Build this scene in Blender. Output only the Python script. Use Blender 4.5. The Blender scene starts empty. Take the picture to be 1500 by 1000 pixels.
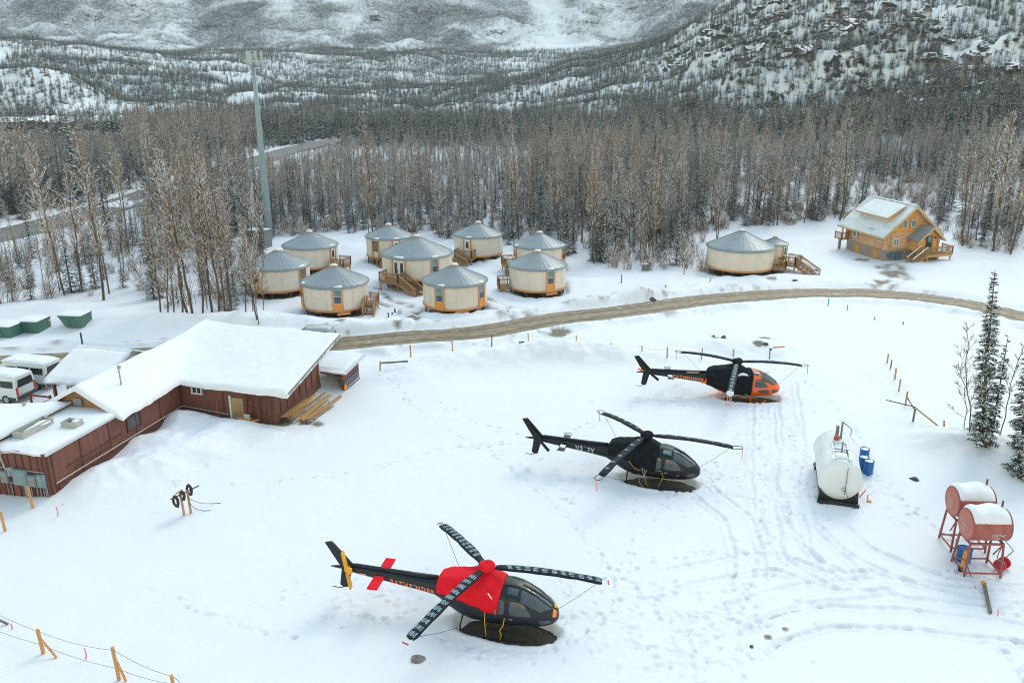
import bpy, math, random
import numpy as np
from mathutils import Vector, Matrix, Quaternion
sin, cos, pi, rad = math.sin, math.cos, math.pi, math.radians
scn = bpy.context.scene
C = scn.collection

# ------------------------------------------------------------------ camera
CAM_H, PITCH, FPX = 24.4, rad(18.2), 1250.0
cd = bpy.data.cameras.new('camera'); cam = bpy.data.objects.new('camera', cd); C.objects.link(cam)
cam.location = (0, 0, CAM_H); cam.rotation_euler = (rad(90) - PITCH, 0, 0)
cd.sensor_width = 36.0; cd.lens = 30.0; cd.clip_start = 0.5; cd.clip_end = 9000
scn.camera = cam

# ------------------------------------------------------------------ sky, sun, exposure
SUN_AZ, SUN_EL = rad(32), rad(42)
world = bpy.data.worlds.new('World'); scn.world = world; world.use_nodes = True
wn, wl = world.node_tree.nodes, world.node_tree.links
wn.clear()
sky = wn.new('ShaderNodeTexSky'); sky.sky_type = 'NISHITA'; sky.sun_disc = False
sky.sun_elevation = SUN_EL; sky.sun_rotation = SUN_AZ; sky.air_density = 3.0; sky.dust_density = 0.4; sky.ozone_density = 1.0
bg = wn.new('ShaderNodeBackground'); bg.inputs['Strength'].default_value = 0.15
out = wn.new('ShaderNodeOutputWorld')
wl.new(sky.outputs[0], bg.inputs[0]); wl.new(bg.outputs[0], out.inputs[0])
sd = bpy.data.lights.new('sun', 'SUN'); sun = bpy.data.objects.new('sun', sd); C.objects.link(sun)
sd.energy = 0.7; sd.angle = rad(24); sd.color = (1.0, 0.97, 0.92)
sdir = Vector((sin(SUN_AZ) * cos(SUN_EL), cos(SUN_AZ) * cos(SUN_EL), sin(SUN_EL)))
sun.rotation_euler = (-sdir).to_track_quat('-Z', 'Y').to_euler(); sun.location = (60, 90, 90)
scn.view_settings.view_transform = 'Standard'; scn.view_settings.look = 'None'
scn.view_settings.gamma = 1.0; scn.view_settings.use_curve_mapping = False
scn.view_settings.exposure = 0.83
cy = scn.cycles
cy.max_bounces = 6; cy.diffuse_bounces = 3; cy.glossy_bounces = 2; cy.transmission_bounces = 3; cy.volume_bounces = 0
cy.transparent_max_bounces = 8; cy.caustics_reflective = False; cy.caustics_refractive = False
cy.use_denoising = True; cy.denoising_prefilter = 'FAST'; cy.denoising_input_passes = 'RGB_ALBEDO_NORMAL'; cy.pixel_filter_type = 'BLACKMAN_HARRIS'; cy.filter_width = 1.05

# ------------------------------------------------------------------ helpers
def G(px, py, h=0.0):
    """point of the photograph (1500x1000) -> place on the level z = h"""
    x = (px - 750) / FPX; y = (500 - py) / FPX
    d = (x, cos(PITCH) + y * sin(PITCH), -sin(PITCH) + y * cos(PITCH))
    t = (h - CAM_H) / d[2]
    return Vector((d[0] * t, d[1] * t, h))
def PROJ(X, Y, Z):
    dz = Z - CAM_H
    zc = Y * cos(PITCH) - dz * sin(PITCH); u = Y * sin(PITCH) + dz * cos(PITCH)
    return 750 + FPX * X / zc, 500 - FPX * u / zc
def ZD(px, zc, h=0.0):
    """pixel column + camera depth + height -> place"""
    X = (px - 750) / FPX * zc
    Y = (zc + (h - CAM_H) * sin(PITCH)) / cos(PITCH)
    return (X, Y, h)

_tbl = np.random.RandomState(7).rand(256, 256)
def vnoise(x, y):
    xi = np.floor(x).astype(int); yi = np.floor(y).astype(int)
    fx = x - xi; fy = y - yi; fx = fx * fx * (3 - 2 * fx); fy = fy * fy * (3 - 2 * fy)
    a = _tbl[xi % 256, yi % 256]; b = _tbl[(xi + 1) % 256, yi % 256]
    c = _tbl[xi % 256, (yi + 1) % 256]; d = _tbl[(xi + 1) % 256, (yi + 1) % 256]
    return (a * (1 - fx) + b * fx) * (1 - fy) + (c * (1 - fx) + d * fx) * fy
def fbm(x, y, sc, oct=4, gain=0.5):
    x = np.asarray(x, float) / sc; y = np.asarray(y, float) / sc
    s = 0; a = 1; n = 0
    for i in range(oct):
        s = s + a * vnoise(x + 17.3 * i, y + 9.1 * i); n += a; a *= gain; x = x * 2.03; y = y * 2.03
    return s / n
def sstep(a, b, x):
    t = np.clip((np.asarray(x, float) - a) / (b - a), 0, 1); return t * t * (3 - 2 * t)

class MB:
    def __init__(s): s.v = []; s.f = []; s.m = []
    def add(s, vs, fs, mat=0):
        o = len(s.v); s.v.extend([tuple(v) for v in vs])
        for f in fs: s.f.append(tuple(i + o for i in f)); s.m.append(mat)
    def box(s, c, size, rz=0.0, mat=0, M=None):
        x, y, z = (q / 2 for q in size)
        vs = [Vector((a * x, b * y, d * z)) for d in (-1, 1) for b in (-1, 1) for a in (-1, 1)]
        R = M if M is not None else Matrix.Rotation(rz, 3, 'Z')
        vs = [R @ v + Vector(c) for v in vs]
        s.add(vs, [(0, 2, 3, 1), (4, 5, 7, 6), (0, 1, 5, 4), (2, 6, 7, 3), (0, 4, 6, 2), (1, 3, 7, 5)], mat)
        return s
    def beam(s, a, b, w, h, mat=0, up=(0, 0, 1)):
        a = Vector(a); b = Vector(b); d = (b - a); L = d.length
        if L < 1e-6: return s
        d.normalize(); u = Vector(up)
        if abs(d.dot(u)) > .98: u = Vector((0, 1, 0))
        x = d.cross(u).normalized(); y = x.cross(d).normalized()
        M = Matrix((d, x, y)).transposed()
        return s.box((a + b) / 2, (L, w, h), mat=mat, M=M)
    def tube(s, pts, r, n=6, mat=0, cap=True):
        pts = [Vector(p) for p in pts]; k = len(pts)
        rs = r if isinstance(r, (list, tuple)) else [r] * k
        o = len(s.v); prev = None
        for i, p in enumerate(pts):
            d = (pts[min(i + 1, k - 1)] - pts[max(i - 1, 0)])
            d = d.normalized() if d.length > 1e-9 else Vector((0, 0, 1))
            if prev is None:
                x = d.cross(Vector((0, 0, 1)) if abs(d.z) < .9 else Vector((1, 0, 0))).normalized()
            else:
                x = (prev - d * prev.dot(d)).normalized()
            y = d.cross(x); prev = x
            for j in range(n):
                a = 2 * pi * j / n
                s.v.append(tuple(p + (x * cos(a) + y * sin(a)) * rs[i]))
        for i in range(k - 1):
            for j in range(n):
                s.f.append((o + i * n + j, o + i * n + (j + 1) % n, o + (i + 1) * n + (j + 1) % n, o + (i + 1) * n + j)); s.m.append(mat)
        if cap:
            s.f.append(tuple(o + j for j in reversed(range(n)))); s.m.append(mat)
            s.f.append(tuple(o + (k - 1) * n + j for j in range(n))); s.m.append(mat)
        return s
    def cyl(s, c, r, h, n=16, mat=0, r2=None):
        c = Vector(c); return s.tube([c, c + Vector((0, 0, h))], [r, r if r2 is None else r2], n, mat)
    def lathe(s, prof, n=24, mat=0, c=(0, 0, 0), a0=0.0, a1=2 * pi, close=True, fm=None):
        o = len(s.v); m = n if close else n + 1
        for (r, z) in prof:
            for j in range(m):
                a = a0 + (a1 - a0) * j / n
                s.v.append((c[0] + r * cos(a), c[1] + r * sin(a), c[2] + z))
        for i in range(len(prof) - 1):
            for j in range(n):
                k = (j + 1) % m
                s.f.append((o + i * m + j, o + i * m + k, o + (i + 1) * m + k, o + (i + 1) * m + j))
                s.m.append(mat if fm is None else fm[i])
        return s
    def prism(s, poly, z0, z1, mat=0):
        n = len(poly)
        vs = [(p[0], p[1], z0) for p in poly] + [(p[0], p[1], z1) for p in poly]
        fs = [tuple(reversed(range(n))), tuple(range(n, 2 * n))] + [(i, (i + 1) % n, n + (i + 1) % n, n + i) for i in range(n)]
        s.add(vs, fs, mat); return s
    def slab(s, poly3, thick, mat=0, d=None):
        """polygon in space given thickness along -d (default down)"""
        n = len(poly3); d = Vector(d) if d is not None else Vector((0, 0, 1))
        vs = [Vector(p) for p in poly3] + [Vector(p) - d * thick for p in poly3]
        s.add(vs, [tuple(range(n)), tuple(reversed(range(n, 2 * n)))] + [(i, n + i, n + (i + 1) % n, (i + 1) % n) for i in range(n)], mat)
        return s
    def grid(s, fn, nu, nv, mat=0):
        o = len(s.v)
        for i in range(nu + 1):
            for j in range(nv + 1): s.v.append(tuple(fn(i / nu, j / nv)))
        for i in range(nu):
            for j in range(nv):
                a = o + i * (nv + 1) + j
                s.f.append((a, a + nv + 1, a + nv + 2, a + 1)); s.m.append(mat)
        return s
    def mesh(s, name, mats, smooth=False):
        me = bpy.data.meshes.new(name); me.from_pydata(s.v, [], s.f)
        for m in (mats if isinstance(mats, (list, tuple)) else [mats]): me.materials.append(m)
        if any(s.m): me.polygons.foreach_set('material_index', np.array(s.m, dtype=np.int32))
        if smooth: me.polygons.foreach_set('use_smooth', np.ones(len(s.f), dtype=bool))
        me.update(); return me
    def build(s, name, mats, parent=None, smooth=False, loc=None, rz=0.0):
        return link(name, s.mesh(name, mats, smooth), parent, loc, rz)
def link(name, me, parent=None, loc=None, rz=0.0):
    o = bpy.data.objects.new(name, me); C.objects.link(o)
    if parent is not None: o.parent = parent
    if loc is not None: o.location = loc
    if rz: o.rotation_euler = (0, 0, rz)
    return o
def tag(o, label=None, cat=None, group=None, kind=None):
    if label: o['label'] = label
    if cat: o['category'] = cat
    if group: o['group'] = group
    if kind: o['kind'] = kind
    return o
def thing(name, label, cat, loc=(0, 0, 0), rz=0.0, group=None):
    o = bpy.data.objects.new(name, None); C.objects.link(o); o.location = loc; o.rotation_euler = (0, 0, rz)
    o.empty_display_size = .2
    return tag(o, label, cat, group)
def bevel(o, w=0.02, seg=2, ang=35):
    m = o.modifiers.new('bevel', 'BEVEL'); m.width = w; m.segments = seg; m.limit_method = 'ANGLE'; m.angle_limit = rad(ang)
    return o
def mesh_np(name, V, F, mats, mi=None, smooth=True):
    me = bpy.data.meshes.new(name)
    me.vertices.add(len(V)); me.vertices.foreach_set('co', V.astype(np.float32).ravel())
    k = F.shape[1]
    me.loops.add(F.size); me.loops.foreach_set('vertex_index', F.astype(np.int32).ravel())
    me.polygons.add(len(F)); me.polygons.foreach_set('loop_start', np.arange(0, F.size, k, dtype=np.int32))
    for m in mats: me.materials.append(m)
    if mi is not None: me.polygons.foreach_set('material_index', mi.astype(np.int32))
    me.polygons.foreach_set('use_smooth', np.full(len(F), smooth))
    me.update(calc_edges=True); me.validate(); return me

# ------------------------------------------------------------------ materials
_mats = {}
def mat(name, col, rough=.6, metal=0.0, var=.12, scale=6.0, bump=.0, bscale=30.0, spec=.5, col2=None, coat=0.0, stretch=(1, 1, 1), emit=None):
    if name in _mats: return _mats[name]
    m = bpy.data.materials.new(name); m.use_nodes = True; _mats[name] = m
    n, l = m.node_tree.nodes, m.node_tree.links
    b = n['Principled BSDF']; b.inputs['Roughness'].default_value = rough; b.inputs['Metallic'].default_value = metal
    b.inputs['Specular IOR Level'].default_value = spec; b.inputs['Coat Weight'].default_value = coat
    tc = n.new('ShaderNodeTexCoord'); mp = n.new('ShaderNodeMapping'); mp.inputs['Scale'].default_value = stretch
    l.new(tc.outputs['Object'], mp.inputs['Vector'])
    if var > 0 or col2 is not None:
        nz = n.new('ShaderNodeTexNoise'); nz.inputs['Scale'].default_value = scale; nz.inputs['Detail'].default_value = 5
        l.new(mp.outputs[0], nz.inputs['Vector'])
        mx = n.new('ShaderNodeMix'); mx.data_type = 'RGBA'
        rp = n.new('ShaderNodeMapRange'); rp.inputs[1].default_value = .3; rp.inputs[2].default_value = .7
        l.new(nz.outputs['Fac'], rp.inputs[0]); l.new(rp.outputs[0], mx.inputs[0])
        c2 = col2 if col2 is not None else tuple(min(1, q * (1 + var)) for q in col)
        c1 = col if col2 is not None else tuple(q * (1 - var) for q in col)
        mx.inputs[6].default_value = (*c1, 1); mx.inputs[7].default_value = (*c2, 1)
        l.new(mx.outputs[2], b.inputs['Base Color'])
    else:
        b.inputs['Base Color'].default_value = (*col, 1)
    if bump > 0:
        n2 = n.new('ShaderNodeTexNoise'); n2.inputs['Scale'].default_value = bscale; n2.inputs['Detail'].default_value = 4
        l.new(mp.outputs[0], n2.inputs['Vector'])
        bp = n.new('ShaderNodeBump'); bp.inputs['Strength'].default_value = bump; bp.inputs['Distance'].default_value = .05
        l.new(n2.outputs['Fac'], bp.inputs['Height']); l.new(bp.outputs[0], b.inputs['Normal'])
    return m
SNOW = mat('snow', (.78, .77, .805), .55, var=.03, scale=2, bump=.25, bscale=6, spec=.3)
TREESNOW = mat('tree_snow', (.80, .81, .85), .7, var=0, spec=.1)
WOOD = mat('new_lumber', (.56, .31, .11), .6, var=.2, scale=14, stretch=(1, 1, 6), bump=.1)
DECKWOOD = mat('deck_wood', (.34, .19, .085), .65, var=.25, scale=9, bump=.1)
POSTWOOD = mat('post_wood', (.48, .25, .12), .7, var=.25, scale=9, bump=.1)
GREYWOOD = mat('weathered_wood', (.16, .13, .10), .75, var=.3, scale=9, bump=.1)
BLACKM = mat('black_metal', (.015, .017, .02), .45, var=.2)
GREYM = mat('grey_metal', (.30, .33, .35), .5, .3, var=.1)
ORANGEPANEL = mat('orange_panel', (.72, .28, .035), .55, var=.1, scale=10)
ORANGETRIM = mat('orange_trim', (.60, .25, .10), .55, var=.15, scale=10)
CANVAS = mat('tan_canvas', (.70, .61, .53), .7, var=.05, scale=1.2, bump=.08, bscale=3)
YROOF = mat('grey_vinyl_roof', (.23, .268, .298), .34, var=.10, scale=1.5, bump=.14, bscale=1.6, spec=.5)
WHITEP = mat('white_paint', (.78, .79, .78), .4, var=.03)
GLASS = mat('dark_glass', (.045, .055, .065), .10, var=.3, scale=1.5, spec=.8)
WINGLASS = mat('window_glass', (.13, .23, .23), .12, var=.35, scale=2.0, spec=.8)
BARK = mat('bark', (.095, .07, .052), .85, var=.35, scale=5, stretch=(1, 1, .2))
TWIG = mat('twig', (.27, .175, .098), .85, var=.3, scale=1.5)
TWIGR = mat('red_twig', (.21, .13, .095), .85, var=.3, scale=1.5)
NEEDLE = mat('needles', (.040, .054, .040), .8, var=.4, scale=2.0, spec=.2)
MUD = mat('mud', (.20, .155, .11), .75, col2=(.33, .27, .20), scale=1.5, bump=.6, bscale=8, stretch=(1, 1, 1))
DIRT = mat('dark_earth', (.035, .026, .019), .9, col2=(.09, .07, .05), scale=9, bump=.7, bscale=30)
ROCK = mat('rock', (.05, .048, .05), .9, col2=(.13, .12, .12), scale=3, bump=.5, bscale=6)
# ------------------------------------------------------------------ terrain
def seg_dist(x, y, pts):
    """distance to a polyline and the arc length of the foot"""
    best = np.full(x.shape, 1e9); arc = np.zeros(x.shape); acc = 0.0
    for (x0, y0), (x1, y1) in zip(pts[:-1], pts[1:]):
        dx, dy = x1 - x0, y1 - y0; L2 = dx * dx + dy * dy + 1e-9; L = math.sqrt(L2)
        t = np.clip(((x - x0) * dx + (y - y0) * dy) / L2, 0, 1)
        d = np.hypot(x - x0 - t * dx, y - y0 - t * dy)
        w = d < best; best = np.where(w, d, best); arc = np.where(w, acc + t * L, arc); acc += L
    return best, arc
def smooth_path(pts, n=8):
    P = [Vector((p[0], p[1])) for p in pts]; out = []
    for i in range(len(P) - 1):
        p0 = P[max(i - 1, 0)]; p1 = P[i]; p2 = P[i + 1]; p3 = P[min(i + 2, len(P) - 1)]
        for k in range(n):
            t = k / n
            q = .5 * ((2 * p1) + (p2 - p0) * t + (2 * p0 - 5 * p1 + 4 * p2 - p3) * t * t + (3 * p1 - p0 - 3 * p2 + p3) * t ** 3)
            out.append((q.x, q.y))
    out.append((P[-1].x, P[-1].y)); return out
def px_path(pp, n=8): return smooth_path([G(*p)[:2] for p in pp], n)

ROAD = px_path([(-260, 556), (-60, 538), (75, 527), (200, 520), (340, 512), (490, 504), (600, 495), (700, 487), (800, 469), (900, 456), (1000, 442), (1100, 433), (1200, 428.5), (1300, 431), (1400, 442), (1500, 463), (1640, 500)])
HIGHWAY = px_path([(-250, 395), (-60, 356), (60, 330), (140, 309), (210, 287), (290, 262), (380, 234), (440, 216), (490, 206), (560, 199)])
FARROAD = px_path([(-200, 196), (0, 189), (60, 187), (130, 186), (220, 183), (330, 181)])
SPUR1 = px_path([(548, 424), (562, 440), (592, 450), (600, 466), (592, 486)])
SPUR2 = px_path([(690, 432), (735, 452), (775, 468), (800, 472)])
SPUR3 = px_path([(1308, 392), (1312, 405), (1300, 418), (1290, 430)])

MOUNDS = []   # (x, y, rx, ry, rot, h)
def mound(px, py, rx, ry, h, rot=0.0): g = G(px, py); MOUNDS.append((g.x, g.y, rx, ry, rot, h))
for a in [(640, 536, 4, 1.6, .55, .1), (720, 528, 4, 1.7, .8, .1), (800, 522, 4, 1.8, 1.0, .05), (870, 524, 3.5, 1.6, .9, -.1), (950, 522, 4, 1.5, .5, 0), (590, 552, 3, 1.4, .35, .2),
          (1060, 510, 5, 2, .5, -.2), (1120, 512, 4, 2, .5, 0), (1240, 545, 6, 2.5, .25, 0),
          (300, 655, 5, 2.0, .9, .2), (225, 690, 4, 1.8, .75, .5), (330, 634, 3, 1.3, .6, -.1), (170, 715, 4, 1.7, .5, .6), (275, 627, 2, 1.2, .7, 0),
          (262, 622, 1.6, 1.0, .5, 0), (215, 655, 2.2, 1.0, .5, .9), (150, 700, 2.0, .9, .35, .9), (476, 560, 1.6, 1.5, .9, .1), (455, 580, 2.0, 1.2, .3, .5),
          (1435, 655, 3.5, 2.5, .9, 0), (1498, 690, 3, 2, .7, 0), (1380, 652, 2, 1.4, .5, 0),
          (300, 478, 7, 2.2, 1.0, 0), (380, 470, 5, 2, .7, 0), (170, 470, 6, 2.5, .7, 0), (60, 455, 7, 2.5, .9, 0), (440, 480, 5, 1.5, .5, 0),
          (500, 482, 4, 1.4, .6, 0), (560, 476, 3.5, 1.2, .5, 0), (630, 470, 4, 1.3, .5, 0), (700, 462, 3, 1.0, .45, 0), (850, 446, 4, 1.3, .6, 0), (930, 436, 4, 1.4, .8, 0), (1000, 420, 4, 1.6, .6, 0),
          (1080, 412, 5, 1.5, .5, 0), (1160, 408, 4, 1.4, .5, 0), (1420, 392, 8, 3, .9, 0), (1200, 355, 6, 3, .8, 0), (640, 465, 2.5, 1.2, .3, 0),
          (840, 415, 5, 2, .6, 0), (720, 380, 3, 2.5, .7, 0), (520, 368, 6, 3, .9, 0), (800, 345, 8, 3, .5, 0)]:
    mound(*a)
# footpaths, tyre tracks and trampled ground, traced on the snow
FOOT = [px_path(q, 5) for q in [
    [(560, 545), (600, 592), (640, 622), (720, 667), (790, 722), (842, 772), (872, 812), (920, 850), (962, 884), (1010, 938), (1028, 1010)],
    [(520, 552), (460, 590), (420, 640), (300, 690), (200, 740)],
    [(1080, 790), (1075, 840), (1062, 880), (1020, 930), (960, 990)], [(1105, 600), (1115, 680), (1120, 760), (1105, 830), (1100, 900), (1080, 960)],
    [(1130, 590), (1160, 640), (1160, 740), (1140, 800)], [(880, 850), (940, 830), (1010, 812), (1080, 806), (1160, 822)],
    [(900, 880), (980, 868), (1060, 862), (1130, 842), (1200, 848)], [(980, 905), (1060, 902), (1110, 900)], [(1000, 700), (970, 740), (940, 790), (910, 830)],
    [(770, 650), (640, 660), (540, 690), (440, 700), (330, 710)], [(820, 730), (900, 745), (985, 722), (1060, 690), (1120, 640)], [(1015, 705), (1060, 720), (1110, 730)],
    [(700, 960), (800, 950), (870, 920), (900, 870), (880, 820)], [(560, 900), (640, 930), (700, 962)], [(1140, 600), (1100, 580), (1050, 600), (960, 585)],
    [(1470, 950), (1490, 985), (1520, 1010)], [(1180, 560), (1230, 600), (1260, 660), (1290, 720)], [(500, 870), (540, 905), (600, 900)],
    [(1270, 690), (1310, 720), (1360, 760), (1400, 790)], [(640, 590), (760, 640), (880, 620), (1000, 560)], [(450, 940), (300, 900), (220, 860)]]]
TRACK = [px_path(q, 6) for q in [
    [(1172, 740), (1180, 780), (1225, 822), (1258, 848), (1330, 860), (1420, 872), (1520, 878)],
    [(1215, 765), (1260, 805), (1330, 838), (1420, 862), (1520, 872)],
    [(1130, 730), (1140, 770), (1180, 820), (1250, 860)],
    [(1080, 905), (1130, 880), (1200, 866), (1290, 860), (1400, 872), (1530, 884)],
    [(1100, 945), (1150, 915), (1220, 902), (1300, 904), (1400, 915), (1520, 932)],
    [(980, 850), (1060, 830), (1140, 822), (1210, 848), (1300, 848)],
    [(1150, 560), (1160, 640), (1155, 740), (1175, 830)], [(1120, 560), (1118, 640), (1122, 730), (1150, 800)], [(1010, 705), (1080, 760), (1100, 850)]]]
TRAMP = [(820, 905, 3.5, 2.6), (890, 870, 3, 2.6), (760, 940, 4, 1.8), (560, 885, 4, 2), (860, 690, 5, 2.5), (960, 740, 4, 3), (1050, 690, 3, 2.4), (1110, 680, 3.2, 8), (1130, 600, 3, 7), (1060, 880, 4, 3), (1020, 960, 4, 3),
         (1040, 560, 5, 2.2), (1010, 582, 5, 2), (1230, 720, 3, 4), (1290, 720, 2, 3), (1430, 850, 4, 2), (1500, 960, 3, 3), (930, 930, 4, 2.5), (600, 870, 5, 2)]
DIPS = []      # melted or sheltered hollows: (x, y, rx, ry, rot, depth)
HELI = [dict(x=-1.15, y=33.39, a=-.212, z=-.40), dict(x=8.19, y=47.56, a=-.245, z=-.37), dict(x=17.05, y=60.87, a=-.057, z=-.36)]
for h in HELI:
    c, s = cos(h['a']), sin(h['a'])
    lx, ly = 1.05, -.50
    DIPS.append((h['x'] + c * lx - s * ly, h['y'] + s * lx + c * ly, 2.35, 1.02, h['a'], .34))

YURT = []      # filled here so that the snow can be scooped out under the floors
# px centre, px wall bottom, diameter in pixels, label
for px, py, w, fz in [(493, 454.5, 97, .70), (411, 427, 89, .65), (457, 393, 79, .75), (571, 378, 67, .85), (612, 409, 103, 1.15), (667, 453.5, 94, .80), (701, 375, 71, .85), (790, 393, 75, .75), (787, 426, 84, .62), (1082, 397, 97, .75), (1132, 385, 36, .95)]:
    # wall bottom py is the front edge of a floor 0.75 m above the snow
    p = G(px, py, fz); zc = p.y * cos(PITCH) - (fz - CAM_H) * sin(PITCH)
    R = w / 2 / FPX * zc; R = R * (zc + R) / zc * .985
    d = Vector((p.x, p.y, 0)).normalized()
    YURT.append((p.x + d.x * R, p.y + d.y * R, R, fz))
    DIPS.append((p.x + d.x * R, p.y + d.y * R, R * 1.10, R * 1.10, 0, .30))

CP = []
def cp(z, rows):
    for px, h in rows: CP.append(ZD(px, z, h))
cp(215, [(p, 0) for p in (-500, -200, 200, 500, 800, 1100, 1400, 1700, 2000)])
cp(265, [(-500, 0), (-100, 0), (300, 0), (700, 0), (1050, 1), (1350, 4), (1600, 7), (2000, 14)])
cp(330, [(-500, 0), (0, 0), (400, 0), (800, 0), (1000, 4), (1150, 12), (1300, 20), (1500, 28), (1800, 44), (2200, 60)])
cp(430, [(-500, 8), (-140, 18), (-20, 19), (60, 17.5), (110, 13), (160, 5), (240, 2), (380, 0), (550, 0), (700, 2), (850, 9), (960, 18), (1080, 36), (1200, 50), (1350, 66), (1500, 82), (1800, 112), (2200, 150)])
cp(375, [(-140, 3), (60, 2), (160, 0)])
cp(480, [(-140, 12), (60, 12), (180, 4), (500, 1)])
cp(530, [(-500, 34), (-150, 22), (0, 18), (200, 10), (400, 6), (600, 3), (740, 12), (840, 19), (930, 29), (1000, 38), (1080, 56), (1200, 80), (1400, 115), (1800, 160), (2300, 200)])
cp(640, [(-500, 60), (-150, 46), (0, 39), (120, 34), (220, 25), (340, 18), (480, 9), (620, 7), (760, 13), (850, 20), (940, 30), (1040, 46), (1200, 85), (1400, 120), (1800, 170)])
cp(820, [(-500, 60), (-200, 50), (0, 42), (150, 34), (260, 28), (380, 29), (420, 31), (500, 24), (600, 29), (680, 22), (760, 18), (880, 24), (1000, 38), (1150, 70), (1400, 120), (1800, 170)])
cp(1010, [(-500, 50), (0, 42), (300, 32), (500, 36), (700, 33), (880, 36), (1000, 50), (1200, 90), (1600, 150)])
cp(1150, [(-500, 55), (0, 43), (300, 38), (600, 38), (730, 38), (890, 39), (1000, 48), (1200, 90), (1600, 150)])
cp(1230, [(-500, 85), (0, 78), (300, 68), (600, 68), (740, 52), (830, 54), (890, 58), (1000, 80), (1300, 110), (1700, 150)])
cp(1420, [(-500, 175), (0, 170), (300, 165), (600, 160), (800, 150), (1000, 165), (1300, 185), (1700, 210)])
cp(1750, [(-500, 370), (0, 360), (500, 350), (900, 340), (1300, 370), (1700, 390)])
cp(2300, [(-600, 600), (0, 620), (500, 590), (900, 610), (1300, 640), (1900, 620)])
CP = np.array(CP)
_c = 25.0
_A = np.sqrt((CP[:, None, 0] - CP[None, :, 0]) ** 2 + (CP[:, None, 1] - CP[None, :, 1]) ** 2 + _c * _c)
_n = len(CP); _K = np.zeros((_n + 3, _n + 3)); _K[:_n, :_n] = _A; _P = np.c_[np.ones(_n), CP[:, :2] / 1000]; _K[:_n, _n:] = _P; _K[_n:, :_n] = _P.T
_w = np.linalg.solve(_K, np.r_[CP[:, 2], 0, 0, 0])
def hills(x, y):
    sh = x.shape; x = x.ravel(); y = y.ravel(); out = np.empty(len(x))
    for i in range(0, len(x), 60000):
        a = x[i:i + 60000]; b = y[i:i + 60000]
        D = np.sqrt((a[:, None] - CP[None, :, 0]) ** 2 + (b[:, None] - CP[None, :, 1]) ** 2 + _c * _c)
        out[i:i + 60000] = D @ _w[:_n] + _w[_n] + (a * _w[_n + 1] + b * _w[_n + 2]) / 1000
    return out.reshape(sh)
def right_hill(x, y):   # rocky part of the near right-hand hill
    px, py = PROJ(x, y, np.zeros_like(x) + 30.0)
    return sstep(900, 1080, px) * sstep(270, 330, y) * (1 - sstep(640, 760, y))
def ledge(x, y, s, seed):
    n = fbm(x + seed, y * 1.6 + seed, s, 4)
    t = n * 8; f = t - np.floor(t)
    return (np.floor(t) + sstep(.80, 1.0, f)) / 8
def height(x, y):
    x = np.asarray(x, float); y = np.asarray(y, float)
    near = (fbm(x, y, 14, 3) - .5) * .30 + (fbm(x + 40, y, 3.2, 3) - .5) * .09
    far = np.hypot(x, y) > 190
    h = near.copy()
    if far.any():
        hh = np.zeros_like(h); hh[far] = hills(x[far], y[far])
        k = sstep(200, 265, y)
        rh = right_hill(x, y)
        hh = hh + rh * ((ledge(x, y, 55, 3.0) - .5) * 26 + (ledge(x, y, 20, 31.0) - .5) * 12 + (fbm(x, y, 9, 3) - .5) * 4)
        ol = sstep(350, 420, y) * (1 - rh)
        hh = hh + ol * ((fbm(x, y, 45, 4) - .5) * 10 + (ledge(x, y, 38, 11.0) - .5) * 11)
        mo = sstep(1130, 1190, y)
        apx = 1 - .93 * snowfield(x, y)
        hh = hh + mo * apx * ((fbm(x, y, 120, 4) - .5) * 34 + (ledge(x, y, 60, 77.0) - .5) * 26)
        h = h * (1 - k) + k * (hh + near)
    return h
def snowfield(x, y):    # the avalanche apron and its gully on the far mountain
    px, py = PROJ(x, y, np.zeros_like(x) + 40.0)
    a = np.exp(-(((px - 815) / 80) ** 4)) * sstep(1125, 1150, y) * (1 - sstep(1296, 1326, y + np.abs(px - 815) * .5))
    c = 905 - (px - 800) * 0
    gx = 790 + (y - 1240) * .18
    b = np.exp(-(((px - 830 + (y - 1230) * .14) / (13 + (y - 1230).clip(0, 300) * .02)) ** 2)) * sstep(1215, 1240, y) * (1 - sstep(1500, 1700, y))
    d = np.exp(-(((px - 318 + (y - 1200) * .9) / 34) ** 4)) * sstep(1180, 1195, y) * (1 - sstep(1215, 1235, y))
    return np.clip(a + b + d, 0, 1)
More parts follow.
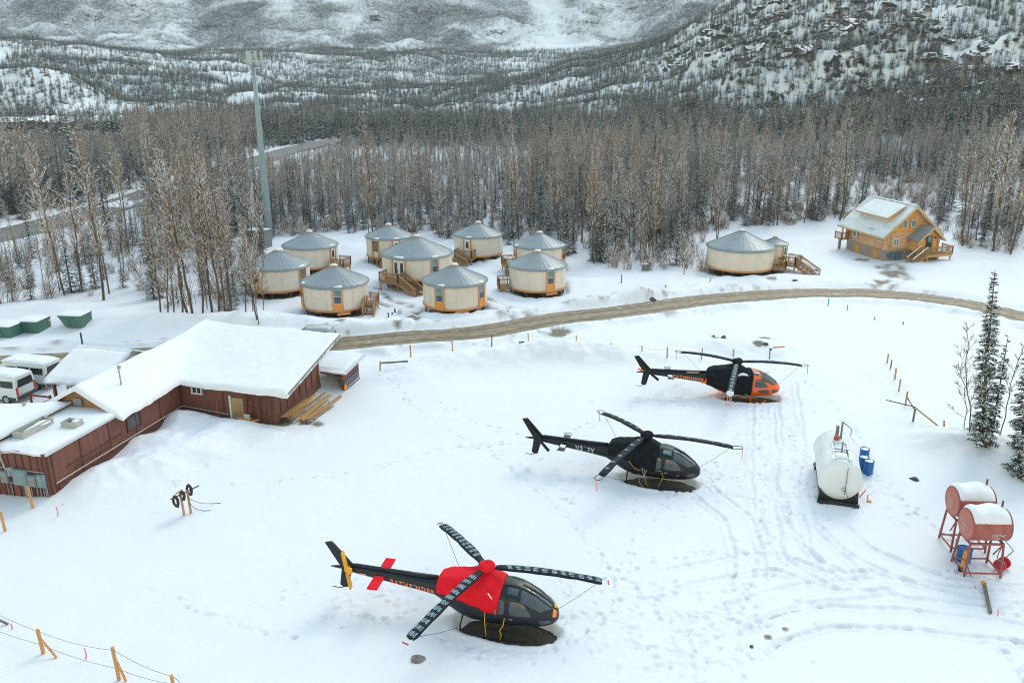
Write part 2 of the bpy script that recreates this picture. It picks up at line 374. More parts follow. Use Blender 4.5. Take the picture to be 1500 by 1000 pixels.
def ground(x, y):
    """finished height of the snow near the camp"""
    h = height(x, y)
    m = y < 240
    d, arc = seg_dist(x, y, ROAD)
    wv = fbm(x, y, 2.2, 3)
    bank = np.exp(-((d - 3.3 - (wv - .5) * 1.2) / .75) ** 2) * (.15 + .55 * wv)
    rr = 1 - sstep(2.0, 2.9, d)
    h = h * (1 - sstep(2.2, 5, -d + 5) * .0) + bank * m
    h = h * (1 - rr) + rr * (height_flat(x, y) - .12)
    for (sp, wd) in ((SPUR1, 1.3), (SPUR2, 1.4), (SPUR3, 1.6)):
        ds, _ = seg_dist(x, y, sp)
        rut = np.exp(-((ds - .8) / .28) ** 2)
        h = h + (1 - rr) * (np.exp(-((ds - 1.7) / .4) ** 2) * .12 * wv - rut * .14)
    dh, _ = seg_dist(x, y, HIGHWAY)
    q = 1 - sstep(5.0, 8.5, dh)
    h = h * (1 - q) + q * (-.15) + np.exp(-((dh - 8.5) / 1.6) ** 2) * .8 * wv
    h0 = h
    for (mx, my, rx, ry, rot, mh) in MOUNDS:
        a = (x - mx) * cos(rot) + (y - my) * sin(rot); b = -(x - mx) * sin(rot) + (y - my) * cos(rot)
        e = (a / rx) ** 2 + (b / ry) ** 2
        h = h + np.where(e < 9, np.exp(-e * .9) * mh * (.55 + .9 * fbm(x + mx, y, 1.6, 3)), 0)
    h = h0 * rr + h * (1 - rr)
    for (mx, my, rx, ry, rot, dp) in DIPS:
        a = (x - mx) * cos(rot) + (y - my) * sin(rot); b = -(x - mx) * sin(rot) + (y - my) * cos(rot)
        e = np.sqrt((a / rx) ** 2 + (b / ry) ** 2) + (fbm(x * 1.3, y * 1.3, .9, 2) - .5) * .25
        h = h - dp * (1 - sstep(.86, 1.08, e)) + .06 * np.exp(-((e - 1.22) / .14) ** 2)
    return h
def height_flat(x, y): return (fbm(x, y, 14, 3) - .5) * .30
def gz(x, y): return float(ground(np.array([float(x)]), np.array([float(y)]))[0])
def gpos(px, py, dz=0.0): g = G(px, py); return Vector((g.x, g.y, gz(g.x, g.y) + dz))

# --- near snow
def axis(lo, hi, a, b, fine, grow):
    v = list(np.arange(a, b + 1e-6, fine)); s = fine; p = b
    up = []
    while p < hi: s = min(s * grow, 3.0); p += s; up.append(p)
    s = fine; p = a; dn = []
    while p > lo: s = min(s * grow, 3.0); p -= s; dn.append(p)
    return np.array(dn[::-1] + v + up)
xs = axis(-230, 260, -24, 32, .11, 1.04); ys = axis(2, 246, 27, 70, .11, 1.022)
XX, YY = np.meshgrid(xs, ys, indexing='ij')
ZZ = ground(XX, YY)
rng = np.random.RandomState(11)
def stamp(cx, cy, ang, la, lb, dep, rim=.25):
    i0, i1 = np.searchsorted(xs, (cx - .7, cx + .7)); j0, j1 = np.searchsorted(ys, (cy - .7, cy + .7))
    if i1 - i0 < 2 or j1 - j0 < 2: return
    X = XX[i0:i1, j0:j1] - cx; Y = YY[i0:i1, j0:j1] - cy
    a = X * cos(ang) + Y * sin(ang); b = -X * sin(ang) + Y * cos(ang)
    e = (a / la) ** 2 + (b / lb) ** 2
    ZZ[i0:i1, j0:j1] += -dep * np.exp(-e ** 2) + rim * dep * np.exp(-((np.sqrt(e) - 1.6) / .4) ** 2)
for path in FOOT:
    for (x0, y0), (x1, y1) in zip(path[:-1], path[1:]):
        L = math.hypot(x1 - x0, y1 - y0); a = math.atan2(y1 - y0, x1 - x0); n = max(1, int(L / .45))
        for k in range(n):
            for rep in range(rng.randint(1, 3)):
                t = (k + rng.rand() * .9) / n; sd_ = (.13 if (k + rep) % 2 else -.13) + rng.normal() * .16
                stamp(x0 + (x1 - x0) * t - sin(a) * sd_, y0 + (y1 - y0) * t + cos(a) * sd_, a + rng.normal() * .3, .17 * rng.uniform(.8, 1.3), .10 * rng.uniform(.8, 1.2), .03 + .085 * rng.rand() ** 1.5)
for path in TRACK:
    for off in (-.75, .75):
        acc = 0
        for (x0, y0), (x1, y1) in zip(path[:-1], path[1:]):
            L = math.hypot(x1 - x0, y1 - y0); a = math.atan2(y1 - y0, x1 - x0); n = max(1, int(L / .2))
            for k in range(n):
                t = k / n; w = off + .06 * sin((acc + t * L) * 1.7)
                stamp(x0 + (x1 - x0) * t - sin(a) * w, y0 + (y1 - y0) * t + cos(a) * w, a, .22, .16, .055 * (.5 + rng.rand()), .4)
            acc += L
for (px, py, rx, ry) in TRAMP:
    g = G(px, py)
    for k in range(int(rx * ry * 4.5)):
        u, w = rng.normal(size=2) * .55
        stamp(g.x + u * rx, g.y + w * ry, rng.rand() * 6.3, .10 + .16 * rng.rand(), .07 + .05 * rng.rand(), .015 + .065 * rng.rand(), .5)
for (mx, my, rx, ry, rot, dp) in DIPS[:3]:
    a = (XX - mx) * cos(rot) + (YY - my) * sin(rot); b = -(XX - mx) * sin(rot) + (YY - my) * cos(rot)
    e = np.sqrt((a / rx) ** 2 + (b / ry) ** 2); w = e < .98
    ZZ[w] = np.minimum(ZZ[w], ground(XX[w], YY[w])) - .10
nx, ny = len(xs), len(ys)
ii = np.arange(nx * ny).reshape(nx, ny)
F = np.stack([ii[:-1, :-1], ii[1:, :-1], ii[1:, 1:], ii[:-1, 1:]], -1).reshape(-1, 4)
V = np.stack([XX, YY, ZZ], -1).reshape(-1, 3)
# bare-earth mask carried by the mesh
def dirt_mask(x, y):
    n = fbm(x, y, 1.1, 4); m = np.zeros_like(x)
    d, _ = seg_dist(x, y, ROAD); m = np.maximum(m, sstep(.62, .8, n) * np.exp(-((d - 3.0) / 1.4) ** 2) * .7)
    for sp in (SPUR1, SPUR2, SPUR3):
        ds, _ = seg_dist(x, y, sp); m = np.maximum(m, np.exp(-((ds - .8) / .42) ** 2) * sstep(.36, .58, n) * .95)
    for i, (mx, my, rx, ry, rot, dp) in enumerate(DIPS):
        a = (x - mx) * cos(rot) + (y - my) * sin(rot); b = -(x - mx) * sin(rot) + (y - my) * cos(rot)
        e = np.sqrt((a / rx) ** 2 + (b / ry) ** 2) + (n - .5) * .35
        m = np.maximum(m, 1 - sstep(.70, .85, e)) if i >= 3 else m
    dt, _ = seg_dist(x, y, TRACK[4]); m = np.maximum(m, np.exp(-((dt - .75) / .10) ** 2) * sstep(.56, .70, fbm(x, y, .5, 3)) * .6 * (x > 6) * (x < 19))
    for (px, py, r) in [(601, 468, .9), (930, 432, 1.2), (935, 428, .8), (1120, 497, .5), (1110, 515, .45), (1050, 497, .6), (1060, 500, .45), (820, 488, 1.2), (805, 466, 1.6), (830, 462, 1.2), (500, 484, .6),
                        (1310, 402, 1.6), (1290, 412, 1.0), (1330, 408, .9), (1262, 380, .9), (1290, 394, .8), (1130, 412, .6), (1165, 413, .5), (455, 620, 1.0), (420, 622, .9), (1125, 932, .16), (1150, 920, .14)]:
        g = G(px, py); e = np.hypot(x - g.x, (y - g.y)) / r
        m = np.maximum(m, sstep(.42, .62, n + .35 * (1 - e)) * (1 - sstep(.8, 1.5, e)))
    return m
dm = dirt_mask(XX, YY).ravel()

def snow_ground_material(name, far=False):
    m = bpy.data.materials.new(name); m.use_nodes = True
    n, l = m.node_tree.nodes, m.node_tree.links; b = n['Principled BSDF']
    b.inputs['Roughness'].default_value = .6; b.inputs['Specular IOR Level'].default_value = .25
    tc = n.new('ShaderNodeTexCoord')
    at = n.new('ShaderNodeAttribute'); at.attribute_name = 'dirt'
    nz = n.new('ShaderNodeTexNoise'); nz.inputs['Scale'].default_value = .6; nz.inputs['Detail'].default_value = 6; l.new(tc.outputs['Object'], nz.inputs['Vector'])
    mxs = n.new('ShaderNodeMix'); mxs.data_type = 'RGBA'; mxs.inputs[6].default_value = (.735, .725, .77, 1); mxs.inputs[7].default_value = (.78, .765, .80, 1); l.new(nz.outputs['Fac'], mxs.inputs[0])
    nd = n.new('ShaderNodeTexNoise'); nd.inputs['Scale'].default_value = 3; nd.inputs['Detail'].default_value = 6; l.new(tc.outputs['Object'], nd.inputs['Vector'])
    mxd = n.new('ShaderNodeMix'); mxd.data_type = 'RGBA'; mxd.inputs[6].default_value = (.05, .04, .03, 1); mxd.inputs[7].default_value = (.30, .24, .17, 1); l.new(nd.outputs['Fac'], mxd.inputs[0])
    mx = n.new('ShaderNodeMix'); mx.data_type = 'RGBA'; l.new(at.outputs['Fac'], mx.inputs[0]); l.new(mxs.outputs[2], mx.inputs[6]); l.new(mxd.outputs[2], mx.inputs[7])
    l.new(mx.outputs[2], b.inputs['Base Color'])
    n2 = n.new('ShaderNodeTexNoise'); n2.inputs['Scale'].default_value = 1.6; n2.inputs['Detail'].default_value = 8; n2.inputs['Roughness'].default_value = .62; l.new(tc.outputs['Object'], n2.inputs['Vector'])
    bp = n.new('ShaderNodeBump'); bp.inputs['Strength'].default_value = .35; bp.inputs['Distance'].default_value = .12; l.new(n2.outputs['Fac'], bp.inputs['Height']); l.new(bp.outputs[0], b.inputs['Normal'])
    return m
def attr(me, name, vals, typ='FLOAT'):
    a = me.attributes.new(name, typ, 'POINT'); a.data.foreach_set('value', np.asarray(vals))
GSNOW = snow_ground_material('ground_snow')
me = mesh_np('snow_ground', V, F, [GSNOW]); attr(me, 'dirt', dm.astype(np.float32))
tag(link('snow_ground', me), 'white snow field trodden with footprints and tyre tracks', None, None, 'structure')

# --- hillside and mountain
def hill_material(name):
    m = bpy.data.materials.new(name); m.use_nodes = True
    n, l = m.node_tree.nodes, m.node_tree.links; b = n['Principled BSDF']; b.inputs['Roughness'].default_value = .8; b.inputs['Specular IOR Level'].default_value = .1
    tc = n.new('ShaderNodeTexCoord'); ge = n.new('ShaderNodeNewGeometry'); sp = n.new('ShaderNodeSeparateXYZ'); l.new(ge.outputs['Normal'], sp.inputs[0])
    nz = n.new('ShaderNodeTexNoise'); nz.inputs['Scale'].default_value = .30; nz.inputs['Detail'].default_value = 9; nz.inputs['Roughness'].default_value = .7; l.new(tc.outputs['Object'], nz.inputs['Vector'])
    ad = n.new('ShaderNodeMath'); ad.operation = 'MULTIPLY_ADD'; ad.inputs[1].default_value = .9; l.new(nz.outputs['Fac'], ad.inputs[0]); l.new(sp.outputs['Z'], ad.inputs[2])
    mr = n.new('ShaderNodeMapRange'); mr.inputs[1].default_value = 1.05; mr.inputs[2].default_value = 1.13; l.new(ad.outputs[0], mr.inputs[0])
    at = n.new('ShaderNodeAttribute'); at.attribute_name = 'dirt'
    # brush showing through the snow
    nb = n.new('ShaderNodeTexNoise'); nb.inputs['Scale'].default_value = .33; nb.inputs['Detail'].default_value = 9; nb.inputs['Roughness'].default_value = .85; l.new(tc.outputs['Object'], nb.inputs['Vector'])
    mb = n.new('ShaderNodeMath'); mb.operation = 'MULTIPLY_ADD'; mb.inputs[1].default_value = 1.0; l.new(nb.outputs['Fac'], mb.inputs[0])
    sb = n.new('ShaderNodeMath'); sb.operation = 'MULTIPLY_ADD'; sb.inputs[1].default_value = .42; sb.inputs[2].default_value = -.42; l.new(at.outputs['Fac'], sb.inputs[0]); l.new(sb.outputs[0], mb.inputs[2])
    mrb = n.new('ShaderNodeMapRange'); mrb.inputs[1].default_value = .40; mrb.inputs[2].default_value = .60; l.new(mb.outputs[0], mrb.inputs[0])
    mx1 = n.new('ShaderNodeMix'); mx1.data_type = 'RGBA'; mx1.inputs[6].default_value = (.775, .785, .81, 1); mx1.inputs[7].default_value = (.068, .07, .08, 1); l.new(mrb.outputs[0], mx1.inputs[0])
    nr = n.new('ShaderNodeTexNoise'); nr.inputs['Scale'].default_value = .4; nr.inputs['Detail'].default_value = 6; l.new(tc.outputs['Object'], nr.inputs['Vector'])
    mxr = n.new('ShaderNodeMix'); mxr.data_type = 'RGBA'; mxr.inputs[6].default_value = (.022, .024, .03, 1); mxr.inputs[7].default_value = (.085, .08, .085, 1); l.new(nr.outputs['Fac'], mxr.inputs[0])
    mx2 = n.new('ShaderNodeMix'); mx2.data_type = 'RGBA'; l.new(mr.outputs[0], mx2.inputs[0]); l.new(mxr.outputs[2], mx2.inputs[6]); l.new(mx1.outputs[2], mx2.inputs[7])
    l.new(mx2.outputs[2], b.inputs['Base Color'])
    bp = n.new('ShaderNodeBump'); bp.inputs['Strength'].default_value = .5; bp.inputs['Distance'].default_value = 1.0; l.new(nz.outputs['Fac'], bp.inputs['Height']); l.new(bp.outputs[0], b.inputs['Normal'])
    return m
HILLM = hill_material('snowy_hillside')
def sheet(name, xs, ys, label, dz=0.0, brush=None):
    X, Y = np.meshgrid(xs, ys, indexing='ij'); Z = height(X, Y) + dz
    if ys[0] < 700: dh, _ = seg_dist(X, Y, HIGHWAY); Z = Z - (1 - sstep(5, 9, dh)) * .5
    nx, ny = len(xs), len(ys); ii = np.arange(nx * ny).reshape(nx, ny)
    F = np.stack([ii[:-1, :-1], ii[1:, :-1], ii[1:, 1:], ii[:-1, 1:]], -1).reshape(-1, 4)
    me = mesh_np(name, np.stack([X, Y, Z], -1).reshape(-1, 3), F, [HILLM])
    attr(me, 'dirt', brush(X, Y).ravel().astype(np.float32))
    return tag(link(name, me), label, None, None, 'structure')
def b_hill(x, y):
    return np.clip(.62 + .5 * (fbm(x, y, 50, 3) - .5) * 2, 0, 1)
def b_mtn(x, y):
    return np.clip(.95 + 1.2 * (fbm(x, y, 70, 4) - .5), 0, 1.15) * (1 - snowfield(x, y)) * (1 - .45 * sstep(1400, 2000, y))
xs2 = np.r_[np.arange(-700, -420, 8), np.arange(-420, 480, 2.6), np.arange(480, 900, 8)]; ys2 = np.arange(241, 700, 2.6)
sheet('hillside', xs2, ys2, 'snowy rocky hillside behind the valley forest', -.25, b_hill)
xs3 = np.r_[np.arange(-2300, -760, 25), np.arange(-760, 820, 5.0), np.arange(820, 2400, 25)]
ys3 = np.r_[np.arange(697.5, 1120, 6), np.arange(1120, 1480, 4.0), np.arange(1480, 2600, 20)]
sheet('mountain', xs3, ys3, 'far snow covered mountain with grey brush', -.3, b_mtn)
xs4 = np.r_[np.arange(-2300, -225, 30), np.array([-225.])]; ys4 = np.r_[np.arange(-600, 250, 30), 250]
for sgn, xr in ((-1, np.linspace(-2300, -226, 60)), (1, np.linspace(256, 2400, 60))):
    sheet('valley_floor', xr, np.linspace(-600, 262, 40), 'snow covered valley floor', -.45, lambda x, y: x * 0 + .3)
for xr in (np.linspace(-2300, -690, 40), np.linspace(890, 2400, 40)):
    sheet('hillside', xr, np.linspace(240, 715, 40), 'snowy slope beyond the forest', -.45, b_hill)
sheet('valley_floor', np.linspace(-230, 260, 20), np.linspace(-600, 3, 20), 'snow covered valley floor', -.2, lambda x, y: x * 0)

# --- roads as their own sheets, lying in the swept bed
def ribbon(name, path, half, dz, m, label, jit=.35, step=.8, kind='structure'):
    P = [Vector(p) for p in path]; R = []
    for a, b in zip(P[:-1], P[1:]):
        n = max(1, int((b - a).length / step))
        for k in range(n): R.append(a.lerp(b, k / n))
    R.append(P[-1]); NV = 8; vs = []
    for i, p in enumerate(R):
        d = (R[min(i + 1, len(R) - 1)] - R[max(i - 1, 0)]).normalized(); nrm = Vector((-d.y, d.x))
        for k in range(NV + 1):
            t = k / NV * 2 - 1
            w = half * (1 + (float(fbm(np.array([i * .35 + (90 if t > 0 else 0)]), np.array([3.0]), 1.5, 3)[0]) - .5) * 2 * jit)
            q = p + nrm * t * w; vs.append((q.x, q.y, t))
    vs = np.array(vs); z = height_flat(vs[:, 0], vs[:, 1]) if dz is not None else 0
    rut = -.05 * np.exp(-((np.abs(vs[:, 2]) - .42) / .16) ** 2)
    V = np.c_[vs[:, 0], vs[:, 1], z + (dz or 0) + rut]
    n = len(R); ii = np.arange(n * (NV + 1)).reshape(n, NV + 1)
    F = np.stack([ii[:-1, :-1], ii[1:, :-1], ii[1:, 1:], ii[:-1, 1:]], -1).reshape(-1, 4)
    me = mesh_np(name, V, F, [m]); attr(me, 'lane', vs[:, 2].astype(np.float32))
    return tag(link(name, me), label, None, None, kind)
def mud_material():
    m = mat('mud_road', (.20, .135, .075), .6, col2=(.39, .285, .175), scale=1.3, bump=.9, bscale=4)
    n, l = m.node_tree.nodes, m.node_tree.links; b = n['Principled BSDF']; base = b.inputs['Base Color'].links[0].from_socket
    at = n.new('ShaderNodeAttribute'); at.attribute_name = 'lane'; ab = n.new('ShaderNodeMath'); ab.operation = 'ABSOLUTE'; l.new(at.outputs['Fac'], ab.inputs[0])
    tc = n.new('ShaderNodeTexCoord'); nz = n.new('ShaderNodeTexNoise'); nz.inputs['Scale'].default_value = .5; nz.inputs['Detail'].default_value = 6; l.new(tc.outputs['Object'], nz.inputs['Vector'])
    ad = n.new('ShaderNodeMath'); ad.operation = 'MULTIPLY_ADD'; ad.inputs[1].default_value = .5; l.new(nz.outputs['Fac'], ad.inputs[0]); l.new(ab.outputs[0], ad.inputs[2])
    cr = n.new('ShaderNodeValToRGB'); e = cr.color_ramp.elements; e[0].position = .30; e[0].color = (.75, .75, .75, 1); e[1].position = 1.18; e[1].color = (.9, .9, .9, 1)
    for p_, v in ((.46, .95), (.58, .36), (.70, .42), (.80, .85), (.95, .5), (1.05, .9)): q = e.new(min(p_, 1)); q.color = (v, v, v, 1)
    l.new(ad.outputs[0], cr.inputs[0]); mx = n.new('ShaderNodeMix'); mx.data_type = 'RGBA'; mx.blend_type = 'MULTIPLY'; mx.inputs[0].default_value = 1
    l.new(base, mx.inputs[6]); l.new(cr.outputs[0], mx.inputs[7])
    # slushy snow left on the crown of the road
    n3 = n.new('ShaderNodeTexNoise'); n3.inputs['Scale'].default_value = 1.1; n3.inputs['Detail'].default_value = 7; l.new(tc.outputs['Object'], n3.inputs['Vector'])
    mr = n.new('ShaderNodeMapRange'); mr.inputs[1].default_value = .66; mr.inputs[2].default_value = .76; l.new(n3.outputs['Fac'], mr.inputs[0])
    m2 = n.new('ShaderNodeMix'); m2.data_type = 'RGBA'; l.new(mr.outputs[0], m2.inputs[0]); l.new(mx.outputs[2], m2.inputs[6]); m2.inputs[7].default_value = (.5, .47, .43, 1)
    l.new(m2.outputs[2], b.inputs['Base Color']); return m
ribbon('dirt_road', ROAD, 2.3, -.06, mud_material(), 'rutted brown mud road curving past the yurts', .28)
ASPH = mat('worn_asphalt', (.11, .10, .095), .8, col2=(.24, .22, .20), scale=.8, bump=.3, bscale=4)
ribbon('highway', HIGHWAY, 4.6, -.08, ASPH, 'two lane highway curving away through the bare trees', .06, 2.0)
# cut bank of the far road
P = [Vector(p) for p in FARROAD]; mb = MB()
for i, (a, b) in enumerate(zip(P[:-1], P[1:])):
    for k in range(3):
        p = a.lerp(b, k / 3); q = a.lerp(b, (k + 1) / 3)
        za, zb = height(np.array([p.x, q.x]), np.array([p.y, q.y]))
        ja, jb = (float(vnoise(np.array([i * 3 + k + d + .5]), np.array([2.2]))[0]) for d in (0, 1))
        ha, hb = 1.6 + ja * 1.6, 1.6 + jb * 1.6
        mb.add([(p.x, p.y, za - 1), (q.x, q.y, zb - 1), (q.x, q.y + 1.2, zb + hb), (p.x, p.y + 1.2, za + ha)], [(0, 1, 2, 3)], 0)
        mb.add([(p.x, p.y + 1.1, za + ha), (q.x, q.y + 1.1, zb + hb), (q.x, q.y + 12, zb + hb + 1.2), (p.x, p.y + 12, za + ha + 1.2), (q.x, q.y + 26, zb - 1), (p.x, p.y + 26, za - 1)], [(0, 1, 2, 3), (3, 2, 4, 5)], 1)
tag(mb.build('road_embankment', [mat('cut_earth', (.11, .07, .045), .9, var=.4, scale=.6), SNOW]), 'brown cut earth bank topped with snow beyond the trees', None, None, 'structure')
# melted bare ground under each helicopter
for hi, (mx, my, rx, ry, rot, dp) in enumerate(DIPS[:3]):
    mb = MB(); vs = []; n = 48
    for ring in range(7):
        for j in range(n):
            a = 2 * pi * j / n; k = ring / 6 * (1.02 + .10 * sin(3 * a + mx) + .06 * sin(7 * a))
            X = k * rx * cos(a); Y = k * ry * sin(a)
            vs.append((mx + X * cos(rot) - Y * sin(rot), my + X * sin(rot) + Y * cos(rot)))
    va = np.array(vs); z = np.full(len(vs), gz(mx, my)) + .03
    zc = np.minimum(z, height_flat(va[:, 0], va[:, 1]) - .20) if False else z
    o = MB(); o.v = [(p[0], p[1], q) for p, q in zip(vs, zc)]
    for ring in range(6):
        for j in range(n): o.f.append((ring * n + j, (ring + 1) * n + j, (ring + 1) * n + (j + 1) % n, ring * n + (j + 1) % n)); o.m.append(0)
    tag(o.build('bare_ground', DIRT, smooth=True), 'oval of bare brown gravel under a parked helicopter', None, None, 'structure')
# ------------------------------------------------------------------ helicopters
NAVY = mat('navy_black_paint', (.010, .0145, .022), .33, var=.15, scale=1.5, spec=.38)
BLKPAINT = mat('black_paint', (.008, .011, .015), .36, var=.2, scale=1.5, spec=.32)
ORANGEP = mat('orange_paint', (.90, .13, .012), .3, var=.05, scale=1.5, coat=.3)
REDCLOTH = mat('red_cover_cloth', (.74, .010, .024), .7, var=.10, scale=3, bump=.5, bscale=4, spec=.12)
BLKCLOTH = mat('black_cover_cloth', (.008, .011, .015), .75, var=.35, scale=3, bump=.6, bscale=4, spec=.10)
BLADECLOTH = mat('blade_cover_cloth', (.009, .013, .019), .6, var=.4, scale=5, bump=.5, bscale=7, spec=.2)
YELLOWCLOTH = mat('yellow_cover', (.80, .36, .01), .55, var=.08)
STRAPY = mat('yellow_strap', (.66, .36, .02), .6, var=.1)
STRAPO = mat('ochre_strap', (.50, .24, .03), .6, var=.1)
ROPE = mat('grey_rope', (.10, .11, .12), .8, var=.1)
PALEMESH = mat('frosted_mesh', (.10, .16, .21), .7, col2=(.42, .54, .62), scale=14)
REDM = mat('red_metal', (.55, .03, .04), .5, var=.1)
CABINDARK = mat('cabin_interior', (.03, .03, .032), .7, var=.2)
PINKTAPE = mat('pink_tape', (.85, .25, .28), .6, var=.05)
LETO = mat('orange_letters', (.92, .24, .07), .5, var=.0)
LETG = mat('grey_letters', (.42, .45, .46), .5, var=.0)
BODY = np.array([  # x, z bottom, z top, half width, exponent
    (3.36, .98, 1.14, .08, 2), (3.30, .86, 1.34, .28, 2), (3.13, .75, 1.54, .50, 2.1), (2.82, .66, 1.80, .70, 2.2), (2.42, .60, 2.08, .84, 2.4), (1.95, .57, 2.32, .92, 2.5), (1.60, .56, 2.45, .95, 2.7),
    (1.2, .56, 2.52, .96, 2.9), (.6, .57, 2.53, .96, 3.0), (0, .60, 2.50, .94, 3.0), (-.6, .66, 2.42, .90, 3.0), (-1.2, .82, 2.36, .78, 2.8), (-1.7, 1.06, 2.30, .62, 2.6), (-2.1, 1.28, 2.24, .46, 2.4), (-2.45, 1.44, 2.2, .36, 2.2)])
def bsec(x):
    xs_ = BODY[::-1, 0]; return [float(np.interp(x, xs_, BODY[::-1, k])) for k in range(1, 5)]
def bpt(x, th, off=0.0):
    zb, zt, hw, n = bsec(x); c, s = cos(th), sin(th); zc = (zb + zt) / 2; hh = (zt - zb) / 2
    zc = zb + (zt - zb) * .47; hh = (zt - zc) if s >= 0 else (zc - zb)
    e = 2 / n
    return Vector((x, (hw + off) * math.copysign(abs(c) ** e, c), zc + (hh + off) * math.copysign(abs(s) ** e, s)))
def side_y(x, z, off=.012):
    zb, zt, hw, n = bsec(x); zc = zb + (zt - zb) * .47; hh = (zt - zc) if z >= zc else (zc - zb)
    q = min(abs(z - zc) / hh, .999); return (hw) * (1 - q ** n) ** (1 / n) + off
def loft(name, f, xs_, nth, mats, parent, th0=0.0, th1=2 * pi, fm=None, cap=True):
    mb = MB(); n = len(xs_); full = abs(th1 - th0 - 2 * pi) < 1e-6; m = nth if full else nth + 1
    for x in xs_:
        for j in range(m): mb.v.append(tuple(f(x, th0 + (th1 - th0) * j / nth)))
    for i in range(n - 1):
        for j in range(nth):
            k = (j + 1) % m
            mb.f.append((i * m + j, (i + 1) * m + j, (i + 1) * m + k, i * m + k)); mb.m.append(fm((xs_[i] + xs_[i + 1]) / 2) if fm else 0)
    if full and cap:
        mb.f.append(tuple(range(m))); mb.m.append(fm(xs_[0]) if fm else 0)
        mb.f.append(tuple(reversed(range((n - 1) * m, n * m)))); mb.m.append(fm(xs_[-1]) if fm else 0)
    return mb.build(name, mats, parent, smooth=True)
def side_patch(name, quad, sgn, m, parent, off=.012, nu=8, nv=5, rnd=.10):
    """window on the cabin side: quad of (x, z), corners rounded"""
    mb = MB(); (x0, z0), (x1, z1), (x2, z2), (x3, z3) = quad
    ring = []
    def bil(u, v): return ((x0 * (1 - u) + x1 * u) * (1 - v) + (x3 * (1 - u) + x2 * u) * v, (z0 * (1 - u) + z1 * u) * (1 - v) + (z3 * (1 - u) + z2 * u) * v)
    def f(u, v):
        # squeeze the rectangle into a superellipse for rounded corners
        a, b = u * 2 - 1, v * 2 - 1; k = 1 - rnd * (a * a) * (b * b)
        x, z = bil((a * k + 1) / 2, (b * k + 1) / 2); return (x, sgn * side_y(x, z, off), z)
    mb.grid(f, nu, nv); return mb.build(name, m, parent, smooth=True)
def top_patch(name, xa, xb, tha, thb, m, parent, off=.012, n=10):
    """pane lying on the nose or roof: x range, angle range (may vary along x)"""
    mb = MB()
    def f(u, v):
        x = xa + (xb - xa) * u; a = tha(u) if callable(tha) else tha; b = thb(u) if callable(thb) else thb
        return bpt(x, a + (b - a) * v, off)
    mb.grid(f, n, n); return mb.build(name, m, parent, smooth=True)
def lettering(name, text, m, parent, x0, x1, zc, hgt, slope, ysurf, sgn=-1):
    cu = bpy.data.curves.new(name, 'FONT'); cu.body = text; cu.align_x = 'LEFT'; cu.extrude = .004; cu.size = 1.0; cu.space_character = 1.25; cu.offset = .035
    tmp = bpy.data.objects.new(name, cu); C.objects.link(tmp); dg = bpy.context.evaluated_depsgraph_get()
    me = bpy.data.meshes.new_from_object(tmp.evaluated_get(dg)); bpy.data.objects.remove(tmp); bpy.data.curves.remove(cu)
    co = np.array([v.co[:] for v in me.vertices]); lo, hi = co.min(0), co.max(0)
    u = (co[:, 0] - lo[0]) / (hi[0] - lo[0]); v = (co[:, 1] - lo[1]) / (hi[1] - lo[1])
    x = x0 + (x1 - x0) * u; z = zc + slope * (x - (x0 + x1) / 2) + (v - .5) * hgt
    y = np.array([sgn * (ysurf(a, b) + .006) for a, b in zip(x, z)]) + sgn * (co[:, 2] - lo[2])
    me.vertices.foreach_set('co', np.c_[x, y, z].astype(np.float32).ravel()); me.materials.clear(); me.materials.append(m); me.update()
    return link(name, me, parent)
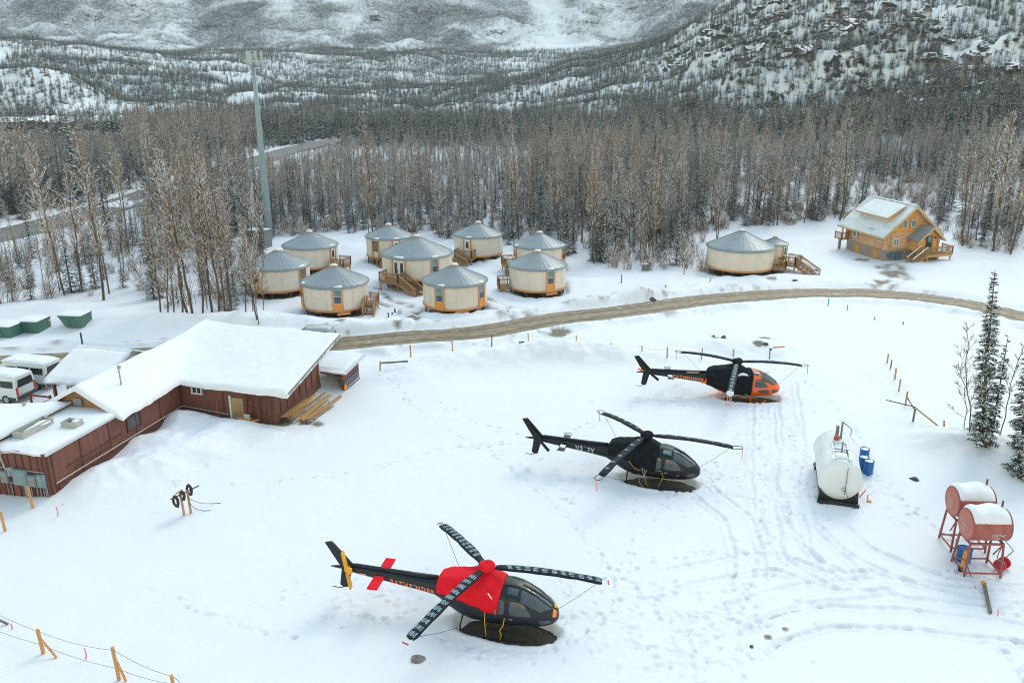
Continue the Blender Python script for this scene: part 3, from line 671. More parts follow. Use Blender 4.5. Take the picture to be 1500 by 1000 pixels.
def helicopter(k, label, body, cover, cov_label, blades, text, tail_ang, style):
    h = HELI[k]; r = random.Random(40 + k)
    T = thing('helicopter', label, 'helicopter', (h['x'], h['y'], h['z']), h['a'], 'helicopters parked on the snow')
    if style == 'orange':
        b = loft('fuselage', lambda x, t: bpt(x, t), list(np.linspace(-2.45, 1.6, 26)) + list(np.linspace(1.7, 3.34, 22)), 40, [ORANGEP, BLKPAINT], T)
    else:
        b = loft('fuselage', lambda x, t: bpt(x, t), list(np.linspace(-2.45, 1.6, 26)) + list(np.linspace(1.7, 3.34, 22)), 40, [body], T)
    # tail boom
    BX = np.array([-6.75, -6.3, -4.5, -2.9, -2.1]); BB = np.array([2.06, 1.98, 1.74, 1.52, 1.38]); BT = np.array([2.30, 2.32, 2.26, 2.20, 2.22]); BW = np.array([.12, .17, .25, .33, .42])
    def boom(x, t):
        zb, zt, hw = (float(np.interp(x, BX, q)) for q in (BB, BT, BW)); e = 2 / 2.6; c, s = cos(t), sin(t)
        return Vector((x, hw * math.copysign(abs(c) ** e, c), (zb + zt) / 2 + (zt - zb) / 2 * math.copysign(abs(s) ** e, s)))
    def boom_y(x, z):
        zb, zt, hw = (float(np.interp(x, BX, q)) for q in (BB, BT, BW)); q = min(abs(z - (zb + zt) / 2) / ((zt - zb) / 2), .98); return hw * (1 - q ** 2.6) ** (1 / 2.6)
    bm = loft('tail_boom', boom, list(np.linspace(-6.75, -2.1, 14)), 20, [body, ORANGEP], T)
    mb = MB(); mb.tube([(-2.3, 0, 2.24), (-4.5, 0, 2.31), (-6.3, 0, 2.38), (-6.6, 0, 2.36)], [.13, .10, .085, .06], 8)     # tail drive fairing
    mb.build('drive_fairing', body, bm, smooth=True)
    if style == 'orange':
        mb = MB(); mb.add([(-2.75, -.36, 1.52), (-2.05, -.47, 1.42), (-2.02, -.49, 1.80), (-2.2, -.47, 1.78)], [(0, 1, 2, 3)]); mb.build('stripe', ORANGEP, bm)
        MB().box((-3.3, -.2, 2.27), (.95, .05, .07)).build('panel', mat('tan_panel', (.42, .33, .2), .6), bm)
    # fins
    def fin(name, pts, th):
        mb = MB(); n = len(pts); vs = [(x, -th, z) for x, z in pts] + [(x, th, z) for x, z in pts]
        mb.add(vs, [tuple(range(n)), tuple(reversed(range(n, 2 * n)))] + [(i, n + i, n + (i + 1) % n, (i + 1) % n) for i in range(n)])
        return bevel(mb.build(name, body, T), .03, 2)
    fin('upper_fin', [(-6.30, 2.25), (-7.0, 2.12), (-7.78, 3.42), (-7.46, 3.50), (-7.38, 3.46)], .055)
    fin('lower_fin', [(-6.50, 2.12), (-7.02, 2.16), (-7.16, 1.22), (-6.98, 1.10), (-6.76, 1.14)], .045)
    mb = MB(); mb.tube([(-6.9, 0, 1.14), (-7.15, 0, 1.03), (-7.55, 0, 1.05)], .022, 6); mb.build('tail_skid', BLACKM, T)
    mb = MB(); mb.tube([(-6.7, 0, 2.16), (-7.25, 0, 2.18), (-7.55, 0, 2.16)], [.09, .07, .03], 8); mb.build('tail_cone', body, T, smooth=True)
    if style == 'orange':
        mb = MB(); mb.beam((-7.0, -.06, 2.30), (-7.45, -.06, 2.44), .03, .12); mb.build('fin_stripe', ORANGEP, T)
    # stabiliser, both halves
    for sg in (-1, 1):
        mb = MB()
        if style == 'red':
            mb.box((-5.05, sg * .75, 2.08), (.50, 1.06, .09)); o = mb.build('stabiliser', REDCLOTH, T); o['label'] = 'red covered stabiliser half'; bevel(o, .035, 3)
        else:
            mb.box((-5.05, sg * .68, 2.08), (.44, .92, .06)); o = bevel(mb.build('stabiliser', body, T), .02, 2)
            mb = MB(); mb.tube([(-4.84, sg * 1.12, 2.1), (-4.82, sg * 1.34, 2.13), (-5.30, sg * 1.34, 2.13), (-5.28, sg * 1.12, 2.1)], .02, 5); mb.build('tip_frame', BLACKM, o)
            if sg < 0:
                mb = MB(); mb.grid(lambda u, v: (-5.22 + .34 * u, -.42 - .42 * v + .06 * sin(7 * u), 2.125 + .05 * sin(pi * u) * sin(pi * v)), 6, 6); mb.build('snow', SNOW, o, smooth=True)
    # tail rotor (right-hand side)
    hub = Vector((-6.62, -.36, 2.28)); tm = YELLOWCLOTH if style == 'red' else body
    mb = MB(); mb.tube([hub + Vector((0, .34, 0)), hub + Vector((0, -.05, 0))], [.07, .10], 8); tr = mb.build('tail_rotor', body if style != 'red' else YELLOWCLOTH, T)
    for sg in (0, pi):
        a = tail_ang + sg; d = Vector((cos(a), 0, sin(a))); mb = MB()
        mb.beam(hub + d * .10, hub + d * .98, .05 if style != 'red' else .08, .20 if style != 'red' else .27, up=(0, 1, 0) if abs(d.z) > .98 else (0, 0, 1))
        o = mb.build('tail_blade', tm, tr); bevel(o, .02, 2)
        if style == 'red': o['label'] = 'yellow covered tail rotor blade'
    if style == 'red':
        mb = MB(); mb.box((hub.x + .12, hub.y - .02, hub.z), (.30, .14, .30)); bevel(mb.build('hub_cover', YELLOWCLOTH, tr), .05, 3)
    # engine cover
    CX = np.array([-2.28, -2.12, -1.6, -.6, .15, .55, .80]); CT = np.array([2.28, 2.58, 2.72, 2.80, 2.80, 2.68, 2.54]); CW = np.array([.44, .62, .83, .97, 1.015, 1.03, 1.03])
    lowR = {'red': lambda x: .16 - .20 * sstep(-2.2, .8, x), 'black': lambda x: .16 - .30 * sstep(-2.2, .8, x), 'orange': lambda x: -.35 - .35 * sstep(-2.2, .6, x)}[style]
    def cov(x, t):
        zt, hw = float(np.interp(x, CX, CT)), float(np.interp(x, CX, CW)); zb, bt, bw, n = bsec(max(x, -2.4))
        c, s = cos(t), sin(t); e = 2 / 3.0; zc = 1.55; hh = (zt - zc) if s > 0 else (zc - zb + .10)
        if s < 0: hw = bw + .07 if x < -1.0 else hw
        fold = .035 * sin(x * 9 + 3 * sin(t * 3)) * abs(c) + .03 * (float(vnoise(np.array([x * 3 + 20]), np.array([t * 3 + 9]))[0]) - .5) * 2
        p = Vector((x, (hw + fold) * math.copysign(abs(c) ** e, c), zc + (hh + fold * .6) * math.copysign(abs(s) ** e, s)))
        # ridge up to the mast
        q = math.exp(-((x - .02) / .5) ** 2) * math.exp(-(c / .5) ** 2); p.z += .16 * q * (s > 0)
        return p
    XF = .98 if style == 'orange' else .70
    mb = MB(); xs_ = list(np.linspace(-2.28, XF, 34)); nth = 44
    for i_, x in enumerate(xs_):
        a0 = pi - lowR(x) + 0; a1 = lowR(x)
        for j in range(nth + 1): mb.v.append(tuple(cov(x + (.16 * sin(j / nth * pi) if i_ > 31 else 0), a1 + (a0 - a1) * j / nth)))
    for i in range(33):
        for j in range(nth): a = i * (nth + 1) + j; mb.f.append((a, a + nth + 1, a + nth + 2, a + 1)); mb.m.append(0)
    mb.f.append(tuple(range(nth + 1))); mb.m.append(0)
    co = mb.build('engine_cover', cover, T, smooth=True); co['label'] = cov_label
    so = co.modifiers.new('cloth', 'SOLIDIFY'); so.thickness = .015; so.offset = 1
    # mast and hub cover
    mb = MB()
    prof = [(.30, 2.72), (.24, 2.86), (.27, 2.98), (.40, 3.06), (.42, 3.18), (.36, 3.30), (.22, 3.37), (.02, 3.39)]
    for (rr, z) in prof:
        for j in range(18):
            a = 2 * pi * j / 18; w = 1 + .10 * (vnoise(np.array([a * 2 + k * 9]), np.array([z * 6]))[0] - .5) * 2 + .05 * cos(3 * (a - blades[0]))
            mb.v.append((rr * w * cos(a), rr * w * sin(a), z + .03 * sin(a * 2)))
    for i in range(len(prof) - 1):
        for j in range(18): mb.f.append((i * 18 + j, i * 18 + (j + 1) % 18, (i + 1) * 18 + (j + 1) % 18, (i + 1) * 18 + j)); mb.m.append(0)
    hc = mb.build('rotor_hub_cover', cover, T, smooth=True)
    # main rotor blades in padded covers
    for bi, a in enumerate(blades):
        d = Vector((cos(a), sin(a), 0)); s = Vector((-sin(a), cos(a), 0))
        def bz(rr): return 3.12 + .03 * (rr / 5.3) - .62 * (rr / 5.3) ** 1.9
        mb = MB(); rs = list(np.linspace(.42, 5.20, 30)); ns = 10
        for i, rr in enumerate(rs):
            w = (.24 if style != 'red' else .255) * (1 - .35 * sstep(1.3, .45, rr)) * (1 + .10 * (vnoise(np.array([rr * 2.2 + bi * 7]), np.array([k * 5.0]))[0] - .5) * 2); t = .075 + .03 * vnoise(np.array([rr * 3 + bi]), np.array([k + 1.0]))[0]
            if i in (0, 29): w *= .8; t *= .7
            for j in range(ns):
                q = 2 * pi * j / ns; p = d * rr + s * (w * cos(q)) + Vector((0, 0, bz(rr) + t * sin(q))); mb.v.append(tuple(p))
        for i in range(29):
            for j in range(ns): mb.f.append((i * ns + j, i * ns + (j + 1) % ns, (i + 1) * ns + (j + 1) % ns, (i + 1) * ns + j)); mb.m.append(0)
        mb.f.append(tuple(range(ns))); mb.f.append(tuple(range(29 * ns, 30 * ns))); mb.m += [0, 0]
        bl = mb.build('main_blade', BLADECLOTH, T, smooth=True)
        # frosted mesh windows along the top of the cover
        mb = MB(); rr = .9
        while rr < 5.0:
            L = .30 if style == 'red' else (.26 if style == 'black' else .42)
            gap = .10 if style == 'red' else (.46 if style == 'black' else .06)
            nl = 5 if style == 'red' else 3
            for q in range(nl):
                o_ = (q - (nl - 1) / 2) * .075 + r.uniform(-.012, .012); l0 = rr + r.uniform(0, .08); l1 = rr + L - r.uniform(0, .08)
                def top(rv, off): return d * rv + s * off + Vector((0, 0, bz(rv) + .098 * math.sqrt(max(0, 1 - (off / .26) ** 2)) + .012))
                mb.add([top(l0, o_ - .024), top(l1, o_ - .024), top(l1, o_ + .024), top(l0, o_ + .024)], [(0, 1, 2, 3)])
            rr += L + gap
        tag(mb.build('cover_webbing', PALEMESH, bl), kind='stuff')
        tip = d * 5.25 + Vector((0, 0, bz(5.25)))
        mb = MB()
        if style == 'red':
            mb.tube([d * 5.15 + s * .14 + Vector((0, 0, bz(5.15))), d * 5.50 + s * .10 + Vector((0, 0, bz(5.4)))], .018, 5, 1); mb.tube([d * 5.15 - s * .14 + Vector((0, 0, bz(5.15))), d * 5.50 - s * .02 + Vector((0, 0, bz(5.4)))], .018, 5, 1)
            mb.tube([d * 5.50 + s * .16 + Vector((0, 0, bz(5.4))), d * 5.50 - s * .14 + Vector((0, 0, bz(5.4)))], .035, 5, 0); mb.build('tip_hook', [REDM, WHITEP], bl)
        elif style == 'black' or bi != 2:
            z = Vector((0, 0, bz(5.3)))
            mb.tube([d * 5.1 + s * .22 + z, d * 5.72 + s * .2 + z, d * 5.82 + s * .02 + z, d * 5.72 - s * .2 + z, d * 5.1 - s * .22 + z], .024, 5); mb.build('tip_frame', BLACKM, bl)
            mb = MB(); q = d * 5.78 + z; mb.beam(q, q + Vector((.03, 0, -.75)), .05, .008, up=(0, 1, 0)); mb.build('streamer', PINKTAPE, bl)
        else:
            mb.lathe([(.02, .12), (.2, .10), (.27, .0), (.24, -.16), (.10, -.24)], 10, 0, c=tuple(tip - d * .15)); mb.build('snow', SNOW, bl, smooth=True)  # white bag over the blade tip, given the snow material
            mb = MB()
            for q in (-.12, .0, .1): mb.beam(tip + s * q + Vector((0, 0, -.1)), tip + s * q * 1.4 + Vector((0, 0, -1.0)), .05, .008, up=(0, 1, 0))
            mb.build('streamer', PINKTAPE, bl)
        end = {0: Vector((3.15, 0, 1.28)), 1: Vector((-.9, 1.05, .45)), 2: Vector((-1.1, -1.02, .45))}[bi]
        if style == 'orange' and bi == 2: end = Vector((.1, -1.02, .5))
        mb = MB(); a_ = d * 5.05 + Vector((0, 0, bz(5.05) - .08)); m_ = a_.lerp(end, .5) + Vector((0, 0, -.05)); mb.tube([a_, m_, end], .013, 4); mb.build('tie_down_line', ROPE, T)
    # glazing: windscreen halves, roof lights, doors, chin
    for sg in (1, -1):
        f = (lambda t: t) if sg > 0 else (lambda t: pi - t)
        top_patch('windscreen', 1.72, 3.02, lambda u: f(rad(86)), lambda u: f(rad(34 - 12 * u if u < .7 else 25.6 + 30 * (u - .7) / .3)), GLASS, T, n=14)
        top_patch('roof_light', 1.10, 1.58, f(rad(74)), f(rad(50)), WINGLASS if style == 'black' else GLASS, T, n=6)
        side_patch('door_window', [(1.22, 1.42), (2.28, 1.42), (1.86, 2.02), (1.26, 2.12)], sg, GLASS, T)
        side_patch('rear_window', [(.18, 1.45), (1.02, 1.42), (1.04, 2.14), (.22, 2.10)], sg, GLASS, T)
        side_patch('lower_window', [(1.55, .98), (2.42, .98), (2.36, 1.24), (1.50, 1.24)], sg, GLASS if style == 'orange' else body, T)
        side_patch('chin_window', [(2.60, .95), (3.08, 1.0), (3.04, 1.2), (2.56, 1.24)], sg, mat('chin_grey', (.075, .085, .095), .25, var=.2), T, rnd=.2)
        for (xa, za, xb, zb_) in [(1.12, .82, 1.12, 2.25), (.10, .84, .10, 2.25), (2.45, .86, 1.92, 2.12), (1.12, .86, 2.45, .86)]:
            P = [Vector((xa + (xb - xa) * t / 6, sg * side_y(xa + (xb - xa) * t / 6, za + (zb_ - za) * t / 6, .006), za + (zb_ - za) * t / 6)) for t in range(7)]
            MB().tube(P, .009, 4).build('door_seam', BLACKM, T)
        mb = MB(); mb.box((1.32, sg * side_y(1.32, 1.22, .02), 1.22), (.16, .03, .035)); mb.build('door_handle', GREYM, T)
    mb = MB(); mb.tube([bpt(1.70, pi / 2, .02), bpt(2.1, pi / 2, .02), bpt(2.5, pi / 2, .02), bpt(3.02, pi / 2, .02)], .022, 5)
    for sg in (1, -1):
        f = (lambda t: t) if sg > 0 else (lambda t: pi - t)
        mb.tube([bpt(1.72 + 1.3 * u, f(rad(34 - 12 * u if u < .7 else 25.6 + 30 * (u - .7) / .3)), .014) for u in (0, .15, .3, .45, .6, .7, .8, .9, 1)], .016, 5)
    mb.build('windscreen_frame', body if style != 'orange' else BLKPAINT, T)
    mb = MB(); mb.tube([(2.05, -.12, 2.24), (2.35, -.3, 2.45)], .02, 4); mb.build('antenna', BLACKM, T)
    # skids, half sunk in the snow
    gm = body if style != 'orange' else ORANGEP
    for sg in (-1, 1):
        mb = MB(); mb.tube([(-1.75, sg * 1.06, .20), (1.55, sg * 1.06, .20), (1.95, sg * 1.05, .30), (2.15, sg * 1.04, .48)], .045, 8); mb.build('skid', BLACKM if style != 'orange' else ORANGEP, T, smooth=True)
        mb = MB(); mb.tube([(.15, sg * 1.02, .62), (1.45, sg * 1.02, .60), (1.35, sg * 1.06, .24)], .022, 6); mb.beam((.3, sg * 1.03, .64), (1.2, sg * 1.03, .63), .10, .02); mb.build('boarding_step', gm, T)
    for x in (1.0, -1.0):
        mb = MB(); mb.tube([(x, -1.06, .20), (x, -1.0, .62), (x, -.55, .84), (x, .55, .84), (x, 1.0, .62), (x, 1.06, .20)], .038, 8); mb.build('cross_tube', gm, T, smooth=True)
    # straps hanging from the covers
    sm = STRAPY if style == 'red' else STRAPO
    for P in ([[(.15, -1.0, 1.5), (.15, -1.06, 1.0), (.2, -1.1, .6), (.22, -1.12, .28)], [(1.05, -1.0, 1.3), (1.0, -1.12, .95), (.86, -1.2, .75), (.95, -1.22, .55), (.88, -1.22, .3)]] if style == 'red' else
              [[(-.9, -.92, 1.75), (-.6, -.97, 1.35), (-.25, -1.0, 1.22), (.05, -1.0, 1.42), (.12, -1.06, .9), (.2, -1.12, .45), (.35, -1.15, .3)], [(1.0, -1.0, 1.15), (1.12, -1.05, 1.3), (1.2, -1.05, .95), (1.05, -1.12, .62), (.98, -1.15, .35)]] if style == 'black' else
              [[(-.65, -.95, .95), (-.55, -1.02, .6), (-.4, -1.08, .35)]]):
        MB().tube(P, .022, 5).build('strap', sm, T, smooth=True)
    if style == 'red':
        MB().tube([(.28, -.93, 2.42), (.60, -.99, 2.02)], .028, 6).build('toggle', WHITEP, co)
        MB().tube([(.62, -1.0, 1.46), (.66, -1.02, 1.7)], .05, 6).build('strap', mat('green_strap', (.02, .25, .16), .6), co)
        mb = MB(); mb.tube([bpt(3.12, rad(80), .03), bpt(3.2, rad(95), .05)], .06, 6); mb.build('strap', mat('bright_yellow', (.8, .6, .02), .5), T)
        mb = MB(); mb.grid(lambda u, v: bpt(3.12 + .15 * u, pi - rad(20 + 50 * v), .014), 4, 4); mb.build('nose_marking', LETO, T)
        mb = MB(); mb.box((-5.9, -.24, 2.08), (.35, .012, .09)); mb.build('tail_marking', mat('pale_red', (.62, .25, .22), .5), bm)
    if style == 'orange':
        mb = MB(); mb.grid(lambda u, v: cov(-.05 + .75 * u, pi - rad(28 + 10 * u + 14 * v * (.4 + .6 * sin(pi * u)))) + Vector((0, -.05 - .05 * sin(pi * u) * sin(pi * v), .02)), 10, 6); mb.build('snow', SNOW, co, smooth=True)
        MB().tube([(.55, -1.0, .92), (.72, -.98, .80)], .06, 6).build('strap', mat('green_strap', (.02, .25, .16), .6), co)
    if style == 'black':
        MB().tube([(-.3, -1.05, 1.05), (-.15, -1.3, .5), (.3, -1.35, .1)], .018, 5).build('ground_handling_bar', GREYM, T)
        MB().box((2.0, -side_y(2.0, 1.1, .01), 1.12), (.26, .012, .14)).build('door_marking', mat('dark_red', (.30, .02, .03), .5), T)
        mb = MB()
        for q in range(5): mb.box((.35 + .16 * q, -side_y(.35 + .16 * q, 1.33, .012), 1.33), (.11, .012, .035), mat=q % 2)
        mb.build('door_marking', [LETG, LETO], T)
        mb = MB(); mb.tube([(.2, -1.02, 1.35), (.05, -1.3, 1.0), (-.6, -1.32, 1.05)], .025, 5); mb.tube([(-.1, -1.0, 1.45), (.1, -1.3, .85)], .02, 5); mb.build('basket_bar', GREYM, T)
    x0, x1, zc, hg, tx, lm = text
    lettering('lettering', tx, lm, T, x0, x1, zc, hg, -.10, boom_y)
    return T
ang = lambda k, *a: [rad(q) - HELI[k]['a'] for q in a]
helicopter(0, 'dark navy helicopter with bright red engine cover and yellow tail rotor covers', NAVY, REDCLOTH, 'bright red fabric engine cover', ang(0, -3, 117, -125), (-4.55, -2.35, 1.81, .25, 'PATHFINDER', LETO), rad(99), 'red')
helicopter(1, 'all black helicopter under black covers with pale tail lettering', BLKPAINT, BLKCLOTH, 'black fabric engine cover', ang(1, -5, 114, -127), (-4.35, -3.1, 1.90, .36, 'N21FY', LETG), rad(132), 'black')
helicopter(2, 'bright orange nosed helicopter with black cover and black tail', BLKPAINT, BLKCLOTH, 'black fabric cover wrapped round the cabin', ang(2, 9, 131, -109), (-4.75, -2.45, 1.86, .24, 'PATHFINDER', LETO), rad(140), 'orange')
# ------------------------------------------------------------------ yurts
def blob(mb, c, rx, ry, h, rot=0.0, n=10, mt=0, nz=None):
    """low snow heap, flat underneath"""
    def f(u, v):
        a = 2 * pi * u; k = v; w = 1 + .18 * sin(3 * a + c[0]) + .1 * sin(5 * a + c[1] * 3)
        x, y = k * rx * w * cos(a), k * ry * w * sin(a)
        return Vector((c[0] + x * cos(rot) - y * sin(rot), c[1] + x * sin(rot) + y * cos(rot), c[2] + h * (1 - k ** 2.2) + (nz(x, y) if nz else 0)))
    mb.grid(f, n * 2, 4, mt); return mb
def opening(parent, R, ang, fz, wallh, kind, panel=True):
    """window or door set into the canvas wall at the given bearing"""
    w = .82 if kind != 'double_door' else 1.5
    ax = Vector((cos(ang), sin(ang), 0)); R0 = R * cos(math.asin(min(.9, w / 2 / R))) + .03
    def L(name, mb, m, par=None): 
        o = mb.build(name, m, par or parent); 
        if par is None: o.location = ax * R0; o.rotation_euler = (0, 0, ang + pi / 2)
        return o
    # local: x to the viewer's right, -y outwards
    top = fz + wallh
    for sg in (-1, 1): L('door_post' if 'door' in kind else 'window_post', MB().box((sg * (w / 2 + .06), -.02, fz + wallh / 2), (.11, .10, wallh)), ORANGETRIM)
    if kind == 'window':
        z0, z1 = fz + (.72 if panel else .85), top - .12
        fr = L('window', MB().box((0, 0, (z0 + z1) / 2), (w, .06, z1 - z0)), mat('pale_frame', (.50, .52, .50), .5))
        h = (z1 - z0 - .18) / 2
        L('pane', MB().box((0, -.032, z1 - .06 - h / 2), (w - .14, .012, h)), WINGLASS, fr)
        L('pane', MB().box((0, -.034, z0 + .06 + h / 2), (w - .14, .012, h)), GLASS, fr)
        if panel: L('panel', MB().box((0, -.01, fz + .34), (w, .07, .74)), ORANGEPANEL)
    elif kind == 'plain_window':
        z0, z1 = fz + .75, top - .25
        fr = L('window', MB().box((0, 0, (z0 + z1) / 2), (w, .05, z1 - z0)), mat('brown_frame', (.12, .09, .07), .6))
        L('pane', MB().box((0, -.03, (z0 + z1) / 2), (w - .16, .012, z1 - z0 - .16)), mat('screen', (.10, .085, .085), .35, col2=(.25, .22, .22), scale=6), fr)
    else:
        for sg in ((0,) if kind == 'door' else (-1, 1)):
            dw = w / (1 if kind == 'door' else 2); x = sg * dw / 2
            d = L('door', MB().box((x, 0, fz + 1.02), (dw - .03, .06, 2.04)), WHITEP)
            L('pane', MB().box((x, -.034, fz + 1.42 if kind == 'door' else fz + 1.1), (dw * .52, .012, .82 if kind == 'door' else 1.55)), GLASS, d)
            L('handle', MB().box((x + dw * .38, -.05, fz + .98), (.05, .05, .12)), BLACKM, d)
def rail_run(parent, a, b, z0a, z0b, wood, h=.95, posts=True):
    a, b = Vector(a), Vector(b); L = (b - a).length
    A0, B0 = Vector((a.x, a.y, z0a)), Vector((b.x, b.y, z0b)); up = Vector((0, 0, 1))
    MB().beam(A0 + up * h, B0 + up * h, .12, .05).build('handrail', wood, parent)
    MB().beam(A0 + up * .12, B0 + up * .12, .05, .07).build('bottom_rail', wood, parent)
    MB().beam(A0 + up * (h - .12), B0 + up * (h - .12), .05, .07).build('top_rail', wood, parent)
    n = max(2, int(L / .14)); mb = MB()
    for i in range(1, n): p = A0.lerp(B0, i / n); mb.beam(p + up * .10, p + up * (h - .05), .035, .035)
    tag(mb.build('balusters', wood, parent), kind='stuff')
    if posts:
        for p in (A0, B0): MB().box(tuple(p + up * (h / 2 + .0)), (.10, .10, h + .1)).build('rail_post', wood, parent)
def deck(parent, R, ang, fz, w, d, stair=None, wood=None, rails=('l', 'r', 'o'), toff=0.0):
    wood = wood or DECKWOOD
    out = Vector((cos(ang), sin(ang), 0)); tan = Vector((-sin(ang), cos(ang), 0)); O = out * (R - .05)
    P = lambda t, o: O + tan * (t + toff) + out * o
    dk = MB()
    n = int(d / .15)
    for i in range(n):
        o = d * (i + .5) / n; c = P(0, o); dk.beam(P(-w / 2, o) + Vector((0, 0, fz - .03)), P(w / 2, o) + Vector((0, 0, fz - .03)), d / n - .012, .04)
    D = tag(dk.build('deck', wood, parent), kind='stuff')
    MB().beam(P(-w / 2, d) + Vector((0, 0, fz - .16)), P(w / 2, d) + Vector((0, 0, fz - .16)), .05, .2).build('joist', wood, D)
    for t in (-w / 2, w / 2):
        MB().beam(P(t, .1) + Vector((0, 0, fz - .16)), P(t, d) + Vector((0, 0, fz - .16)), .05, .2).build('joist', wood, D)
    for t in (-w / 2 + .08, w / 2 - .08):
        q = P(t, d - .1); MB().box((q.x, q.y, (fz - .1 - .4) / 2), (.12, .12, fz - .1 + .4)).build('deck_post', wood, D)
        MB().beam(q + Vector((0, 0, fz - .6)), P(t * .45, d - .1) + Vector((0, 0, fz - .12)), .07, .07).build('brace', wood, D)
    if 'l' in rails: rail_run(D, P(-w / 2, .15), P(-w / 2, d), fz, fz, wood)
    if 'r' in rails: rail_run(D, P(w / 2, .15), P(w / 2, d), fz, fz, wood)
    if 'o' in rails: rail_run(D, P(-w / 2, d), P(w / 2, d), fz, fz, wood)
    if stair:
        st, so, dt, do, run, sw = stair
        dr = (tan * dt + out * do).normalized(); sd_ = dr.cross(Vector((0, 0, 1))); S0 = P(st, so); S1 = S0 + dr * run
        ns = max(3, int(fz / .18)); gzv = -.08
        for i in range(ns):
            t = (i + .6) / ns; z = fz + (gzv - fz) * t; q = S0.lerp(S1, t)
            MB().beam(q - sd_ * sw / 2 + Vector((0, 0, z)), q + sd_ * sw / 2 + Vector((0, 0, z)), run / ns * .95, .05).build('step', wood, D)
        for sg in (-1, 1):
            a = S0 + sd_ * sg * sw / 2; b = S1 + sd_ * sg * sw / 2
            MB().beam(a + Vector((0, 0, fz - .14)), b + Vector((0, 0, gzv - .1)), .06, .26).build('stringer', wood, D)
            rail_run(D, a, b, fz, gzv, wood)
    return D
YS = [  # label, openings (kind, view bearing in degrees), deck, floor height, wall height, roof rise
    ('tan yurt with grey roof nearest the dumpsters, orange framed window and stairs at its right', [('window', 3), ('window', -78)], (72, 1.6, 1.0, (-.8, .5, -1, .15, 2.0, 1.1)), .70),
    ('tan yurt at the left end of the cluster, half behind thin bare saplings', [('plain_window', 48), ('window', -48)], None, .62),
    ('tan yurt with white door behind the leftmost yurt, deck on its right side', [('door', 52)], (58, 1.9, 1.7, (-.9, .85, -1, .1, 1.9, 1.0)), .72),
    ('tan yurt at the back of the cluster with a brown screened window and white door', [('plain_window', -36), ('door', 17)], (17, 1.5, 1.2, (-.75, .6, -1, .2, 1.9, 1.0)), .85),
    ('largest tan yurt in the middle of the cluster with white double doors and long stairs', [('double_door', -31), ('window', 29)], (-36, 2.6, 1.5, (1.2, .8, 1, .25, 3.0, 1.15)), 1.15),
    ('tan yurt closest to the road with two orange panelled windows', [('window', -28), ('window', 55)], None, .72),
    ('tan yurt at the back right of the cluster, white door over railed deck', [('door', -27)], (-27, 2.4, 1.3, (-1.1, 1.75, 1, .1, 2.4, .9)), .85),
    ('tan yurt half hidden behind another yurt at the right end of the cluster', [('window', 70), ('door', -72)], (-74, 2.0, 1.5, (.9, .8, 1, .35, 1.9, 1.0)), .75),
    ('tan yurt in front at the cluster right end with small deck on its left', [('window', 27)], (-80, 1.7, 1.3, None), .55),
    ('wide tan yurt standing alone right of the cluster without windows in front', [], (88, 1.8, 1.5, None), .72),
    ('small tan tower yurt behind the wide lone yurt with long wooden stairs', [('door', 62)], (68, 1.8, 1.7, (0, 1.7, -.35, 1, 2.9, 1.1)), .95)]
DOMEW = mat('dome_white', (.62, .62, .60), .35, var=.05); DOMEB = mat('dome_band', (.38, .25, .20), .5, var=.1)
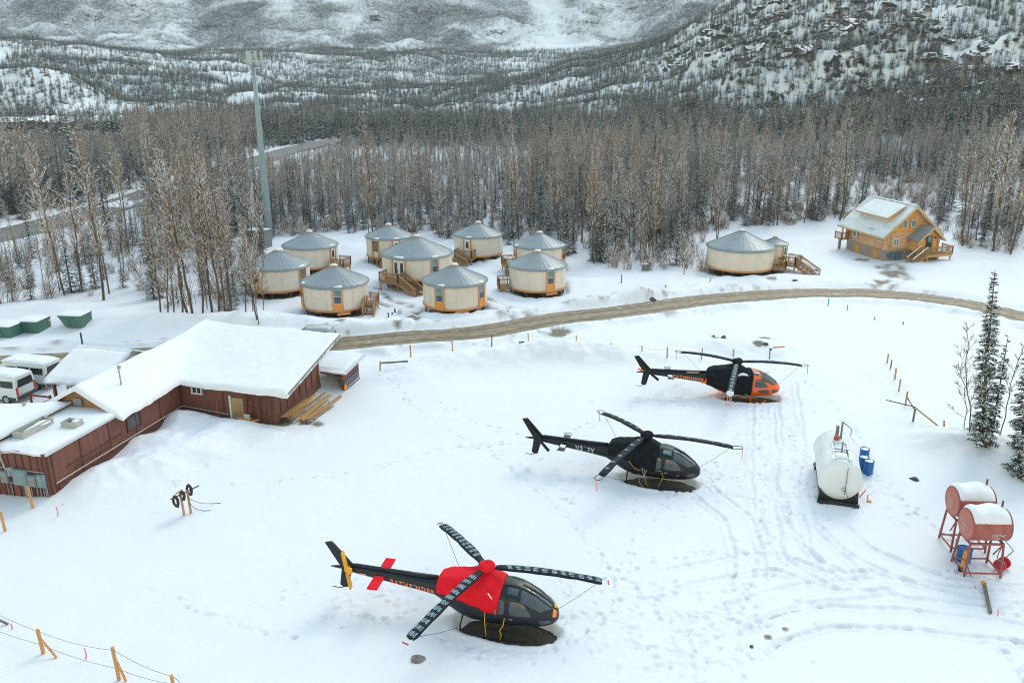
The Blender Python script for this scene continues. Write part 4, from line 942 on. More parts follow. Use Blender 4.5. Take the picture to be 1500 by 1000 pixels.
for i, ((yx, yy, R, fz), (label, ops, dk, _fz)) in enumerate(zip(YURT, YS)):
    g0 = height_flat(np.array([yx]), np.array([yy]))[0]
    T = thing('yurt', label, 'yurt', (yx, yy, g0), 0, 'tan round yurts on stilts')
    base = math.atan2(-yy, -yx); A = lambda deg: base + rad(deg)
    wh = 2.30 if i != 10 else 2.2; rise = .44 * R; n = 72
    mb = MB(); mb.lathe([(R * .985, fz - .02), (R * .995, fz + .5), (R, fz + wh)], n, 0)
    w = mb.build('canvas_wall', CANVAS, T, smooth=True)
    for q in range(6):      # canvas seams
        a = A(-75 + 27 * q + 5 * sin(i * 3 + q)); MB().tube([(R * 1.001 * cos(a), R * 1.001 * sin(a), fz + .05), (R * 1.006 * cos(a), R * 1.006 * sin(a), fz + wh - .1)], .012, 4).build('seam', mat('canvas_seam', (.62, .54, .46), .7), w)
    mb = MB(); mb.lathe([(R * .2, fz - .16), (R * 1.0, fz - .16), (R * 1.02, fz - .15), (R * 1.02, fz + .02), (R * .97, fz + .025)], n, 0, fm=[1, 1, 0, 0]); mb.build('floor_ring', [ORANGETRIM, GREYWOOD], T)
    for q in range(-2, 3):
        MB().box((0, q * R * .42, fz - .27), (2 * math.sqrt(max(.1, R * R * .94 - (q * R * .42) ** 2)), .12, .2), 0).build('floor_beam', GREYWOOD, T)
    for q in range(10):
        a = 2 * pi * q / 10 + .3 * i; rr = R * .93
        MB().box((rr * cos(a), rr * sin(a), (fz - .2 - .5) / 2), (.14, .14, fz - .2 + .5), a).build('stilt', mat('stilt_wood', (.13, .075, .055), .75, var=.2), T)
    for q in range(4):
        a = 2 * pi * q / 4 + .8 + i; MB().box((R * .45 * cos(a), R * .45 * sin(a), (fz - .2 - .5) / 2), (.16, .16, fz - .2 + .5)).build('stilt', mat('stilt_wood', (.13, .075, .055)), T)
    # roof with radial seams and slack between the rafters
    mb = MB(); nr = 9; na = 120; top_r = .42 if i != 10 else .25
    for k in range(nr + 1):
        t = k / nr; r_ = (R + .16) * (1 - t) + top_r * t
        for j in range(na):
            a = 2 * pi * j / na; sag = -.018 * sin(pi * t) * (1 - abs(cos(a * 15)) ** .5) - .04 * sin(pi * t); sl = .010 * sin(a * 30 + i)
            mb.v.append((r_ * cos(a), r_ * sin(a), fz + wh + rise * t ** .96 + sag + sl * (1 - t)))
    for k in range(nr):
        for j in range(na): mb.f.append((k * na + j, k * na + (j + 1) % na, (k + 1) * na + (j + 1) % na, (k + 1) * na + j)); mb.m.append(0)
    o = len(mb.v)
    for j in range(na): a = 2 * pi * j / na; mb.v.append(((R + .15) * cos(a), (R + .15) * sin(a), fz + wh - .09 - .02 * abs(sin(a * 15))))
    for j in range(na): mb.f.append((o + j, o + (j + 1) % na, (j + 1) % na, j)); mb.m.append(0)
    rf = mb.build('roof', YROOF, T, smooth=True)
    for q in range(30):
        a = 2 * pi * q / 30; P = [(((R + .17) * (1 - t) + top_r * t) * cos(a), ((R + .17) * (1 - t) + top_r * t) * sin(a), fz + wh + rise * t ** .96 - .04 * sin(pi * t) + .008) for t in (0, .25, .5, .75, 1)]
        MB().tube(P, .012, 4).build('roof_seam', mat('roof_seam', (.235, .272, .30), .4), rf)
    zt = fz + wh + rise; k = top_r / .42
    mb = MB(); mb.lathe([(.50 * k, zt - .04), (.47 * k, zt + .09), (.40 * k, zt + .16)], 20, 0); mb.lathe([(.40 * k, zt + .16), (.30 * k, zt + .24), (.15 * k, zt + .29), (.01, zt + .30)], 20, 1); mb.build('roof_dome', [DOMEB, DOMEW], rf, smooth=True)
    for (kind, deg) in ops:
        opening(T, R, A(deg), fz, wh, kind, panel=kind == 'window')
        # wet snow caught above the opening
        for q in range(1 if kind != 'double_door' else 2):
            a = A(deg + 3 - 7 * q); t = .10; r_ = (R + .16) * (1 - t) + top_r * t
            b = blob(MB(), (0, 0, 0), .16, .42, .05, 0, 8); so = b.build('snow_patch', SNOW, rf, smooth=True); so.location = (r_ * cos(a), r_ * sin(a), fz + wh + rise * t + .0); so.rotation_euler = (0, math.atan2(rise, R), a)
    if dk:
        deg, dw, dd, st = dk; deck(T, R, A(deg), fz, dw, dd, st)
    if i in (0, 5, 8):   # loose plank box hung under the floor
        a = A(12 if i != 8 else 30); MB().box((R * .97 * cos(a), R * .97 * sin(a), fz - .34), (1.3, .3, .28), a + pi / 2).build('skirting_box', ORANGETRIM, T)

# ------------------------------------------------------------------ log cabin
LOG = mat('peeled_logs', (.56, .30, .16), .6, col2=(.76, .48, .30), scale=3, stretch=(.6, 1, 1), bump=.2, bscale=8)
BOARD = mat('orange_boards', (.78, .34, .085), .55, col2=(.88, .46, .15), scale=2, stretch=(3, 3, .3), bump=.1)
METALROOF = mat('frosty_metal_roof', (.60, .63, .67), .5, var=.08, scale=1.2, col2=(.78, .79, .81))
FASCIA = mat('pale_fascia', (.56, .38, .20), .55, var=.1)
SKIRT = mat('grey_skirting', (.27, .21, .165), .8, col2=(.40, .33, .28), scale=4, stretch=(3, 3, .4))
HX, HY, HRZ = 50.8, 108.0, rad(15.1)
H = thing('log_cabin', 'peeled log cabin with grey metal roof, dormer and gabled orange porch', 'cabin', (HX, HY, 0), HRZ)
hw, hl, ez, rz_ = 3.3, 7.6, 3.25, 7.05     # half width, length, eave and ridge heights; front wall at y = 0, length towards +y
for (x0, y0, x1, y1) in [(-hw, 0, hw, 0), (-hw, hl, hw, hl), (-hw, 0, -hw, hl), (hw, 0, hw, hl)]:
    wl_ = MB(); L = math.hypot(x1 - x0, y1 - y0)
    wl_.beam((x0, y0, .5), (x1, y1, .5), .16, 2.0); s = wl_.build('skirting', SKIRT, H)
    n = int(L / .32)
    for q in range(n):
        t = (q + .5) / n; c = Vector((x0 + (x1 - x0) * t, y0 + (y1 - y0) * t, .48)); nrm = Vector((y1 - y0, -(x1 - x0), 0)).normalized()
        if (c + nrm).xy.length < c.xy.length and x0 == x1: nrm = -nrm
        if y0 == y1: nrm = Vector((0, -1 if y0 == 0 else 1, 0))
        else: nrm = Vector((-1 if x0 < 0 else 1, 0, 0))
        MB().box(tuple(c + nrm * .095), (L / n - .02, .03, 1.9) if y0 == y1 else (.03, L / n - .02, 1.9)).build('plank', SKIRT, s)
    for q in range(7):
        zz = 1.58 + q * .29 + (.14 if y0 == y1 else 0); d = Vector((x1 - x0, y1 - y0, 0)).normalized()
        if zz > 3.5: continue
        MB().tube([Vector((x0, y0, zz)) - d * .42, Vector((x1, y1, zz)) + d * .42], .165, 10).build('log', LOG, H, smooth=True)
    MB().beam((x0, y0, 2.5), (x1, y1, 2.5), .12, 2.1).build('chinking', LOG, H)
pit = (rz_ - ez) / (hw + 1.2)
for y in (0, hl):       # gable walls in upright boards
    zt = lambda x: rz_ - .28 - abs(x) * pit
    g = MB(); g.slab([(-hw, y, 3.4), (hw, y, 3.4), (hw, y, zt(hw)), (0, y, zt(0)), (-hw, y, zt(hw))], .1, d=(0, 1 if y else -1, 0)); gw = g.build('gable_wall', BOARD, H)
    sg = -1 if y == 0 else 1
    for q in range(22):
        x = -hw + (q + .5) * 2 * hw / 22
        MB().box((x, y + sg * .11, (3.4 + zt(x)) / 2), (.05, .03, zt(x) - 3.4)).build('batten', FASCIA if q % 7 == 3 else BOARD, gw)
def metal_slope(name, a, b, c, d_, m, parent, ribs=True, th=.12):
    """a-b along the eave, d-c along the ridge"""
    a, b, c, d_ = map(Vector, (a, b, c, d_)); nrm = (b - a).cross(d_ - a).normalized(); nrm = nrm if nrm.z > 0 else -nrm
    o = MB().slab([a, b, c, d_], th, d=nrm).build(name, m, parent)
    n = int((b - a).length / .42)
    if ribs:
        for q in range(n + 1):
            t = q / n; MB().beam(a.lerp(b, t) + nrm * .015, d_.lerp(c, t) + nrm * .015, .035, .035).build('roof_rib', m, o)
    return o
yF, yB, ov = -.9, hl + .9, hw + 1.2
rl = metal_slope('roof_slope', (-ov, yF, ez), (-ov, yB, ez), (0, yB, rz_), (0, yF, rz_), METALROOF, H)
rr = metal_slope('roof_slope', (ov, yF, ez), (ov, yB, ez), (0, yB, rz_), (0, yF, rz_), METALROOF, H)
for y in (yF - .02, yB + .02):
    for sg in (-1, 1): MB().beam((sg * ov, y, ez - .12), (0, y, rz_ - .12), .06, .28).build('barge_board', FASCIA, H)
for sg in (-1, 1): MB().beam((sg * (ov + .02), yF, ez - .12), (sg * (ov + .02), yB, ez - .12), .05, .2).build('fascia', FASCIA, H)
MB().beam((0, yF, rz_ + .03), (0, yB, rz_ + .03), .3, .05).build('ridge_cap', METALROOF, H)
# shed dormer on the left slope
zs = lambda x: rz_ + x * pit      # left slope, x negative
dx0, dx1, dy0, dy1 = -2.75, -.55, .9, 6.4; dz0, dz1 = 5.62, rz_ - .18
dm_ = MB(); dm_.slab([(dx0 - .45, dy0 - .4, dz0 - .15), (dx0 - .45, dy1 + .4, dz0 - .15), (dx1, dy1 + .4, dz1 + .08), (dx1, dy0 - .4, dz1 + .08)], .14); D = dm_.build('dormer_roof', mat('snowy_metal', (.62, .66, .68), .5, col2=(.78, .80, .82), scale=1.2), H)
MB().beam((dx0 - .47, dy0 - .4, dz0 - .26), (dx0 - .47, dy1 + .4, dz0 - .26), .05, .2).build('dormer_fascia', FASCIA, D)
for y in (dy0 - .42, dy1 + .42): MB().beam((dx0 - .45, y, dz0 - .25), (dx1, y, dz1 - .02), .05, .2).build('dormer_fascia', FASCIA, D)
MB().slab([(dx0, dy0, zs(dx0)), (dx0, dy1, zs(dx0)), (dx0, dy1, dz0 - .1), (dx0, dy0, dz0 - .1)], .08, d=(-1, 0, 0)).build('dormer_wall', mat('white_wall', (.55, .57, .58), .6), H)
for y in (dy0, dy1): MB().slab([(dx0, y, zs(dx0)), (dx1 - .2, y, zs(dx1)), (dx1 - .2, y, dz1 - .1), (dx0, y, dz0 - .1)], .08, d=(0, 1, 0)).build('dormer_side', BOARD, H)
def win(parent, c, w, h, nrm, frame=WHITEP, glass=WINGLASS, name='window', split=False):
    """framed window: centre, size, outward direction in the plane z = const"""
    a = math.atan2(nrm[1], nrm[0]) + pi / 2
    f = MB(); 
    for (x, z, sx, sz) in ((0, h / 2, w + .16, .09), (0, -h / 2, w + .16, .09), (-w / 2, 0, .09, h), (w / 2, 0, .09, h)): f.box((x, -.03, z), (sx, .08, sz))
    if split: f.box((0, -.03, 0), (.06, .06, h))
    fo = f.build(name, frame, parent); fo.location = c; fo.rotation_euler = (0, 0, a)
    p = MB().box((0, 0, 0), (w, .03, h)).build('pane', glass, fo); return fo
for (y, w) in ((5.6, .9), (4.5, 1.5), (1.7, .7), (2.5, .5)): win(H, (dx0 - .09, y, 5.28), w * .85, .42, (-1, 0))
for x in (-1.0, .35): win(H, (x, -.14, 4.75), .72, .95, (0, -1), mat('pale_trim', (.62, .58, .50), .5))
win(H, (-1.95, -.2, 2.45), .75, .85, (0, -1), split=True)
win(H, (-hw - .2, 6.0, 2.5), .8, .9, (-1, 0)); win(H, (-hw - .2, .95, 2.75), .8, .6, (-1, 0))
for y in (5.3, 1.6): MB().box((-hw - .13, y, .62), (.05, .75, 1.0)).build('hatch', ORANGEPANEL, H)
for (x, w, h, z) in ((-2.85, .35, .5, .8), (-2.2, .75, .8, .75), (-1.35, .8, 1.1, .62)): MB().box((x, -.2, z), (w, .18, h)).build('utility_box', mat('blue_grey_steel', (.10, .15, .18), .5), H)
for q in range(3): blob(MB(), (0, 0, 0), .14, .5, .07).build('snow_patch', SNOW, H, smooth=True, loc=(-1.3 + .1 * q, 2.0 + q * .9, zs(-1.2) + .33), rz=0)
blob(MB(), (0, 0, 0), .3, .5, .10).build('snow_patch', SNOW, H, smooth=True, loc=(-3.7, 2.4, ez + .78 * pit + .02))
# gabled porch
px0, px1, py0 = .15, 3.1, -1.7; pf = 1.35; pe, pr = 3.25, 4.55; pm = (px0 + px1) / 2
PW = MB(); PW.slab([(px0, py0, pf), (px1, py0, pf), (px1, py0, pe), (pm, py0, pr - .1), (px0, py0, pe)], .1, d=(0, -1, 0)); po = PW.build('porch_front', BOARD, H)
for x, sg in ((px0, -1), (px1, 1)):
    MB().box((x, py0 / 2, (pf + pe) / 2), (.1, -py0 - .12, pe - pf)).build('porch_side', BOARD, H)
    for q in range(5): MB().box((x + sg * .065, py0 * (q + .6) / 5.4, (pf + pe) / 2), (.03, .05, pe - pf)).build('batten', FASCIA, po)
    MB().tube([(x, py0 - .1, .2), (x, py0 - .1, pe)], .12, 8).build('porch_post', LOG, H)
for sg in (-1, 1):
    xe = px0 - .55 if sg < 0 else px1 + .55; ze = pe - .42
    metal_slope('porch_roof', (xe, py0 - .75, ze), (xe, .05, ze), (pm, .05, pr), (pm, py0 - .75, pr), mat('plain_metal_roof', (.26, .29, .31), .45, var=.1), H)
    MB().beam((xe, py0 - .77, ze - .1), (pm, py0 - .77, pr - .1), .05, .2).build('porch_barge_board', FASCIA, H)
dr = MB().box((pm + .05, py0 - .13, pf + 1.0), (.85, .06, 2.0)).build('door', mat('dark_door', (.03, .045, .05), .4), H)
MB().box((pm + .05, py0 - .165, pf + 1.55), (.6, .012, .75)).build('pane', WINGLASS, dr)
for x in (pm - .75, pm + .85): MB().box((x, py0 - .2, pf + 1.75), (.14, .18, .22)).build('porch_lamp', BLACKM, H)
# porch deck with stairs going down to the left
dw_ = MB()
for q in range(12): dw_.beam((px0 - .1, py0 - .18 - q * .14, pf - .04), (px1 + .75, py0 - .18 - q * .14, pf - .04), .125, .05)
PD_ = tag(dw_.build('porch_deck', DECKWOOD, H), kind='stuff')
yE = py0 - .18 - 12 * .14
for x in (px0 + .2, pm + .3, px1 + .65): MB().box((x, yE + .15, .45), (.14, .14, 1.8)).build('deck_post', WOOD, PD_)
MB().beam((px0 - .1, yE, pf - .18), (px1 + .75, yE, pf - .18), .06, .24).build('joist', WOOD, PD_)
rail_run(PD_, (px0 + .1, yE), (px1 + .75, yE), pf, pf, DECKWOOD); rail_run(PD_, (px1 + .75, yE), (px1 + .75, py0), pf, pf, DECKWOOD)
for q in range(7):
    x = px0 - .2 - q * .27; MB().box((x, yE + .55, pf - .1 - (q + .5) * .19), (.27, 1.1, .05)).build('step', DECKWOOD, PD_)
for y in (yE, yE + 1.1):
    a, b = (px0 - .05, y), (px0 - 2.05, y)
    MB().beam((a[0], y, pf - .2), (b[0], y, -.15), .06, .26).build('stringer', DECKWOOD, PD_)
    rail_run(PD_, a, b, pf, -.05, DECKWOOD)
    MB().beam((a[0], y, pf + 1.0), (b[0], y, .95), .13, .05).build('rail_snow', SNOW, PD_)
MB().box((2.3, -1.6, .55), (1.6, .1, 1.4)).build('under_porch_wall', SKIRT, H)
# balcony at the back left
bk = MB()
for q in range(10): bk.beam((-hw - 1.2, hl - .2 + .14 * q, 1.4), (-hw + 1.5, hl - .2 + .14 * q, 1.4), .125, .06)
BK = tag(bk.build('balcony_deck', DECKWOOD, H), kind='stuff')
rail_run(BK, (-hw - 1.2, hl - .2), (-hw - 1.2, hl + 1.2), 1.42, 1.42, DECKWOOD); rail_run(BK, (-hw - 1.2, hl - .2), (-hw - .2, hl - .2), 1.42, 1.42, DECKWOOD)
MB().tube([(-hw - 1.0, hl + .3, -.3), (-hw - 1.0, hl + .3, 1.35)], .18, 8).build('balcony_pier', mat('concrete', (.16, .17, .17), .8), BK); MB().tube([(-hw - 1.0, hl, 1.4), (-hw - 1.0, hl, 3.4)], .13, 8).build('balcony_post', LOG, BK)

# ------------------------------------------------------------------ brown lodge
BROWN = mat('brown_boards', (.135, .046, .034), .75, col2=(.20, .08, .06), scale=1.6, stretch=(3, 3, .25), bump=.25, bscale=12)
BROWND = mat('brown_trim', (.105, .037, .028), .7, var=.2)
AX, AY, ARZ = -26.8, 44.5, rad(-14.5)
LG = thing('lodge', 'long low dark brown lodge with thick snow on its roofs', 'building', (AX, AY, 0), ARZ)
def wall(name, a, b, h0, h1, parent, m=BROWN, batten=1.22, out=(0, -1)):
    """upright board wall from a to b with its top running h0 -> h1"""
    a, b = Vector((a[0], a[1], 0)), Vector((b[0], b[1], 0)); d = (b - a); L = d.length; d.normalize(); nrm = Vector((out[0], out[1], 0))
    o = MB().slab([a + Vector((0, 0, -1)), b + Vector((0, 0, -1)), b + Vector((0, 0, h1)), a + Vector((0, 0, h0))], .15, d=-nrm).build(name, m, parent)
    n = max(1, int(L / batten))
    for q in range(n + 1):
        t = min(max(q / n, .02), .98); p = a.lerp(b, t) + nrm * (.17); hh = h0 + (h1 - h0) * t
        MB().box((p.x, p.y, (hh - 1) / 2), (.09, .05, hh + 1) if abs(d.x) > .7 else (.05, .09, hh + 1)).build('batten', BROWND, o)
    return o
def snow_sheet(name, A, B, Cc, Dd, th, parent, nu=26, nv=20, wob=.12, seed=1, edge=(1, 1, 1, 1)):
    """deep roof snow: A-B eave, D-C ridge; rounded towards the open edges"""
    A, B, Cc, Dd = map(Vector, (A, B, Cc, Dd)); mb = MB(); rr_ = random.Random(seed)
    def f(u, v):
        k = 1.0
        if edge[0]: k = min(k, (v + .0) / .07)
        if edge[2]: k = min(k, (1 - v) / .07)
        if edge[3]: k = min(k, u / .05)
        if edge[1]: k = min(k, (1 - u) / .05)
        k = math.sqrt(max(0, 1 - (1 - min(1, max(0, k))) ** 2))
        p = A.lerp(B, u).lerp(Dd.lerp(Cc, u), v)
        nz = float(fbm(np.array([p.x + seed * 13]), np.array([p.y]), 2.6, 3)[0]) - .5
        eave = (float(vnoise(np.array([u * 9 + seed * 5]), np.array([seed * 1.0]))[0]) - .3) * wob * 3 if edge[0] and v < .02 else 0
        q = (A.lerp(B, u) - Dd.lerp(Cc, u)); q.z = 0
        if q.length > 1e-6: p = p + q.normalized() * eave
        p.z += th * k * (1 + nz * .9) + nz * .06 * k
        return p
    mb.grid(f, nu, nv)
    n1 = nv + 1; o = len(mb.v)
    rim = [i * n1 for i in range(nu + 1)] + [nu * n1 + j for j in range(1, n1)] + [i * n1 + nv for i in range(nu - 1, -1, -1)] + [j for j in range(nv - 1, 0, -1)]
    for i in rim: v = mb.v[i]; mb.v.append((v[0], v[1], v[2] - .10))
    for q in range(len(rim)): mb.f.append((rim[q], rim[(q + 1) % len(rim)], o + (q + 1) % len(rim), o + q)); mb.m.append(0)
    return mb.build(name, SNOW, parent, smooth=True)
# flat roofed front part
wall('front_wall', (-9.8, 0), (0, 0), 3.0, 3.0, LG, batten=.5, out=(0, -1))
wr = wall('side_wall', (0, 0), (0, 12.5), 3.0, 3.0, LG, batten=2.4, out=(1, 0))
MB().box((-1.75, 3.2, 2.94), (3.5, 6.7, .2)).build('flat_roof', BROWND, LG)
snow_sheet('roof_snow', (-3.45, -.18, 3.0), (.22, -.18, 3.0), (.22, 7.2, 3.0), (-3.45, 7.2, 3.0), .20, LG, 24, 24, .06, 3, (1, 1, 0, 0))
MB().box((.02, -.1, 2.98), (.2, .3, .12)).build('roof_edge', BROWND, LG)
# curb boxes on the flat roof
def curb(c, sx, sy, h):
    o = MB()
    for (x, y, w, d) in ((0, -sy / 2, sx, .06), (0, sy / 2, sx, .06), (-sx / 2, 0, .06, sy), (sx / 2, 0, .06, sy)): o.box((c[0] + x, c[1] + y, 3.1 + h / 2), (w, d, h))
    k = tag(o.build('roof_curb', mat('grey_board', (.40, .40, .38), .7, var=.15), LG))
    blob(MB(), (0, 0, 0), sx * .42, sy * .42, .12).build('snow_patch', SNOW, k, smooth=True, loc=(c[0] + .15, c[1] + .3, 3.1 + h * .7)); return k
curb((-2.75, 2.2), .75, 2.4, .5); curb((-1.0, 3.4), 1.0, .7, .42)
# higher lean-to roof left of the flat roof, with its dark step
MB().slab([(-3.47, .0, 2.9), (-3.47, 6.4, 2.9), (-3.47, 6.4, 3.5), (-3.47, .0, 3.5)], .1, d=(1, 0, 0)).build('roof_step', mat('black_felt', (.02, .022, .024), .8), LG)
MB().slab([(-10.0, -.5, 3.2), (-3.3, -.5, 3.5), (-3.3, 5.9, 3.5), (-10.0, 3.7, 3.2)], .15).build('lean_to_roof', BROWND, LG)
snow_sheet('roof_snow', (-10.2, 3.8, 3.2), (-10.2, -.5, 3.2), (-3.2, -.5, 3.52), (-3.2, 6.0, 3.52), .18, LG, 30, 10, .1, 5, (1, 1, 1, 1))
MB().slab([(-9.8, -.4, -.5), (-9.8, 3.6, -.5), (-9.8, 3.6, 3.1), (-9.8, -.4, 3.1)], .1, d=(1, 0, 0)).build('side_wall', BROWN, LG)
for q, (x, y) in enumerate([(-5.6, 4.6)]): MB().tube([(x, y, 3.0), (x, y, 3.75)], .11, 8).build('vent_pipe', GREYM, LG)
# gabled part of the long wing: ridge x = -2.6
gx, gy0, gy1, gr, ge = -2.6, 6.1, 20.3, 4.55, 2.95
gb = MB().slab([(-6.0, gy0, 3.05), (.15, gy0, 3.05), (gx, gy0, gr - .1)], .12, d=(0, -1, 0)).build('gable_end', mat('bare_plywood', (.42, .21, .10), .65, col2=(.30, .16, .09), scale=2, stretch=(3, 1, .4)), LG)
lv = MB().box((gx - .15, gy0 - .15, 3.55), (.62, .05, .48)).build('louvre', GREYM, gb)
for q in range(5): MB().box((gx - .15, gy0 - .19, 3.38 + q * .085), (.56, .03, .03)).build('slat', GREYM, gb)
MB().slab([(gx, gy0 - .35, gr), (.35, gy0 - .35, ge), (.35, gy1, ge), (gx, gy1, gr)], .14).build('roof_slope', BROWND, LG)
MB().slab([(gx, gy0 - .35, gr), (gx, gy1, gr), (-5.6, gy1, 2.95), (-5.6, gy0 - .35, 2.95)], .14).build('roof_slope', BROWND, LG)
MB().tube([(-1.2, 8.3, 3.7), (-1.25, 8.3, 5.2)], .05, 6).build('vent_pipe', GREYM, LG)
MB().tube([(-1.2, 8.3, 5.15), (-1.2, 8.3, 5.35)], .12, 8).build('pipe_cap', GREYM, LG)
# cross wing: front wall y = 12.5, ridge y = 20.3
cx, ry, re, rr2 = 7.15, 20.3, 2.90, 4.55
wf = wall('front_wall', (0, 12.5), (cx, 12.5), 2.85, 2.85, LG, batten=2.4, out=(0, -1))
wg = MB().slab([(cx, 12.5, -1), (cx, 19.6, -1), (cx, 19.6, rr2 - .38), (cx, 12.5, 2.75)], .15, d=(-1, 0, 0)).build('gable_wall', BROWN, LG)
for q in range(8):
    y = 12.6 + q * .95; MB().box((cx + .17, y, .9), (.05, .06 if q % 2 else .12, 3.6 + (y - 12.5) * .24 - .2)).build('batten', BROWND, wg)
MB().beam((cx + .18, 12.5, .55), (cx + .18, 19.6, .55), .06, .5).build('base_board', mat('brown_light', (.15, .062, .05), .7, var=.15), wg)
ex = 8.9
MB().slab([(0, 12.05, re), (ex, 12.05, re), (ex, ry, rr2), (-2.6, ry, rr2)], .16).build('roof_slope', BROWND, LG)
MB().box((2.2, 19.6, 2), (9.8, .15, 5)).build('back_wall', BROWN, LG)
# one blanket of snow over both gabled wings, filling the valley between them
def blanket():
    X0, X1, X2, Y0, Y1, Y2 = -5.8, .55, ex + .05, gy0 - .4, 11.85, ry + .15
    xs_ = np.unique(np.r_[np.linspace(X0, X1, 40), np.linspace(X1, X2, 54)]); ys_ = np.unique(np.r_[np.linspace(Y0, Y1, 38), np.linspace(Y1, Y2, 52)])
    X, Y = np.meshgrid(xs_, ys_, indexing='ij')
    P = gr - (gr - ge) * np.abs(X - gx) / (.35 - gx); Q = re + (rr2 - re) * (Y - 12.05) / (ry - 12.05)
    Q = np.where(X < gx, Q - (gx - X) * .6, Q); k = .22
    Hh = k * np.log(np.exp(np.clip(P, -9, 9) / k) + np.exp(np.clip(Q, -9, 9) / k)); Hh = np.where(X > .55, Q + k * np.log(1 + np.exp((P - Q) / k)), Hh)
    d = np.minimum.reduce([X - X0, Y - Y0, X2 - X, Y2 - Y, np.where(Y < Y1, X1 - X, 9), np.where(X > X1, Y - Y1, 9), np.hypot(np.maximum(X1 - X, 0), np.maximum(Y - Y1, 0)) + np.where((X > X1) | (Y < Y1), 9, 0)])
    d = np.clip(d / .40, 0, 1); r = np.sqrt(1 - (1 - d) ** 2)
    n = fbm(X, Y, 2.4, 4) - .5; n2 = fbm(X + 50, Y, .8, 3) - .5
    Z = Hh + r * (.17 + .24 * n + .08 * n2 + .12 * np.exp(-((X + 2.4) / 2.2) ** 2 - ((Y - 19.8) / 1.6) ** 2)) + .02
    # ragged eaves
    e1 = (fbm(Y * 0 + 3, Y, 1.1, 3) - .42) * .5 * (1 - d) * ((np.abs(X - X1) < .01) & (Y <= Y1)); e2 = (fbm(X, X * 0 + 7, 1.1, 3) - .42) * .5 * ((np.abs(Y - Y1) < .01) & (X >= X1))
    X = X + e1; Y = Y - e2
    nx_, ny_ = len(xs_), len(ys_); mb = MB(); keep = lambda i, j: not (xs_[i] > X1 - .01 and ys_[j] < Y1 - .01)
    mb.v = [(a, b, c) for a, b, c in zip(X.ravel(), Y.ravel(), Z.ravel())]
    edges = {}
    for i in range(nx_ - 1):
        for j in range(ny_ - 1):
            if not keep(i, j): continue
            q = (i * ny_ + j, (i + 1) * ny_ + j, (i + 1) * ny_ + j + 1, i * ny_ + j + 1); mb.f.append(q); mb.m.append(0)
            for a, b in zip(q, q[1:] + q[:1]): edges[(a, b)] = 1
    for (a, b) in list(edges):
        if (b, a) not in edges:
            o = len(mb.v); mb.v += [(mb.v[b][0], mb.v[b][1], mb.v[b][2] - .16), (mb.v[a][0], mb.v[a][1], mb.v[a][2] - .16)]; mb.f.append((b, a, o + 1, o)); mb.m.append(0)
    return mb.build('roof_snow', SNOW, LG, smooth=True)
blanket()
MB().beam((ex + .02, 12.0, re - .02), (ex + .02, ry, rr2 - .02), .06, .26).build('barge_board', mat('grey_fascia', (.22, .20, .19), .7), LG)
MB().beam((.3, 12.0, re - .1), (ex, 12.0, re - .1), .06, .22).build('fascia', BROWND, LG)
# windows, door and fittings
w_ = win(LG, (1.0 + .55, 12.5 - .17, 2.42), .75, .62, (0, -1), WHITEP, GLASS, split=True)
w_ = win(LG, (.17, 7.3, 1.95), 1.3, .95, (1, 0), BROWND, GLASS)
dd = MB().box((4.7, 12.30, 1.0), (.95, .06, 2.2)).build('door', mat('tan_door', (.42, .27, .14), .5, var=.06), LG); dd['label'] = 'tan panelled door'
for (x, z) in ((-.2, 1.55), (.2, 1.55), (-.2, .95), (.2, .95), (-.2, .35), (.2, .35)): MB().box((4.7 + x, 12.265, z), (.28, .02, .42)).build('door_panel', mat('tan_door_panel', (.36, .225, .115), .5), dd)
for x in (4.13, 5.24): MB().box((x, 12.3, 1.05), (.12, .08, 2.35)).build('door_frame', WHITEP if x < 5 else BROWND, LG)
for (x, y) in ((5.6, 12.0), (6.5, 12.0)): MB().box((x, y, 1.0), (.16, .16, 3.6)).build('porch_post', BROWND, LG)
MB().box((6.05, 12.42, 1.4), (.7, .05, 1.1)).build('recess', mat('recess_shade', (.03, .014, .012), .8), LG)  # thin flat panel; the shade of a recess is put into its colour
MB().tube([(.24, .2, 1.05), (.24, 12.2, 1.05), (.4, 12.28, 1.05), (3.9, 12.28, .8)], .035, 6).build('conduit', mat('pale_conduit', (.50, .42, .40), .5), LG)
MB().beam((.22, .4, .35), (.22, 12.4, .35), .05, .9).build('base_board', BROWND, LG)
for (y0, y1, z) in ((1.2, 6.0, 1.62), (1.8, 4.8, 1.28)): MB().beam((.2, y0, z), (.2, y1, z), .05, .07).build('ledger', BROWND, LG)
MB().tube([(.3, 12.3, 2.7), (.3, 12.3, .4)], .05, 6).build('downspout', BROWND, LG)
STEEL = mat('electrical_grey', (.20, .27, .29), .45, var=.08)
for (x, w, h, z) in ((-2.85, .48, .72, 1.32), (-1.72, 1.0, .98, 1.42), (-.90, .55, .68, 1.30), (-.32, .46, .78, 1.36), (-2.40, .28, .5, 1.7)):
    b = bevel(MB().box((x, -.29, z), (w, .24, h)).build('electrical_box', STEEL if x != -2.40 else mat('pale_steel', (.45, .47, .46), .5), LG), .02)
    MB().box((x, -.42, z), (w * .84, .02, h * .86)).build('box_lid', STEEL, b)
    if w in (.48, .55): MB().box((x, -.435, z - .02), (.18, .01, .12)).build('notice', mat('warning_label', (.55, .12, .08), .5), b)
MB().beam((-3.2, -.2, .95), (-.1, -.2, .95), .06, .06).build('rail', GREYM, LG); MB().beam((-3.2, -.2, 1.86), (-.1, -.2, 1.86), .06, .06).build('rail', GREYM, LG)
